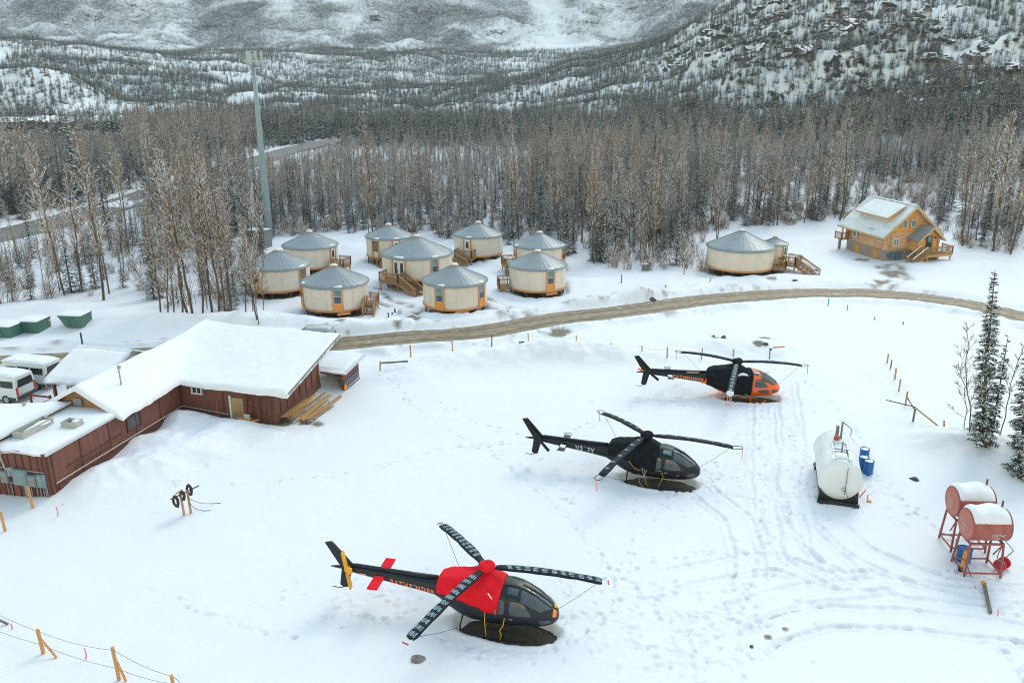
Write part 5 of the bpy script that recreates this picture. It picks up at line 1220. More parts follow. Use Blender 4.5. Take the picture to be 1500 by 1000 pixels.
for q, x in enumerate((-2.9, -2.6, -1.5, -1.2, -.8, -.55, -.35, -.2, -.1)): MB().tube([(x, -.22, .95), (x, -.22, -.5)], .03, 6).build('conduit', GREYM, LG)
MB().tube([(-2.75, -.26, 1.7), (-2.95, -.26, 2.5), (-2.9, -.26, 2.82), (-2.2, -.2, 2.9)], .045, 8).build('conduit', mat('pale_conduit', (.5, .42, .4)), LG)
MB().box((-1.45, -.3, .3), (.16, .16, 1.4)).build('meter_leg', STEEL, LG)
# wood shed behind the gable end
SX, SY = 8.9, 21.4
SH = thing('wood_shed', 'small open brown shed with snowy roof at the end of the lodge', 'shed', (AX + SX * cos(ARZ) - SY * sin(ARZ), AY + SX * sin(ARZ) + SY * cos(ARZ), -.05), ARZ)
MB().slab([(0, -1.3, -.6), (0, 1.6, -.6), (0, 1.6, 1.75), (0, -1.3, 1.75)], .1, d=(-1, 0, 0)).build('side_wall', BROWN, SH)
MB().slab([(-2.4, 1.6, -.6), (0, 1.6, -.6), (0, 1.6, 1.9), (-2.4, 1.6, 1.9)], .1, d=(0, 1, 0)).build('back_wall', BROWND, SH)
MB().box((.03, -1.3, .6), (.12, .12, 2.3)).build('corner_post', BROWN, SH); MB().box((-.9, -1.28, 1.55), (1.8, .08, .3)).build('lintel', BROWND, SH)
MB().slab([(-2.5, -1.55, 1.72), (.5, -1.55, 1.72), (.5, 1.9, 2.0), (-2.5, 1.9, 2.0)], .1).build('roof', BROWND, SH)
snow_sheet('roof_snow', (-2.5, -1.6, 1.72), (.55, -1.6, 1.72), (.55, 1.95, 2.0), (-2.5, 1.95, 2.0), .24, SH, 12, 14, .05, 21)
MB().tube([(-2.3, -1.4, 1.0), (-1.2, -1.4, .9), (0, -1.38, 1.25)], .02, 5).build('rope', mat('pale_rope', (.35, .30, .26), .7), SH)
# low annexe beyond the lodge
an = G(146, 511, 3.9); 
AN = thing('annexe', 'small snow covered annexe with a grey metal roof edge beside the white vans', 'building', (an.x, an.y, 0), ARZ)
MB().box((0, -1.6, 1.1), (3.9, .15, 3.2)).build('front_wall', mat('grey_wall', (.26, .27, .28), .7), AN); MB().box((0, 3.4, 1.1), (3.9, .15, 3.2)).build('back_wall', BROWN, AN)
for x in (-1.95, 1.95): MB().slab([(x, -1.6, -.5), (x, 3.4, -.5), (x, 3.4, 2.6), (x, .6, 3.8), (x, -1.6, 2.6)], .15, d=(1, 0, 0)).build('end_wall', mat('pale_wall', (.5, .5, .48), .7), AN)
MB().slab([(-2.35, -3.2, 2.3), (2.35, -3.2, 2.3), (2.35, .6, 3.9), (-2.35, .6, 3.9)], .12).build('roof_slope', METALROOF, AN); MB().slab([(-2.35, .6, 3.9), (2.35, .6, 3.9), (2.35, 4, 2.4), (-2.35, 4, 2.4)], .12).build('roof_slope', METALROOF, AN)
snow_sheet('roof_snow', (-2.45, -3.3, 2.3), (2.45, -3.3, 2.3), (2.45, .2, 3.72), (-2.45, .1, 3.68), .28, AN, 24, 16, .1, 31)
MB().box((-1.9, -2.9, 1.1), (.18, .18, 2.6)).build('porch_post', mat('red_brown', (.16, .04, .03), .7), AN); win(AN, (-.9, -1.7, 1.5), 1.4, .9, (0, -1), WHITEP, WINGLASS)
mb = MB().box((-3.6, -2.6, .75), (1.9, .1, .12)).build('porch_rail', mat('red_brown', (.16, .04, .03), .7), AN)
for x in (-4.5, -2.75): MB().box((x, -2.6, .3), (.12, .12, 1.2)).build('rail_post', mat('red_brown', (.16, .04, .03)), AN)
# ------------------------------------------------------------------ trees
def np_mesh(name, vs, fs, mi, mats):
    me = bpy.data.meshes.new(name); me.from_pydata(vs, [], fs)
    for m in mats: me.materials.append(m)
    me.polygons.foreach_set('material_index', np.array(mi, dtype=np.int32)); me.update(); return me
def strip(mb, a, b, w0, w1, mt, roll):
    d = b - a
    s = d.cross(Vector((0, 0, 1)));
    if s.length < 1e-4: s = Vector((1, 0, 0))
    s.normalize(); u = s.cross(d).normalized(); s = s * cos(roll) + u * sin(roll)
    mb.add([a - s * w0, a + s * w0, b + s * w1, b - s * w1], [(0, 1, 2, 3)], mt)
def snowcap(mb, a, b, w, mt):
    d = b - a; s = d.cross(Vector((0, 0, 1)))
    if s.length < 1e-4: return
    s.normalize(); up = Vector((0, 0, w * 1.3)); lo = Vector((0, 0, -w * .2))
    mb.add([a - s * w + lo, a + up, a + s * w + lo, b - s * w * .7 + lo, b + up * .8, b + s * w * .7 + lo], [(0, 1, 4, 3), (1, 2, 5, 4)], mt)
def deciduous(seed, H=15.0, nl=46, spread=1.0, snow=.45, low=.26, detail=2, thick=1.0):
    r = random.Random(seed); tr = MB(); cr = MB()
    pts = []; x = y = 0.0; lean = r.uniform(-.07, .07), r.uniform(-.07, .07)
    n = 9
    for i in range(n + 1):
        t = i / n; pts.append(Vector((x, y, H * t))); x += lean[0] * H / n + r.uniform(-.16, .16); y += lean[1] * H / n + r.uniform(-.16, .16)
    R0 = H * .0068 * thick
    tr.tube(pts, [R0 * (1 - .92 * (i / n)) + .012 for i in range(n + 1)], 6 if detail > 1 else 4, 0, cap=False)
    for i in range(n):      # snow stuck along one side of the stem
        if r.random() < .3 * snow * 2:
            rr = R0 * (1 - .92 * (i / n)) + .014; o = Vector((-.6, -.5, 0)) * rr
            strip(tr, pts[i] + o, pts[i].lerp(pts[i + 1], r.uniform(.4, 1)) + o, rr * .5, rr * .3, 1, 0)
    def at(t):
        f = t * n; i = min(int(f), n - 1); return pts[i].lerp(pts[i + 1], f - i)
    az = r.random() * 6
    for k in range(nl):
        t = low + (1 - low) * ((k + r.random()) / nl) ** .85; p = at(min(t, .995)); az += 2.4 + r.uniform(-.5, .5)
        prof = (1 - ((t - low) / (1 - low)) ** 1.6) * .75 + .22
        L = H * .155 * spread * prof * r.uniform(.6, 1.25); el = rad(r.uniform(22, 58) + 18 * t)
        d = Vector((cos(az) * cos(el), sin(az) * cos(el), sin(el))); q = [p]
        ns = 3
        for s in range(ns):
            d = (d + Vector((r.uniform(-.16, .16), r.uniform(-.16, .16), r.uniform(-.05, .22)))).normalized(); q.append(q[-1] + d * L / ns)
        rb = (.021 + .010 * prof) * thick
        if detail > 1: cr.tube(q, [rb, rb * .75, rb * .5, rb * .25], 3, 0, cap=False)
        else: strip(cr, q[0], q[2], rb * 1.3, rb, 0, r.random() * 3); strip(cr, q[2], q[3], rb, rb * .4, 0, r.random() * 3)
        for s in range(ns):
            if r.random() < snow: snowcap(cr, q[s], q[s].lerp(q[s + 1], r.uniform(.5, 1)), rb * 1.5, 1)
        nt = (11 if detail > 1 else 5)
        for j in range(nt):
            f = r.uniform(.22, 1) * ns; i = min(int(f), ns - 1); a = q[i].lerp(q[i + 1], f - i)
            dd = (d + Vector((r.uniform(-.95, .95), r.uniform(-.95, .95), r.uniform(-.2, .75)))).normalized()
            l2 = L * r.uniform(.18, .42); b = a + dd * l2
            strip(cr, a, b, .017 * thick if detail > 1 else .034, .008 if detail > 1 else .02, 0, r.random() * 3)
            if r.random() < snow * .8: snowcap(cr, a, a.lerp(b, r.uniform(.4, .9)), .032 if detail > 1 else .055, 1)
            if detail > 1:
                for e in range(3):
                    c = a.lerp(b, r.uniform(.25, 1)); dd2 = (dd + Vector((r.uniform(-.9, .9), r.uniform(-.9, .9), r.uniform(-.2, .6)))).normalized()
                    e2 = c + dd2 * l2 * r.uniform(.3, .6)
                    strip(cr, c, e2, .010, .006, 0, r.random() * 3)
                    if r.random() < snow * .5: snowcap(cr, c, e2, .020, 1)
    return tr, cr
def spruce(seed, H=13.0, rad_=.13, levels=30, detail=2, snow=.55, low=.06, sparse=0.0, green=0):
    r = random.Random(seed); tr = MB(); cr = MB()
    tr.tube([(0, 0, 0), (r.uniform(-.1, .1), r.uniform(-.1, .1), H * .5), (0, 0, H)], [H * .0115, H * .007, .015], 6 if detail > 1 else 4, 0, cap=False)
    for k in range(levels):
        t = low + (1 - low) * (k + r.random() * .6) / levels; z = H * t
        R = H * rad_ * ((1 - t) ** .85) * r.uniform(.75, 1.15) + .10
        if sparse and t < .5: R *= .75
        nb = (7 if detail > 1 else 5) if t < .85 else 4
        if sparse and r.random() < sparse: nb -= 2
        a0 = r.random() * 6
        for j in range(nb):
            zj = z; z = zj + r.uniform(-.6, .6) * H / levels; a = a0 + 2 * pi * j / nb + r.uniform(-.35, .35); L = R * r.uniform(.65, 1.2); dr = r.uniform(.12, .42) + .25 * (1 - t)
            if t > .8: dr -= .5
            dx, dy = cos(a), sin(a); o = Vector((0, 0, z)); w = L * .30 + .05
            m1 = o + Vector((dx * L * .55, dy * L * .55, -dr * L * .42)); tip = o + Vector((dx * L, dy * L, -dr * L * .72 + .05 * L))
            z = zj; sx = Vector((-dy, dx, 0)); dn = Vector((0, 0, -w * .55))
            b0 = o.lerp(m1, .25)
            if detail > 1:
                # needle sprays hanging off the branch on both sides
                strip(cr, o, tip, .02, .01, 2, 0)
                for e in range(6):
                    f = .18 + .8 * (e + r.random()) / 6; c = b0.lerp(m1, f / .55) if f < .55 else m1.lerp(tip, (f - .55) / .45)
                    for sg in (-1, 1):
                        l2 = w * r.uniform(.7, 1.25) * (1.15 - f * .75); q = c + sx * sg * l2 + Vector((dx, dy, 0)) * l2 * .7 + Vector((0, 0, -l2 * r.uniform(.15, .6)))
                        hw = .045 + .05 * l2
                        ax = (tip - o).normalized() * hw
                        cr.add([c - ax, c + ax, q + ax * .5, q - ax * .7], [(0, 1, 2, 3)], 0)
                        if r.random() < snow:
                            u = Vector((0, 0, .035)); cr.add([c - ax * .8 + u, c + ax * .9 + u, c.lerp(q, .75) + ax * .5 + u, c.lerp(q, .75) - ax * .5 + u], [(0, 1, 2, 3)], 1)
            else:
                cr.add([b0, m1 + sx * w + dn, tip, m1 - sx * w + dn, m1], [(0, 1, 4), (1, 2, 4), (2, 3, 4), (3, 0, 4)], 0)
                if r.random() < snow:
                    u = Vector((0, 0, .07)); cr.add([b0 + u, m1 + sx * w * .6 + dn * .5 + u, m1.lerp(tip, .7) + u, m1 - sx * w * .6 + dn * .5 + u], [(0, 1, 2, 3)], 1)
    return tr, cr
def shrub(seed, H=2.2, n=26, snow=.3, det=2):
    r = random.Random(seed); mb = MB()
    for k in range(n):
        a = r.random() * 6.3; b = Vector((r.uniform(-.5, .5), r.uniform(-.5, .5), 0)); tl = r.uniform(.05, .55)
        L = H * r.uniform(.5, 1.1); d = Vector((cos(a) * tl, sin(a) * tl, 1)).normalized(); m = b + d * L * .5; t = m + (d + Vector((cos(a) * .2, sin(a) * .2, -.05))).normalized() * L * .5
        strip(mb, b, m, .022, .016, 0, r.random() * 3); strip(mb, m, t, .016, .006, 0, r.random() * 3)
        if r.random() < snow: snowcap(mb, m, t, .03, 1)
        for e in range(4 if det > 1 else 2):
            c = b.lerp(t, r.uniform(.3, 1)); q = c + (d + Vector((r.uniform(-.8, .8), r.uniform(-.8, .8), r.uniform(-.1, .5)))).normalized() * L * .25
            strip(mb, c, q, .011, .005, 0, r.random() * 3)
            if r.random() < snow * .6: snowcap(mb, c, q, .02, 1)
    return mb
NV = 7
DEC = []
for i in range(NV):
    tr, cr = deciduous(100 + i, 15.0, 44 + 3 * (i % 3), .85 + .12 * (i % 4), snow=(.22, .38, .55, .30, .48, .26, .62)[i])
    DEC.append((tr.mesh('trunk', [BARK, TREESNOW], True), cr.mesh('crown', [TWIG if i % 3 else TWIGR, TREESNOW])))
SPR = []
for i in range(5):
    tr, cr = spruce(300 + i, 13.0, .095 + .02 * (i % 3), 30, 2, (.42, .6, .72, .5, .35)[i])
    SPR.append((tr.mesh('trunk', [BARK], True), cr.mesh('crown', [NEEDLE, TREESNOW, BARK])))
SHR = [shrub(500 + i, 2.4, 30, .28).mesh('shrub', [TWIG if i % 2 else TWIGR, TREESNOW]) for i in range(4)]

# where the wood stands (edge traced on the photograph, then everything is kept in metres)
_bx = [-900, 0, 60, 120, 200, 240, 300, 335, 350, 372, 386, 400, 480, 540, 640, 740, 800, 830, 860, 900, 980, 1005, 1040, 1100, 1180, 1215, 1250, 1300, 1375, 1392, 1430, 1500, 1900]
_by = [452, 446, 440, 432, 424, 452, 464, 463, 448, 430, 372, 346, 341, 345, 348, 358, 356, 372, 382, 384, 384, 350, 336, 332, 328, 322, 314, 306, 318, 352, 364, 372, 384]
def in_wood(x, y):
    px, py = PROJ(x, y, np.zeros_like(x)); return py < np.interp(px, _bx, _by)
def thin(x, y):
    """share of the trees kept: clearings, roads and open snow"""
    px, py = PROJ(x, y, np.zeros_like(x)); k = np.ones_like(x)
    cl = sstep(1035, 1060, px) * sstep(258, 268, py) * (1 - sstep(300, 316, py)); k *= 1 - .93 * cl
    k *= 1 - .62 * sstep(1150, 1240, px) * sstep(296, 304, py)
    k *= 1 - .8 * np.exp(-(((px - 715) / 32) ** 2 + ((py - 290) / 26) ** 2))
    k *= 1 - .55 * sstep(150, 190, px) * (1 - sstep(372, 385, px)) * sstep(385, 400, py)
    k *= 1 - .85 * np.exp(-(((px - 250) / 130) ** 4 + ((py - 415) / 26) ** 4)) * .9
    d, _ = seg_dist(x, y, HIGHWAY); k *= sstep(5.5, 7.5, d)
    d, _ = seg_dist(x, y, FARROAD); k *= sstep(2, 6, d)
    # keep the sight line on to the highway fairly open
    k *= 1 - .85 * sstep(0, 30, 380 - px) * 0
    return k
for o_, r_ in ((G(384, 350), 5.5),):
    pass
rg = np.random.RandomState(5)
def scatter(n, x0, x1, y0, y1, keep, mind):
    """dart throwing on a grid of cell mind"""
    pts = []; X = rg.uniform(x0, x1, n); Y = rg.uniform(y0, y1, n); K = keep(X, Y) > rg.rand(n)
    X, Y = X[K], Y[K]; occ = set()
    for x, y in zip(X, Y):
        c = (int(x / mind), int(y / mind))
        if c in occ: continue
        occ.add(c); pts.append((x, y))
    return np.array(pts)
def view(x, y, m=90):
    px, py = PROJ(x, y, np.zeros_like(x)); return (px > -m) & (px < 1500 + m)
tow = G(384, 352)
def _edge(px): return np.interp(px, [0, 350, 420, 520, 650, 850, 1000, 1500], [310, 300, 200, 178, 172, 190, 196, 192])
def _glade(x, y): return sstep(.60, .70, fbm(x + 77, y * 1.4, 38, 3)) * sstep(300, 360, y)
def keep_dec(x, y):
    px, py = PROJ(x, y, np.zeros_like(x))
    hill = sstep(265, 330, y); rh = right_hill(x, y)
    far_ = sstep(-12, 12, y - _edge(px)); hill = np.maximum(hill, far_ * .92); dens = (1 - hill) * .52 + hill * (.20 - .08 * rh)
    dens = dens * (1 - .8 * _glade(x, y))
    dens = dens * (.55 + .9 * fbm(x, y, 18, 2))
    kn = np.exp(-(((px - 40) / 110) ** 2 + ((y - 435) / 40) ** 2)); dens = dens * (1 - .85 * kn)
    return dens * in_wood(x, y) * thin(x, y) * view(x, y) * (np.hypot(x - tow.x, y - tow.y) > 4.5) * (1 - snowfield(x, y))
def keep_spr(x, y):
    px, py = PROJ(x, y, np.zeros_like(x))
    hill = sstep(255, 320, y); rh = right_hill(x, y)
    clump = sstep(.46, .62, fbm(x + 300, y, 26, 3))
    far_ = sstep(-12, 12, y - _edge(px)); hill = np.maximum(hill, far_); dens = (1 - hill) * (.34 + .6 * clump) + hill * (.72 + .45 * clump) * (1 - .2 * rh)
    dens = dens * (1 - .85 * _glade(x, y))
    kn = np.exp(-(((px - 40) / 110) ** 2 + ((y - 435) / 40) ** 2)); dens = dens * (1 - .8 * kn)
    return dens * in_wood(x, y) * thin(x, y) * view(x, y) * (np.hypot(x - tow.x, y - tow.y) > 4.5) * (1 - snowfield(x, y))
PD = np.r_[scatter(11000, -120, 160, 78, 262, keep_dec, 2.2), scatter(60000, -330, 420, 262, 640, keep_dec, 2.3), scatter(60000, -700, 600, 640, 1130, keep_dec, 3.2)]
PS = np.r_[scatter(11000, -120, 160, 84, 262, keep_spr, 2.2), scatter(130000, -330, 420, 262, 640, keep_spr, 2.0), scatter(90000, -700, 600, 640, 1170, keep_spr, 3.0)]
# a few placed by eye: the trees that stand out in the photograph
HD = [(312, 466, 17), (322, 470, 15), (255, 462, 12), (268, 465, 13), (283, 468, 16), (298, 470, 13), (275, 460, 16), (340, 466, 14), (152, 440, 18), (95, 432, 17), (362, 474, 9), (378, 482, 10), (236, 465, 11), (247, 468, 9.5), (330, 462, 12), (160, 430, 14), (120, 428, 14),
      (545, 356, 17), (760, 352, 17), (870, 386, 15), (1050, 352, 10), (1138, 330, 17), (1230, 322, 18), (1455, 368, 18), (1410, 360, 16), (1480, 372, 17)]
HS = [(300, 300, 15), (365, 300, 10), (115, 300, 18), (990, 388, 9), (882, 384, 10), (828, 374, 11), (1197, 322, 9.5), (1380, 322, 11), (1372, 338, 8), (750, 350, 12)]
PD = np.r_[np.array([G(a, b)[:2] for a, b, _ in HD]), PD]; PS = np.r_[np.array([G(a, b)[:2] for a, b, _ in HS]), PS]
def sizes(P, hand, H0, lo, hi):
    s = rg.uniform(lo, hi, len(P)); s *= 1 - .42 * sstep(290, 420, P[:, 1])
    px, py = PROJ(P[:, 0], P[:, 1], np.zeros(len(P)))
    s *= np.where(P[:, 1] < 300, np.interp(px, [0, 350, 400, 500, 740, 810, 1000, 1500], [.88, .80, .72, .70, .72, 1.0, 1.0, 1.02]), 1)
    s *= np.where(P[:, 1] > _edge(px), .66, 1) * np.where((P[:, 1] < 262) & (px > 505), .86, 1)
    # lower growth in front of the highway and of the far cut bank, which both show above it
    z = P[:, 1] * cos(PITCH) + CAM_H * sin(PITCH)
    for (xa, xb, sh, yr) in ((-400, 215, .88, np.interp(px, [-250, -60, 60, 140, 210], [395, 356, 330, 309, 287]) - 2), (372, 500, .97, np.interp(px, [380, 440, 490], [234, 216, 206]) + 2), (-400, 190, .9, np.full(len(P), 190.0))):
        cap = (CAM_H - (yr - 90) * z / 1316) / H0
        m = (px > xa) & (px < xb) & (py > yr) & (cap < s) & (rg.rand(len(P)) < sh)
        s[m] = np.maximum(cap[m] * rg.uniform(.75, 1.0, m.sum()), .10)
    for i, h in enumerate(hand): s[i] = h[2] / H0
    return s
SD = sizes(PD, HD, 15.0, .58, 1.12); SS = sizes(PS, HS, 13.0, .45, 1.05)
ZD_ = np.where(P_ := (PD[:, 1] < 240), 0, 0) * 0.0
def zof(P):
    z = height(P[:, 0], P[:, 1]); nr = P[:, 1] < 240; z[nr] = ground(P[nr, 0], P[nr, 1]); return z - .15
ZDc, ZSc = zof(PD), zof(PS)
PLACES = [(20, 440, 'behind the left dumpster', 'trees by the dumpsters'), (110, 430, 'behind the right dumpster', 'trees by the dumpsters'), (165, 425, 'at the bend of the highway', 'trees by the dumpsters'), (255, 462, 'left above the lodge roof', 'trees above the lodge'), (320, 466, 'right above the lodge roof', 'trees above the lodge'),
          (300, 380, 'between lodge clump and antenna pole', 'trees around the antenna'), (345, 360, 'left of the equipment cabinet', 'trees around the antenna'), (430, 344, 'just right of the antenna pole', 'trees around the antenna'), (500, 342, 'behind the back yurt gap', 'trees behind the yurts'), (565, 346, 'behind the screened window yurt', 'trees behind the yurts'),
          (630, 350, 'behind the largest yurt', 'trees behind the yurts'), (700, 356, 'behind the back right yurt', 'trees behind the yurts'), (765, 357, 'behind the rightmost yurts', 'trees behind the yurts'), (830, 375, 'right of the yurt cluster', 'trees in the thicket'), (890, 384, 'in the middle of the thicket', 'trees in the thicket'), (970, 386, 'at the right end of the thicket', 'trees in the thicket'),
          (1040, 340, 'behind the wide lone yurt', 'trees behind the lone yurts'), (1110, 332, 'behind the tower yurt', 'trees behind the lone yurts'), (1170, 328, 'behind the fallen tree', 'trees behind the lone yurts'), (1225, 320, 'left of the log cabin', 'trees behind the cabin'), (1300, 306, 'behind the log cabin roof', 'trees behind the cabin'), (1400, 352, 'just right of the log cabin', 'trees behind the cabin'), (1470, 366, 'far right of the log cabin', 'trees behind the cabin')]
def describe(x, y, s, snowy, kind):
    px, py = PROJ(x, y, 0.0); e = float(np.interp(px, _bx, _by))
    q = min(PLACES, key=lambda p: abs(p[0] - px) + .3 * abs(p[1] - py))
    h = s * (15 if kind == 'tree' else 13); size = 'very tall' if h > 15.5 else 'tall' if h > 12.5 else 'middling' if h > 9.5 else 'short' if h > 6 else 'stunted'
    dep = 'at the edge' if py > e - 9 else 'second row' if py > e - 22 else 'back'
    return '%s %s %s %s %s' % (size, snowy, 'bare tree' if kind == 'tree' else 'spruce', dep, q[2]), q[3]
DSNOW = ['lightly snowed', 'snow streaked', 'white laden', 'brown twigged', 'snow dusted', 'plain brown', 'heavily frosted']; SSNOW = ['green', 'snowy', 'white laden', 'snow dusted', 'dark']
def individuals(P, Z, S, protos, name, cat, kind, adj, nmax):
    dist = np.hypot(P[:, 0], P[:, 1]) / S; order = np.argsort(dist)[:nmax]
    for i in order:
        x, y = P[i]; pr = protos[i % len(protos)]; lb, gr_ = describe(x, y, S[i], adj[i % len(protos)], kind)
        t = thing(name, lb, cat, (x, y, Z[i]), rg.rand() * 6.28, ('bare ' if kind == 'tree' else 'spruce ') + gr_); s = S[i]
        w = s * rg.uniform(.85, 1.2); t.scale = (w, w, s)
        link('trunk', pr[0], t); link('crown', pr[1], t)
    m = np.ones(len(P), bool); m[order] = False; return m
mD = individuals(PD, ZDc, SD, DEC, 'bare_tree', 'tree', 'tree', DSNOW, 300)
mS = individuals(PS, ZSc, SS, SPR, 'spruce_tree', 'tree', 'spruce', SSNOW, 250)

ordn = ['first', 'second', 'third', 'fourth', 'fifth', 'sixth', 'seventh', 'eighth', 'ninth', 'tenth', 'eleventh', 'twelfth']
_same = {}
for o in scn.objects:
    if o.get('category') == 'tree': _same.setdefault(o['label'], []).append(o)
for lb, os_ in _same.items():
    if len(os_) > 1:
        for q, o in enumerate(sorted(os_, key=lambda o: PROJ(*o.location)[0])): o['label'] = (lb.replace(' at the edge', '') + ' in front' if ' at the edge' in lb and len(lb.split()) > 13 else lb) + ', %s from left' % ordn[min(q, 11)]
# the rest of the wood: one scattered mass for each kind
def variants(name, meshes):
    col = bpy.data.collections.new(name)
    for i, me in enumerate(meshes): col.objects.link(bpy.data.objects.new('%s_kind_%s' % (name, 'abcdefghij'[i]), me))
    return col
def mass(name, label, P, Z, S, col, nvar, tilt=.04, wide=(.85, 1.2)):
    n = len(P); me = bpy.data.meshes.new(name); me.vertices.add(n); me.vertices.foreach_set('co', np.c_[P, Z].astype(np.float32).ravel())
    a = me.attributes.new('turn', 'FLOAT_VECTOR', 'POINT'); a.data.foreach_set('vector', np.c_[rg.normal(size=n) * tilt, rg.normal(size=n) * tilt, rg.rand(n) * 6.28].astype(np.float32).ravel())
    w = S * rg.uniform(*wide, n); a = me.attributes.new('size', 'FLOAT_VECTOR', 'POINT'); a.data.foreach_set('vector', np.c_[w, w, S].astype(np.float32).ravel())
    a = me.attributes.new('pick', 'INT', 'POINT'); a.data.foreach_set('value', rg.randint(0, nvar, n).astype(np.int32))
    me.update(); o = link(name, me); tag(o, label, None, None, 'stuff')
    ng = bpy.data.node_groups.new(name, 'GeometryNodeTree'); ng.interface.new_socket('Geometry', in_out='INPUT', socket_type='NodeSocketGeometry'); ng.interface.new_socket('Geometry', in_out='OUTPUT', socket_type='NodeSocketGeometry')
    N, L = ng.nodes, ng.links; gi = N.new('NodeGroupInput'); go = N.new('NodeGroupOutput'); ip = N.new('GeometryNodeInstanceOnPoints'); ci = N.new('GeometryNodeCollectionInfo')
    ci.inputs['Collection'].default_value = col; ci.inputs['Separate Children'].default_value = True; ci.inputs['Reset Children'].default_value = True
    def na(nm, ty): q = N.new('GeometryNodeInputNamedAttribute'); q.data_type = ty; q.inputs['Name'].default_value = nm; return q.outputs['Attribute']
    e2r = N.new('FunctionNodeEulerToRotation'); L.new(na('turn', 'FLOAT_VECTOR'), e2r.inputs[0])
    mp = N.new('GeometryNodeMeshToPoints'); L.new(gi.outputs[0], mp.inputs['Mesh'])
    L.new(mp.outputs[0], ip.inputs['Points']); L.new(ci.outputs[0], ip.inputs['Instance']); ip.inputs['Pick Instance'].default_value = True
    L.new(na('pick', 'INT'), ip.inputs['Instance Index']); L.new(e2r.outputs[0], ip.inputs['Rotation']); L.new(na('size', 'FLOAT_VECTOR'), ip.inputs['Scale'])
    L.new(ip.outputs[0], go.inputs[0])
    md = o.modifiers.new('scatter', 'NODES'); md.node_group = ng
    return o
def merged(a, b, ma, mb_):
    m = MB(); m.v = list(a.v); m.f = list(a.f); m.m = [ma[q] for q in a.m]; m.add(b.v, b.f); m.m[len(a.f):] = [mb_[q] for q in b.m]; return m
dec_full = variants('bare_trees_mid', [merged(*deciduous(150 + i, 15.0, 36, .9 + .1 * (i % 3), snow=(.25, .5, .35, .6)[i % 4], detail=2), [0, 2], [1, 2]).mesh('bare_tree', [BARK, TWIG if i % 2 else TWIGR, TREESNOW]) for i in range(5)])
dec_low = variants('bare_trees_far', [merged(*deciduous(200 + i, 15.0, 30, 1.0, snow=(.35, .55, .45, .65)[i % 4], detail=1, thick=1.5), [0, 2], [1, 2]).mesh('bare_tree', [BARK, TWIG if i % 2 else TWIGR, TREESNOW]) for i in range(5)])
spr_mid = variants('spruces_mid', [merged(*spruce(400 + i, 13.0, .10 + .02 * (i % 3), 22, 2, .5), [0], [1, 2, 0]).mesh('spruce', [BARK, NEEDLE, TREESNOW]) for i in range(4)])
spr_low = variants('spruces_far', [merged(*spruce(430 + i, 13.0, .13 + .02 * (i % 3), 13, 1, .42), [0], [1, 2, 0]).mesh('spruce', [BARK, NEEDLE, TREESNOW]) for i in range(5)])
nearD = PD[:, 1] < 262; nearS = PS[:, 1] < 262
q = mD & nearD; mass('bare_forest', 'bare brown snow dusted forest on the valley floor', PD[q], ZDc[q], SD[q], dec_full, 5)
q = mD & ~nearD; mass('far_bare_forest', 'grey brown bare forest on the far slopes', PD[q], ZDc[q], SD[q] * .85, dec_low, 5, .08, (1.1, 1.9))
q = mS & nearS; mass('spruce_forest', 'dark snowy spruces among the bare trees of the valley', PS[q], ZSc[q], SS[q], spr_mid, 4)
q = mS & ~nearS; mass('far_spruce_forest', 'dark spruce forest on the far slopes', PS[q], ZSc[q], SS[q] * 1.05, spr_low, 5, .05, (1.2, 2.0))
# undergrowth at the foot of the wood and brush on the mountain
def keep_shr(x, y):
    px, py = PROJ(x, y, np.zeros_like(x)); e = np.interp(px, _bx, _by)
    k = ((py < e + 3) & (py > e - 70)) * (.3 + .7 * fbm(x, y, 6, 2)); k = np.maximum(k, (py < e) * .25)
    k = np.maximum(k, (py < 398) & (py > 352) & (px > 880) & (px < 1032))
    d, _ = seg_dist(x, y, HIGHWAY); return k * sstep(5.5, 6.5, d) * view(x, y)
PB = scatter(12000, -110, 150, 74, 262, keep_shr, 1.15)
mass('undergrowth', 'thin bare brushwood at the foot of the trees', PB, zof(PB), rg.uniform(.4, 1.3, len(PB)), variants('shrubs', SHR), 4, .1)
def keep_mb(x, y):
    px, py = PROJ(x, y, np.zeros_like(x)); k = sstep(.40, .62, fbm(x, y, 40, 3)) * .9 + .12
    return k * view(x, y) * (1 - snowfield(x, y)) * sstep(1120, 1150, y)
PM = scatter(60000, -780, 780, 1120, 1420, keep_mb, 2.0)
brush = variants('brush', [shrub(560 + i, 3.0, 12, .45, 1).mesh('brush', [mat('grey_twig', (.10, .095, .095), .9, var=.2), TREESNOW]) for i in range(3)])
for v in brush.objects:
    v.data.transform(Matrix.Scale(1.0, 4))
mass('mountain_brush', 'grey leafless brush covering the far mountain', PM, zof(PM), rg.uniform(.8, 1.8, len(PM)), brush, 3, .2, (1.4, 2.6))

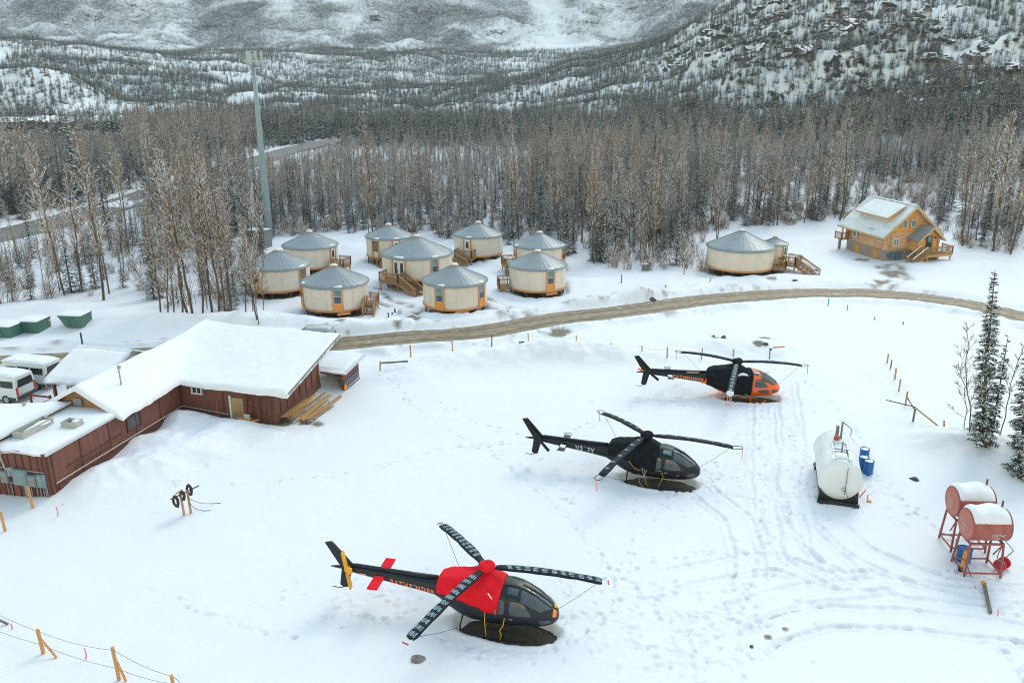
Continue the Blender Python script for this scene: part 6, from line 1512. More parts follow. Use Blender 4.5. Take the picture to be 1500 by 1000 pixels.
# rock ledges breaking through the snow of the slopes
def crag(seed):
    r = random.Random(seed); mb = MB(); n = 9
    for lay in range(3):
        w = 2.6 - .55 * lay; z0, z1 = lay * .75, lay * .75 + r.uniform(.6, .95); ox, oy = r.uniform(-.3, .3), .35 * lay
        lo = [(ox + w * r.uniform(.8, 1.15) * cos(2 * pi * j / n), oy + .75 * w * r.uniform(.75, 1.1) * sin(2 * pi * j / n)) for j in range(n)]
        hi = [(x * r.uniform(.62, 1.05), y * r.uniform(.6, 1.0) + .05) for x, y in lo]; jj = [r.uniform(-.38, .3) for _ in range(n)]
        o = len(mb.v); mb.v += [(x, y, z0 - .6) for x, y in lo] + [(x, y, z1 + q) for (x, y), q in zip(hi, jj)] + [(x * .86, y * .86 + .05, z1 + q + .16) for (x, y), q in zip(hi, jj)]
        for j in range(n):
            k = (j + 1) % n; mb.f += [(o + j, o + k, o + n + k, o + n + j), (o + n + j, o + n + k, o + 2 * n + k, o + 2 * n + j)]; mb.m += [0 if r.random() < (.95, .85, .75)[lay] else 1, 1]
        mb.f.append(tuple(o + 2 * n + j for j in range(n))); mb.m.append(1)
    return mb
HROCK = mat('hill_rock', (.022, .022, .025), .9, col2=(.085, .075, .07), scale=1.2, bump=.4, bscale=4)
crags = variants('crags', [crag(900 + i).mesh('crag', [HROCK, SNOW]) for i in range(5)])
zones = [(1090, 60, 75, 34, 330, 560, 150), (1150, 85, 60, 22, 320, 520, 90), (1270, 22, 80, 26, 380, 620, 120), (1330, 150, 65, 16, 280, 420, 110), (1290, 130, 30, 10, 280, 430, 40), (1430, 105, 45, 14, 300, 450, 70), (1200, 35, 120, 45, 330, 600, 90), (1400, 40, 110, 50, 330, 620, 90), (1010, 70, 26, 14, 380, 560, 30)]
rk = np.random.RandomState(3); RX, RY, RS = [], [], []
gx, gy = np.meshgrid(np.arange(-760, 760, 4.0), np.arange(270, 1500, 4.0), indexing='ij'); gzz = height(gx, gy); gpx, gpy = PROJ(gx, gy, gzz)
for (cx_, cy_, rx_, ry_, y0, y1, n) in zones:
    m = (((gpx - cx_) / rx_) ** 2 + ((gpy - cy_) / ry_) ** 2 < 1) & (gy > y0) & (gy < y1) & (snowfield(gx, gy) < .3); idx = np.argwhere(m)
    if len(idx) == 0: continue
    # strung along the contour in short bands
    for b in range(max(1, n // 9)):
        i, j = idx[rk.randint(len(idx))]; x0, y0_ = gx[i, j], gy[i, j]; sl = rk.uniform(-.35, .35); big = (.75 + .9 * rk.rand() ** 2) 
        for q in range(7):
            t = rk.normal() * 7 * big ** .7; RX.append(x0 + t); RY.append(y0_ + sl * t + rk.normal() * 1.0 * big); RS.append(big * rk.uniform(.45, 1.15))
RP = np.c_[RX, RY]; mass('rock_ledges', 'dark rock ledges capped with snow on the slopes', RP, height(RP[:, 0], RP[:, 1]) - .4, np.array(RS) * .62, crags, 5, .22, (1.2, 2.6))
# ------------------------------------------------------------------ antenna pole and cabinet
tg = gpos(395, 347)
T = thing('antenna_pole', 'tall tapering grey steel pole carrying pale panel antennas at its top', 'antenna', tg)
PGREY = mat('galvanised', (.26, .34, .38), .5, .1, var=.06, scale=.6)
MB().tube([(0, 0, -.3), (-.05, 0, 8), (-.1, 0, 16), (-.12, 0, 23.4)], [.60, .48, .36, .25], 14).build('pole', PGREY, T, smooth=True)
MB().cyl((0, 0, -.1), .85, .25, 14).build('base_flange', PGREY, T)
MB().tube([(-.12, 0, 23.4), (-.12, 0, 24.2)], .12, 8).build('mast_top', PGREY, T)
fr = MB()
for a in range(3):
    q = [2 * pi * (a + k) / 3 + .4 for k in (0, 1)]; fr.tube([(-.12 + 1.35 * cos(q[0]), 1.35 * sin(q[0]), 23.9), (-.12 + 1.35 * cos(q[1]), 1.35 * sin(q[1]), 23.9)], .06, 6); fr.tube([(-.12, 0, 23.9), (-.12 + 1.35 * cos(q[0]), 1.35 * sin(q[0]), 23.9)], .06, 6)
fr.build('platform', PGREY, T)
for a in range(3):
    q0, q1 = 2 * pi * a / 3 + .4, 2 * pi * (a + 1) / 3 + .4
    for k in (.1, .5, .9):
        x = -.12 + 1.35 * (cos(q0) * (1 - k) + cos(q1) * k); y = 1.35 * (sin(q0) * (1 - k) + sin(q1) * k)
        bevel(MB().box((x, y, 24.7), (.30, .2, 1.9), (q0 + q1) / 2 + pi / 2).build('panel_antenna', mat('antenna_white', (.44, .46, .46), .5), T), .03)
cg = gpos(381, 362)
T = thing('equipment_cabinet', 'weathered grey equipment cabinet with snowy top at the foot of the antenna pole', 'cabinet', cg, -.25)
bevel(MB().box((0, 0, 1.15), (2.7, 2.0, 2.5)).build('body', mat('cabinet_grey', (.13, .15, .15), .6, col2=(.20, .19, .17), scale=1.5), T), .03)
MB().box((-.6, -1.02, 1.2), (1.1, .05, 2.0)).build('door', mat('cabinet_brown', (.16, .14, .12), .6), T); MB().box((.6, -1.02, 1.2), (1.1, .05, 2.0)).build('door', mat('cabinet_brown', (.16, .14, .12)), T)
MB().box((0, 0, 2.44), (2.9, 2.2, .08)).build('roof', GREYM, T); blob(MB(), (0, 0, 2.48), 1.3, 1.0, .14).build('snow', SNOW, T, smooth=True)
# ------------------------------------------------------------------ vehicles
VANW = mat('van_white', (.68, .70, .70), .3, var=.03, coat=.3); CARS = mat('car_silver', (.38, .43, .46), .3, .3, var=.04, coat=.3)
TYRE = mat('tyre_rubber', (.02, .02, .021), .8, var=.1); RIM = mat('wheel_rim', (.42, .43, .44), .35, .6, var=.05); PLASTIC = mat('dark_plastic', (.035, .038, .04), .6, var=.1)
TAIL = mat('tail_lamp_red', (.55, .02, .02), .25, var=.1); GLASSV = mat('vehicle_glass', (.025, .03, .033), .08, var=.2)
def vehicle(name, label, loc, rz, st, paint, wheels, wr, windows, snowtop, group):
    """st: stations from the tail (x, z bottom, belt z, roof z, half width, roof half width)"""
    T = thing(name, label, 'van' if name == 'van' else 'car', loc, rz, group); mb = MB()
    ring = lambda s: [(s[0], -s[4], s[1]), (s[0], -s[4] * 1.0, (s[1] + s[2]) / 2), (s[0], -s[4] * .985, s[2]), (s[0], -(s[4] * .35 + s[5] * .65), s[2] + (s[3] - s[2]) * .6), (s[0], -s[5], s[3] - .10), (s[0], -s[5] * .86, s[3] - .01), (s[0], -s[5] * .4, s[3] + .03)]
    n = 14
    for s in st:
        r = ring(s); mb.v += r + [(x, -y, z) for x, y, z in reversed(r)]
    for i in range(len(st) - 1):
        for j in range(n - 1): mb.f.append((i * n + j, (i + 1) * n + j, (i + 1) * n + j + 1, i * n + j + 1)); mb.m.append(0)
        mb.f.append((i * n + n - 1, (i + 1) * n + n - 1, (i + 1) * n, i * n)); mb.m.append(0)
    mb.f.append(tuple(range(n))); mb.f.append(tuple(reversed(range((len(st) - 1) * n, len(st) * n)))); mb.m += [0, 0]
    b = mb.build('body', paint, T, smooth=True); bevel(b, .03, 2, 40)
    X = [s[0] for s in st]
    def yy(x, z):
        s = [float(np.interp(x, X, [q[k] for q in st])) for k in range(6)]
        return s[4] if z <= s[2] else s[4] + (s[5] - s[4]) * min(1, (z - s[2]) / (s[3] - s[2]))
    for (x0, x1, z0, z1) in windows:
        for sg in (-1, 1):
            m = MB(); m.grid(lambda u, v: (x0 + (x1 - x0) * u, sg * (yy(x0 + (x1 - x0) * u, z0 + (z1 - z0) * v) + .012), z0 + (z1 - z0) * v), 4, 3); m.build('side_window', GLASSV, T)
    s0 = st[0]
    m = MB(); m.grid(lambda u, v: (s0[0] - .015 + .0 * v, (u * 2 - 1) * (s0[4] * .8 - .12 * v), s0[2] + .05 + (s0[3] - s0[2] - .28) * v), 4, 3); m.build('rear_window', GLASSV, T)
    MB().box((s0[0] - .04, 0, s0[1] + .16), (.18, s0[4] * 1.98, .22)).build('rear_bumper', PLASTIC, T)
    for sg in (-1, 1):
        MB().box((s0[0] - .01, sg * (s0[4] - .10), s0[2] - .22), (.06, .16, .62)).build('tail_lamp', TAIL, T)
        MB().beam((s0[0] + .1, sg * (s0[4] + .01), s0[1] + .1), (st[-1][0] - .2, sg * (st[-2][4] + .01), s0[1] + .1), .03, .2).build('sill', PLASTIC, T)
    sf = st[-3]
    m = MB(); a, c = st[-3], st[-4]; m.add([(a[0] + .02, -a[5] * .95, a[3] + .03), (a[0] + .02, a[5] * .95, a[3] + .03), (c[0] + .02, c[5] * .9, c[3] + .035), (c[0] + .02, -c[5] * .9, c[3] + .035)], [(0, 1, 2, 3)]); m.build('windscreen', GLASSV, T)
    for x in wheels:
        for sg in (-1, 1):
            w = MB(); w.tube([(x, sg * (s0[4] - .20), wr), (x, sg * (s0[4] + .02), wr)], wr, 20); wo = w.build('wheel', TYRE, T, smooth=False)
            MB().tube([(x, sg * (s0[4] - .0), wr), (x, sg * (s0[4] + .035), wr)], wr * .62, 14).build('rim', RIM, wo)
    if snowtop:
        x0, x1, hw, z = snowtop; m = MB()
        m.grid(lambda u, v: (x0 + (x1 - x0) * u, (v * 2 - 1) * hw, z - .08 + .20 * min(1, 6 * min(u, 1 - u, .5)) ** .5 * min(1, 7 * min(v, 1 - v)) ** .5 + .0), 24, 16); m.build('roof_snow', SNOW, T, smooth=True)
    return T
VAN = [(0, .38, 1.25, 2.12, .98, .84), (.06, .36, 1.25, 2.18, 1.0, .86), (2.4, .36, 1.25, 2.22, 1.0, .87), (3.9, .36, 1.22, 2.14, 1.0, .84), (4.75, .36, 1.15, 1.32, .98, .80), (5.35, .38, .98, 1.08, .94, .72), (5.5, .45, .8, .9, .86, .66)]
VW = [(.22, 1.3, 1.32, 1.82), (1.45, 2.5, 1.32, 1.84), (2.65, 3.55, 1.32, 1.80)]
def from_corner(px, py, hd, L=0.0, w=1.0):
    p = gpos(px, py); h = rad(hd); left = Vector((-sin(h), cos(h), 0)); return Vector((p.x, p.y, p.z)) + left * w * -1 * (-1)
hd = 167.0
def rear_place(px, py, hd, hw=1.0):     # px, py: the rear corner that is nearest to the camera (vehicle's left rear)
    p = gpos(px, py); h = rad(hd); r = Vector((sin(h), -cos(h), 0)); return (p.x + r.x * hw, p.y + r.y * hw, p.z)
vehicle('van', 'white passenger van nearest the lodge with red tail lamp and grey bumper', rear_place(27, 594, hd), rad(hd), VAN, VANW, (1.0, 4.5), .36, VW, (.1, 4.0, .86, 2.2), 'white vans parked by the lodge')
vehicle('van', 'white snow topped van parked behind the other van next to the annexe', rear_place(70, 573, hd), rad(hd), VAN, VANW, (1.0, 4.5), .36, VW, (.1, 4.1, .88, 2.2), 'white vans parked by the lodge')
SUV = [(0, .40, 1.0, 1.15, .84, .70), (.12, .36, 1.02, 1.62, .90, .66), (.8, .34, 1.02, 1.70, .92, .68), (2.4, .34, 1.0, 1.66, .92, .66), (3.2, .34, .98, 1.10, .92, .70), (4.3, .38, .85, .95, .88, .66), (4.55, .45, .7, .8, .8, .6)]
g = gpos(486, 508)
vehicle('car', 'silver estate car half hidden behind the lodge roof beside the mud road', (g.x, g.y + 1.0, g.z), rad(174), SUV, CARS, (.85, 3.55), .33, [(.35, 1.2, 1.05, 1.45), (1.3, 2.5, 1.05, 1.47)], None, 'cars at the lodge')
# ------------------------------------------------------------------ dumpsters
DGREEN = mat('dumpster_green', (.045, .12, .10), .5, col2=(.07, .17, .14), scale=2.5, bump=.1)
def dumpster(px, py, label, wid, dep, rz, ylw):
    p = gpos(px, py); T = thing('dumpster', label, 'dumpster', p, rz, 'green dumpsters by the trees'); h = 1.05
    top = [(-wid / 2 - .5, -dep / 2, h), (wid / 2, -dep / 2, h), (wid / 2, dep / 2, h), (-wid / 2 - .5, dep / 2, h)]; bot = [(-wid / 2 + .12, -dep / 2 + .1, -.05), (wid / 2 - .02, -dep / 2 + .12, -.05), (wid / 2 - .02, dep / 2 - .1, -.05), (-wid / 2 + .12, dep / 2 - .1, -.05)]
    mb = MB(); mb.add(top + bot, [(7, 6, 5, 4), (0, 4, 5, 1), (1, 5, 6, 2), (2, 6, 7, 3), (3, 7, 4, 0)]); mb.build('tub', DGREEN, T)
    for a, b in zip(top, top[1:] + top[:1]): MB().beam(a, b, .09, .09).build('rim', DGREEN, T)
    for q in (.33, .62): MB().beam(Vector(top[0]).lerp(Vector(top[1]), q) + Vector((0, -.03, 0)), Vector(bot[0]).lerp(Vector(bot[1]), q) + Vector((0, -.03, 0)), .07, .08).build('rib', DGREEN, T)
    mb = MB(); mb.grid(lambda u, v: (-wid / 2 - .55 + (wid + .6) * u, (v - .5) * (dep + .08), h + .02 + .16 * min(1, 7 * min(u, 1 - u)) ** .5 * min(1, 7 * min(v, 1 - v)) ** .5), 16, 14); mb.build('snow', SNOW, T, smooth=True)
    if ylw: MB().box((wid / 2 + .01, dep / 2 - .25, h - .32), (.02, .22, .2)).build('sticker', mat('yellow_sticker', (.75, .45, .05), .5), T)
dumpster(12, 490, 'green dumpster cut off by the edge of the photo, snow on its lid', 2.3, 2.2, -.15, False)
dumpster(54, 484, 'middle green dumpster with a yellow sticker on its corner', 1.7, 2.1, -.12, True)
dumpster(116, 480, 'green dumpster standing apart at the right with one slanting end', 1.8, 1.9, -.10, False)
# ------------------------------------------------------------------ white fuel tank
p = gpos(1227, 737); dr = Vector((.27, .963)); rzt = math.atan2(dr.x, dr.y) * -1
T = thing('fuel_tank', 'big white cylindrical fuel tank on a black skid with pipework on top', 'tank', (p.x, p.y, p.z), rzt)
TW = mat('tank_white', (.74, .75, .77), .38, var=.04, scale=1.0); TS = mat('frosted_tank_top', (.80, .82, .83), .6, var=.05, scale=2)
R_, zc_, L_ = 1.22, 1.38, 4.6
mb = MB(); prof = [(.02, -.14), (.7, -.11), (1.1, -.05), (R_ - .03, .02), (R_, .08), (R_, L_ - .08), (1.1, L_ + .06), (.02, L_ + .14)]; n = 48
for (r, y) in prof:
    for j in range(n): a = 2 * pi * j / n; mb.v.append((r * cos(a), y + .1, zc_ + r * sin(a)))
for i in range(len(prof) - 1):
    for j in range(n): mb.f.append((i * n + j, i * n + (j + 1) % n, (i + 1) * n + (j + 1) % n, (i + 1) * n + j)); mb.m.append(0)
mb.build('shell', TW, T, smooth=True)
for y in (.18, L_ * .5, L_ - .0):
    mb = MB(); mb.tube([((R_ + .005) * cos(2 * pi * j / 40), y, zc_ + (R_ + .005) * sin(2 * pi * j / 40)) for j in range(41)], .012, 4, cap=False); mb.build('weld_seam', TW, T)
for y in (.25, L_ - .3):
    mb = MB(); pts = [(-1.1, .05), (1.1, .05)] + [(R_ * 1.0 * cos(a), zc_ + R_ * 1.0 * sin(a)) for a in np.linspace(-.52, -pi + .52, 13)]
    mb.slab([(x, y, z) for x, z in pts], .22, d=(0, 1, 0)); mb.build('saddle', BLACKM, T)
for x in (-.9, .9): MB().box((x, L_ / 2 - .1, .08), (.2, L_ + .5, .22)).build('skid_rail', BLACKM, T)
MB().box((0, -.18, .07), (2.3, .16, .18)).build('skid_rail', BLACKM, T); MB().box((0, L_ + .2, .08), (2.2, .16, .2)).build('skid_rail', BLACKM, T)
zt = zc_ + R_
wk = MB()
for x in (-.42, .42): wk.box((x, 1.6, zt - .0), (.07, 2.6, .12))
tag(wk.build('walkway_rail', TW, T), kind='stuff')
for y in (.5, 1.5, 2.7): MB().box((0, y, zt + .02), (.84, .07, .09)).build('walkway_bar', TW, T)
bevel(MB().box((-.05, .75, zt + .10), (.62, .5, .16)).build('hatch_box', TS, T), .04, 2)
for (x, y) in ((-.5, .55), (.5, .6)): bevel(MB().box((x, y, zt - .02), (.18, .4, .2)).build('step_box', TS, T), .03)
STL = mat('valve_steel', (.22, .21, .20), .45, .5, var=.2)
MB().tube([(0, 1.1, zt), (0, 1.15, zt + .5), (0, 1.2, zt + .75)], .05, 8).build('riser_pipe', STL, T); MB().tube([(-.45, 1.35, zt + .22), (.42, 1.3, zt + .22)], .035, 8).build('valve_bar', STL, T); MB().tube([(.3, 1.3, zt + .2), (.3, 1.28, zt - .05)], .05, 8).build('valve', STL, T)
MB().cyl((-.15, 3.0, zt - .02), .28, .14, 16).build('manway', TW, T); MB().cyl((-.15, 2.95, zt + .12), .17, .22, 12).build('red_cap', mat('red_cap', (.40, .07, .05), .5), T)
MB().tube([(.12, 3.3, zt), (.12, 3.3, zt + .95), (.12, 3.35, zt + 1.15)], .06, 8).build('vent_pipe', STL, T); MB().tube([(.12, 3.35, zt + 1.15), (.65, 3.3, zt + .75), (.66, 3.3, zt + .3)], .03, 6).build('vent_arm', STL, T); MB().cyl((-.1, 3.5, zt + .05), .10, .75, 10).build('vent_drum', STL, T)
MB().tube([(.30, -.12, zt - .25), (.30, -.10, zc_ - .3), (.28, -.06, .62)], .022, 6).build('gauge_pipe', STL, T)
mb = MB(); mb.tube([(.22 + .11 * cos(a), -.10, .98 + .11 * sin(a)) for a in np.linspace(0, 6.2, 14)], .014, 5); mb.build('hose_loop', BLACKM, T); MB().tube([(.3, -.14, .95), (.55, -.3, .4), (.75, -.35, .1)], .014, 5).build('hose', BLACKM, T)
# barrels
BLUE = mat('barrel_blue', (.012, .13, .42), .4, var=.12, scale=3); BLUED = mat('barrel_blue_dark', (.01, .06, .2), .5)
def barrel(x, y, label, z=None, r=.29, h=.9, snow=True):
    T = thing('barrel', label, 'barrel', (x, y, gz(x, y) - .06 if z is None else z), 0, 'blue barrels')
    mb = MB(); mb.lathe([(.02, 0), (r, 0), (r, h * .32), (r + .018, h * .34), (r, h * .36), (r, h * .64), (r + .018, h * .66), (r, h * .68), (r, h), (r - .02, h + .015), (r - .03, h - .02), (.02, h - .02)], 24); mb.build('drum', BLUE, T, smooth=False)
    MB().tube([(r * cos(a), r * sin(a), h) for a in np.linspace(0, 2 * pi, 25)], .018, 5, cap=False).build('rim', BLUED, T)
    if snow: blob(MB(), (0, 0, h - .02), r * .86, r * .86, .07).build('snow', SNOW, T, smooth=True)
    return T
for (px, py, lb) in ((1271, 694, 'blue barrel in front of the others at the right side of the white tank'), (1263.5, 688, 'blue barrel half hidden against the white tank'), (1264.5, 676, 'rearmost blue barrel beside the white tank')):
    q = gpos(px, py); barrel(q.x, q.y, lb)
# ------------------------------------------------------------------ red tanks on stands
REDT = mat('faded_red_tank', (.40, .125, .105), .6, col2=(.30, .065, .045), scale=1.2, stretch=(3, 1, .5), bump=.1); REDE = mat('faded_red_end', (.50, .19, .17), .6, col2=(.42, .14, .12), scale=2); REDS = mat('red_steel_legs', (.30, .085, .075), .6, var=.15)
def stand_tank(x, y, label, rz):
    T = thing('heating_oil_tank', label, 'tank', (x, y, gz(x, y) - .05), rz, 'red tanks on steel stands'); R, L, zc = .79, 1.92, 2.66
    mb = MB(); n = 40; prof = [(R - .06, 0), (R, .02), (R, .10), (R - .012, .12)] + [(R + .010 * (q % 2), .12 + 1.86 * (q + .5) / 14) for q in range(14)] + [(R, L - .10), (R, L - .02), (R - .06, L)]
    for (r, u) in prof:
        for j in range(n): a = 2 * pi * j / n; mb.v.append((u - L / 2, r * cos(a), zc + r * sin(a)))
    for i in range(len(prof) - 1):
        for j in range(n): mb.f.append((i * n + j, (i + 1) * n + j, (i + 1) * n + (j + 1) % n, i * n + (j + 1) % n)); mb.m.append(0)
    mb.build('shell', REDT, T, smooth=True)
    for sg in (-1, 1):
        mb = MB(); mb.tube([(sg * (L / 2 - .05), 0, zc), (sg * (L / 2 - .01), 0, zc), (sg * (L / 2 + .02), 0, zc)], [R - .03, R - .04, .3], 40); mb.build('end_plate', REDE, T, smooth=False)
    mb = MB()
    def f(u, v):
        a = rad(28 + 124 * v); k = min(1, 6 * min(u, 1 - u)) ** .5 * min(1, 5 * min(v, 1 - v)) ** .5; r = R - .01 + (.20 + .05 * sin(9 * u + 2)) * k
        return (-L / 2 + .06 + (L - .12) * u, r * cos(a), zc + r * sin(a))
    mb.grid(f, 20, 20); mb.build('snow_cap', SNOW, T, smooth=True)
    MB().tube([(L / 2 - .25, .1, zc + R - .1), (L / 2 - .25, .1, zc + R + .45)], .05, 8).build('vent_pipe', mat('rusty_pipe', (.14, .06, .05), .7), T)
    zt = zc - R - .02; c = [(-L / 2 + .12, -.55), (L / 2 - .2, -.55), (L / 2 - .2, .55), (-L / 2 + .12, .55)]; f_ = [(-L / 2 + .02, -.72), (L / 2 - .1, -.72), (L / 2 - .1, .72), (-L / 2 + .02, .72)]
    for (tx, ty), (bx, by) in zip(c, f_): MB().beam((tx, ty, zt + .05), (bx, by, -.25), .085, .085).build('leg', REDS, T)
    for i in range(4):
        a, b = c[i], c[(i + 1) % 4]; MB().beam((a[0], a[1], zt), (b[0], b[1], zt), .08, .10).build('top_rail', REDS, T)
        k = .25; a = [f_[i][q] * (1 - k) + c[i][q] * k for q in (0, 1)]; j = (i + 1) % 4; b = [f_[j][q] * (1 - k) + c[j][q] * k for q in (0, 1)]; zz = zt * k + (-.25) * (1 - k)
        MB().beam((a[0], a[1], zz), (b[0], b[1], zz), .06, .07).build('cross_rail', REDS, T)
    MB().beam((c[0][0], -.56, zt), (c[0][0] * .85, .1, .85), .05, .05).build('brace', REDS, T); MB().beam((f_[3][0], .66, .4), (c[0][0], -.58, .9), .05, .05).build('brace', REDS, T); MB().beam((c[1][0], -.55, zt), (c[1][0] - .45, -.6, zt - .55), .05, .05).build('brace', REDS, T)
    return T, R, L, zc
def curved_text(T, text, R, zc, x0, x1, a0, hgt, m):
    cu = bpy.data.curves.new('lettering', 'FONT'); cu.body = text; cu.size = 1; cu.offset = .01
    tmp = bpy.data.objects.new('lettering', cu); C.objects.link(tmp); dg = bpy.context.evaluated_depsgraph_get()
    me = bpy.data.meshes.new_from_object(tmp.evaluated_get(dg)); bpy.data.objects.remove(tmp); bpy.data.curves.remove(cu)
    co = np.array([v.co[:] for v in me.vertices]); lo, hi = co.min(0), co.max(0); u = (co[:, 0] - lo[0]) / (hi[0] - lo[0]); v = (co[:, 1] - lo[1]) / (hi[1] - lo[1])
    a = a0 + (v - .5) * hgt / R; r = R + .016; me.vertices.foreach_set('co', np.c_[x0 + (x1 - x0) * u, -r * np.cos(a), zc + r * np.sin(a)].astype(np.float32).ravel())
    me.materials.clear(); me.materials.append(m); me.update(); return link('lettering', me, T)
def end_text(T, text, x, y0, y1, z, hgt, m):
    cu = bpy.data.curves.new('lettering', 'FONT'); cu.body = text; cu.size = 1; cu.offset = .01
    tmp = bpy.data.objects.new('lettering', cu); C.objects.link(tmp); dg = bpy.context.evaluated_depsgraph_get()
    me = bpy.data.meshes.new_from_object(tmp.evaluated_get(dg)); bpy.data.objects.remove(tmp); bpy.data.curves.remove(cu)
    co = np.array([v.co[:] for v in me.vertices]); lo, hi = co.min(0), co.max(0); u = (co[:, 0] - lo[0]) / (hi[0] - lo[0]); v = (co[:, 1] - lo[1]) / (hi[1] - lo[1])
    me.vertices.foreach_set('co', np.c_[np.full(len(u), x), y0 + (y1 - y0) * u, z + (v - .5) * hgt].astype(np.float32).ravel()); me.materials.clear(); me.materials.append(m); me.update(); return link('lettering', me, T)
LETW = mat('faded_white_letters', (.62, .52, .50), .6, var=0)
T1, R1, L1, z1 = stand_tank(23.45, 37.35, 'front faded red oil tank on a steel stand with white lettering on its side', rad(-2))
T2, _, _, _ = stand_tank(23.9, 39.65, 'rear faded red oil tank on a stand behind the other red tank', rad(-2))
curved_text(T1, 'HEATING', R1, z1, .0, .62, rad(-14), .17, LETW); curved_text(T1, 'FUEL', R1, z1, .06, .48, rad(-30), .17, LETW)
for T_ in (T1, T2):
    for q, (t, w) in enumerate((('HEATING', .5), ('FUEL', .32))): end_text(T_, t, -L1 / 2 - .028, w / 2, -w / 2, z1 - .05 - .22 * q, .13, LETW)
barrel(23.2, 38.2, 'blue barrel standing under the red tanks', r=.36, h=.75, snow=False)
q = gpos(1407, 836)
T = thing('marker_post', 'short orange post leaning beside the red tank stand', 'post', q); MB().tube([(0, 0, -.2), (.12, .05, 1.15)], .09, 8).build('post', mat('orange_post', (.66, .27, .07), .6, var=.15), T); MB().cyl((-.02, 0, .02), .12, .2, 8).build('dark_foot', BLACKM, T)
q = gpos(1467, 832)
T = thing('hose_reel', 'bright red hose reel lying at the leg of the red tank stand', 'hose reel', q, .6)
for x in (-.28, .22):
    o = MB().tube([(x - .04, 0, .28), (x + .04, 0, .28)], .30, 18).build('flange', mat('bright_red', (.62, .02, .05), .45), T)
MB().tube([(-.25, 0, .28), (.2, 0, .28)], .17, 14).build('drum', mat('dark_red_hose', (.34, .02, .03), .6), T)
for q, P in enumerate([[(24.3, 36.85, 1.95), (24.7, 36.7, 1.5), (24.45, 36.9, .9), (24.35, 37.3, .35)], [(24.2, 36.8, 1.9), (23.95, 36.7, 1.2), (24.3, 36.9, .5)], [(22.3, 37.6, 1.6), (22.5, 37.5, .8), (22.9, 37.2, .25), (22.8, 36.6, .08)]]):
    o = MB().tube(P, .022, 6).build('fuel_hose', ROPE, None, smooth=True); tag(o, ['grey hose looping down at the right end of the front red tank', 'thin grey hose hanging inside the red tank stand', 'dark hose drooping from the left of the red tank stand'][q], 'hose')
# ------------------------------------------------------------------ stakes, ropes and flags
def solve_h(x, y, z0, pyt):
    lo, hi = 0.0, 6.0
    for _ in range(40):
        m = (lo + hi) / 2
        if PROJ(x, y, z0 + m)[1] > pyt: lo = m
        else: hi = m
    return lo
def stake(px, py, pt, label, group, w=.10, m=None, lean=0.0, brace=None, cap=False):
    p = gpos(px, py); h = solve_h(p.x, p.y, p.z, pt); T = thing('stake', label, 'stake', p, random.Random(px * 7 + py).uniform(-.5, .5), group)
    a = Vector((0, 0, -.2)); b = Vector((lean, 0, h))
    MB().beam(a, b, w, w * .8).build('post', m or POSTWOOD, T)
    if brace: MB().beam((0, 0, h * .62), brace, w * .6, w * .6).build('brace', GREYWOOD if m is None else m, T)
    if cap: blob(MB(), (lean, 0, h), w * .9, w * .8, .10, n=6).build('snow', SNOW, T, smooth=True)
    return p, h
ordn = ['first', 'second', 'third', 'fourth', 'fifth', 'sixth', 'seventh', 'eighth', 'ninth', 'tenth', 'eleventh', 'twelfth']
NP = [(557, 546, 529), (602, 525, 505), (663, 517, 498), (720, 509, 491), (774, 503, 488), (844, 514, 491), (894, 521, 503), (940, 524, 506), (977, 528, 508), (1027, 528, 510), (1074, 525, 511), (1127, 528, 512)]
ntop = []
for i, (a, b, c) in enumerate(NP):
    dark = i in (3, 6, 11); p, h = stake(a, b, c, '%s wooden stake from the left along the near side of the mud road%s' % (ordn[i], ', snow capped' if i == 4 else ''), 'stakes along the mud road', .10, GREYWOOD if dark else None, .05 if i % 3 == 0 else -.03, cap=i == 4); ntop.append(Vector((p.x, p.y, p.z + h * .8)))
EP = [(1299, 535, 518), (1303.5, 545, 527), (1310, 559, 539), (1316, 575, 555), (1326, 595, 573), (1337, 619, 598), (1381, 639, 616)]
etop = []
for i, (a, b, c) in enumerate(EP):
    dark = i in (1, 5); p, h = stake(a, b, c, '%s stake from the far end of the slanting row right of the orange nosed helicopter' % ordn[i], 'stakes in the row on the right', .11, GREYWOOD if dark else None, -.08 if i == 6 else .02 * (i % 2), (0.5, -.6, .05) if i == 4 else None); etop.append(Vector((p.x, p.y, p.z + h * .85)))
SP = [(8, 778, 749), (49, 747, 712), (64, 957, 921), (175, 995, 947), (256, 1008, 988)]
stop_ = []
for i, (a, b, c) in enumerate(SP):
    p, h = stake(a, b, c, ['orange wooden stake at the left edge of the photo below the lodge', 'orange stake in front of the grey electrical boxes', 'orange stake with a side brace at the lower left', 'orange braced stake at the bottom left corner, second from left', 'orange stake cut by the bottom edge of the photo'][i], 'orange stakes at the lower left', .12, mat('fresh_orange_post', (.55, .27, .10), .65, var=.2, scale=9), -.06, (.75, -.25, .02) if i == 2 else (.3, -.12, .02) if i == 3 else None); stop_.append((Vector((p.x, p.y, p.z + h * .9)), Vector((p.x, p.y, p.z + h * .35))))
q = gpos(2, 912); q2 = gpos(12, 914); tag(MB().beam((q.x - 1.2, q.y, q.z + .9), (q2.x, q2.y, q2.z + .03), .08, .08).build('fence_brace', GREYWOOD), 'grey brace pole coming in at the left edge of the photo', 'pole')
def rope(P, label, name='rope', r=.010, m=None, sag=.1):
    pts = []
    for a, b in zip(P[:-1], P[1:]):
        for k in range(8): t = k / 8; q = a.lerp(b, t); pts.append(q + Vector((0, 0, -sag * 4 * t * (1 - t))))
    pts.append(P[-1]); tag(MB().tube(pts, r, 4).build(name, m or ROPE), label, name)
W0 = G(-60, 868, 1.0)
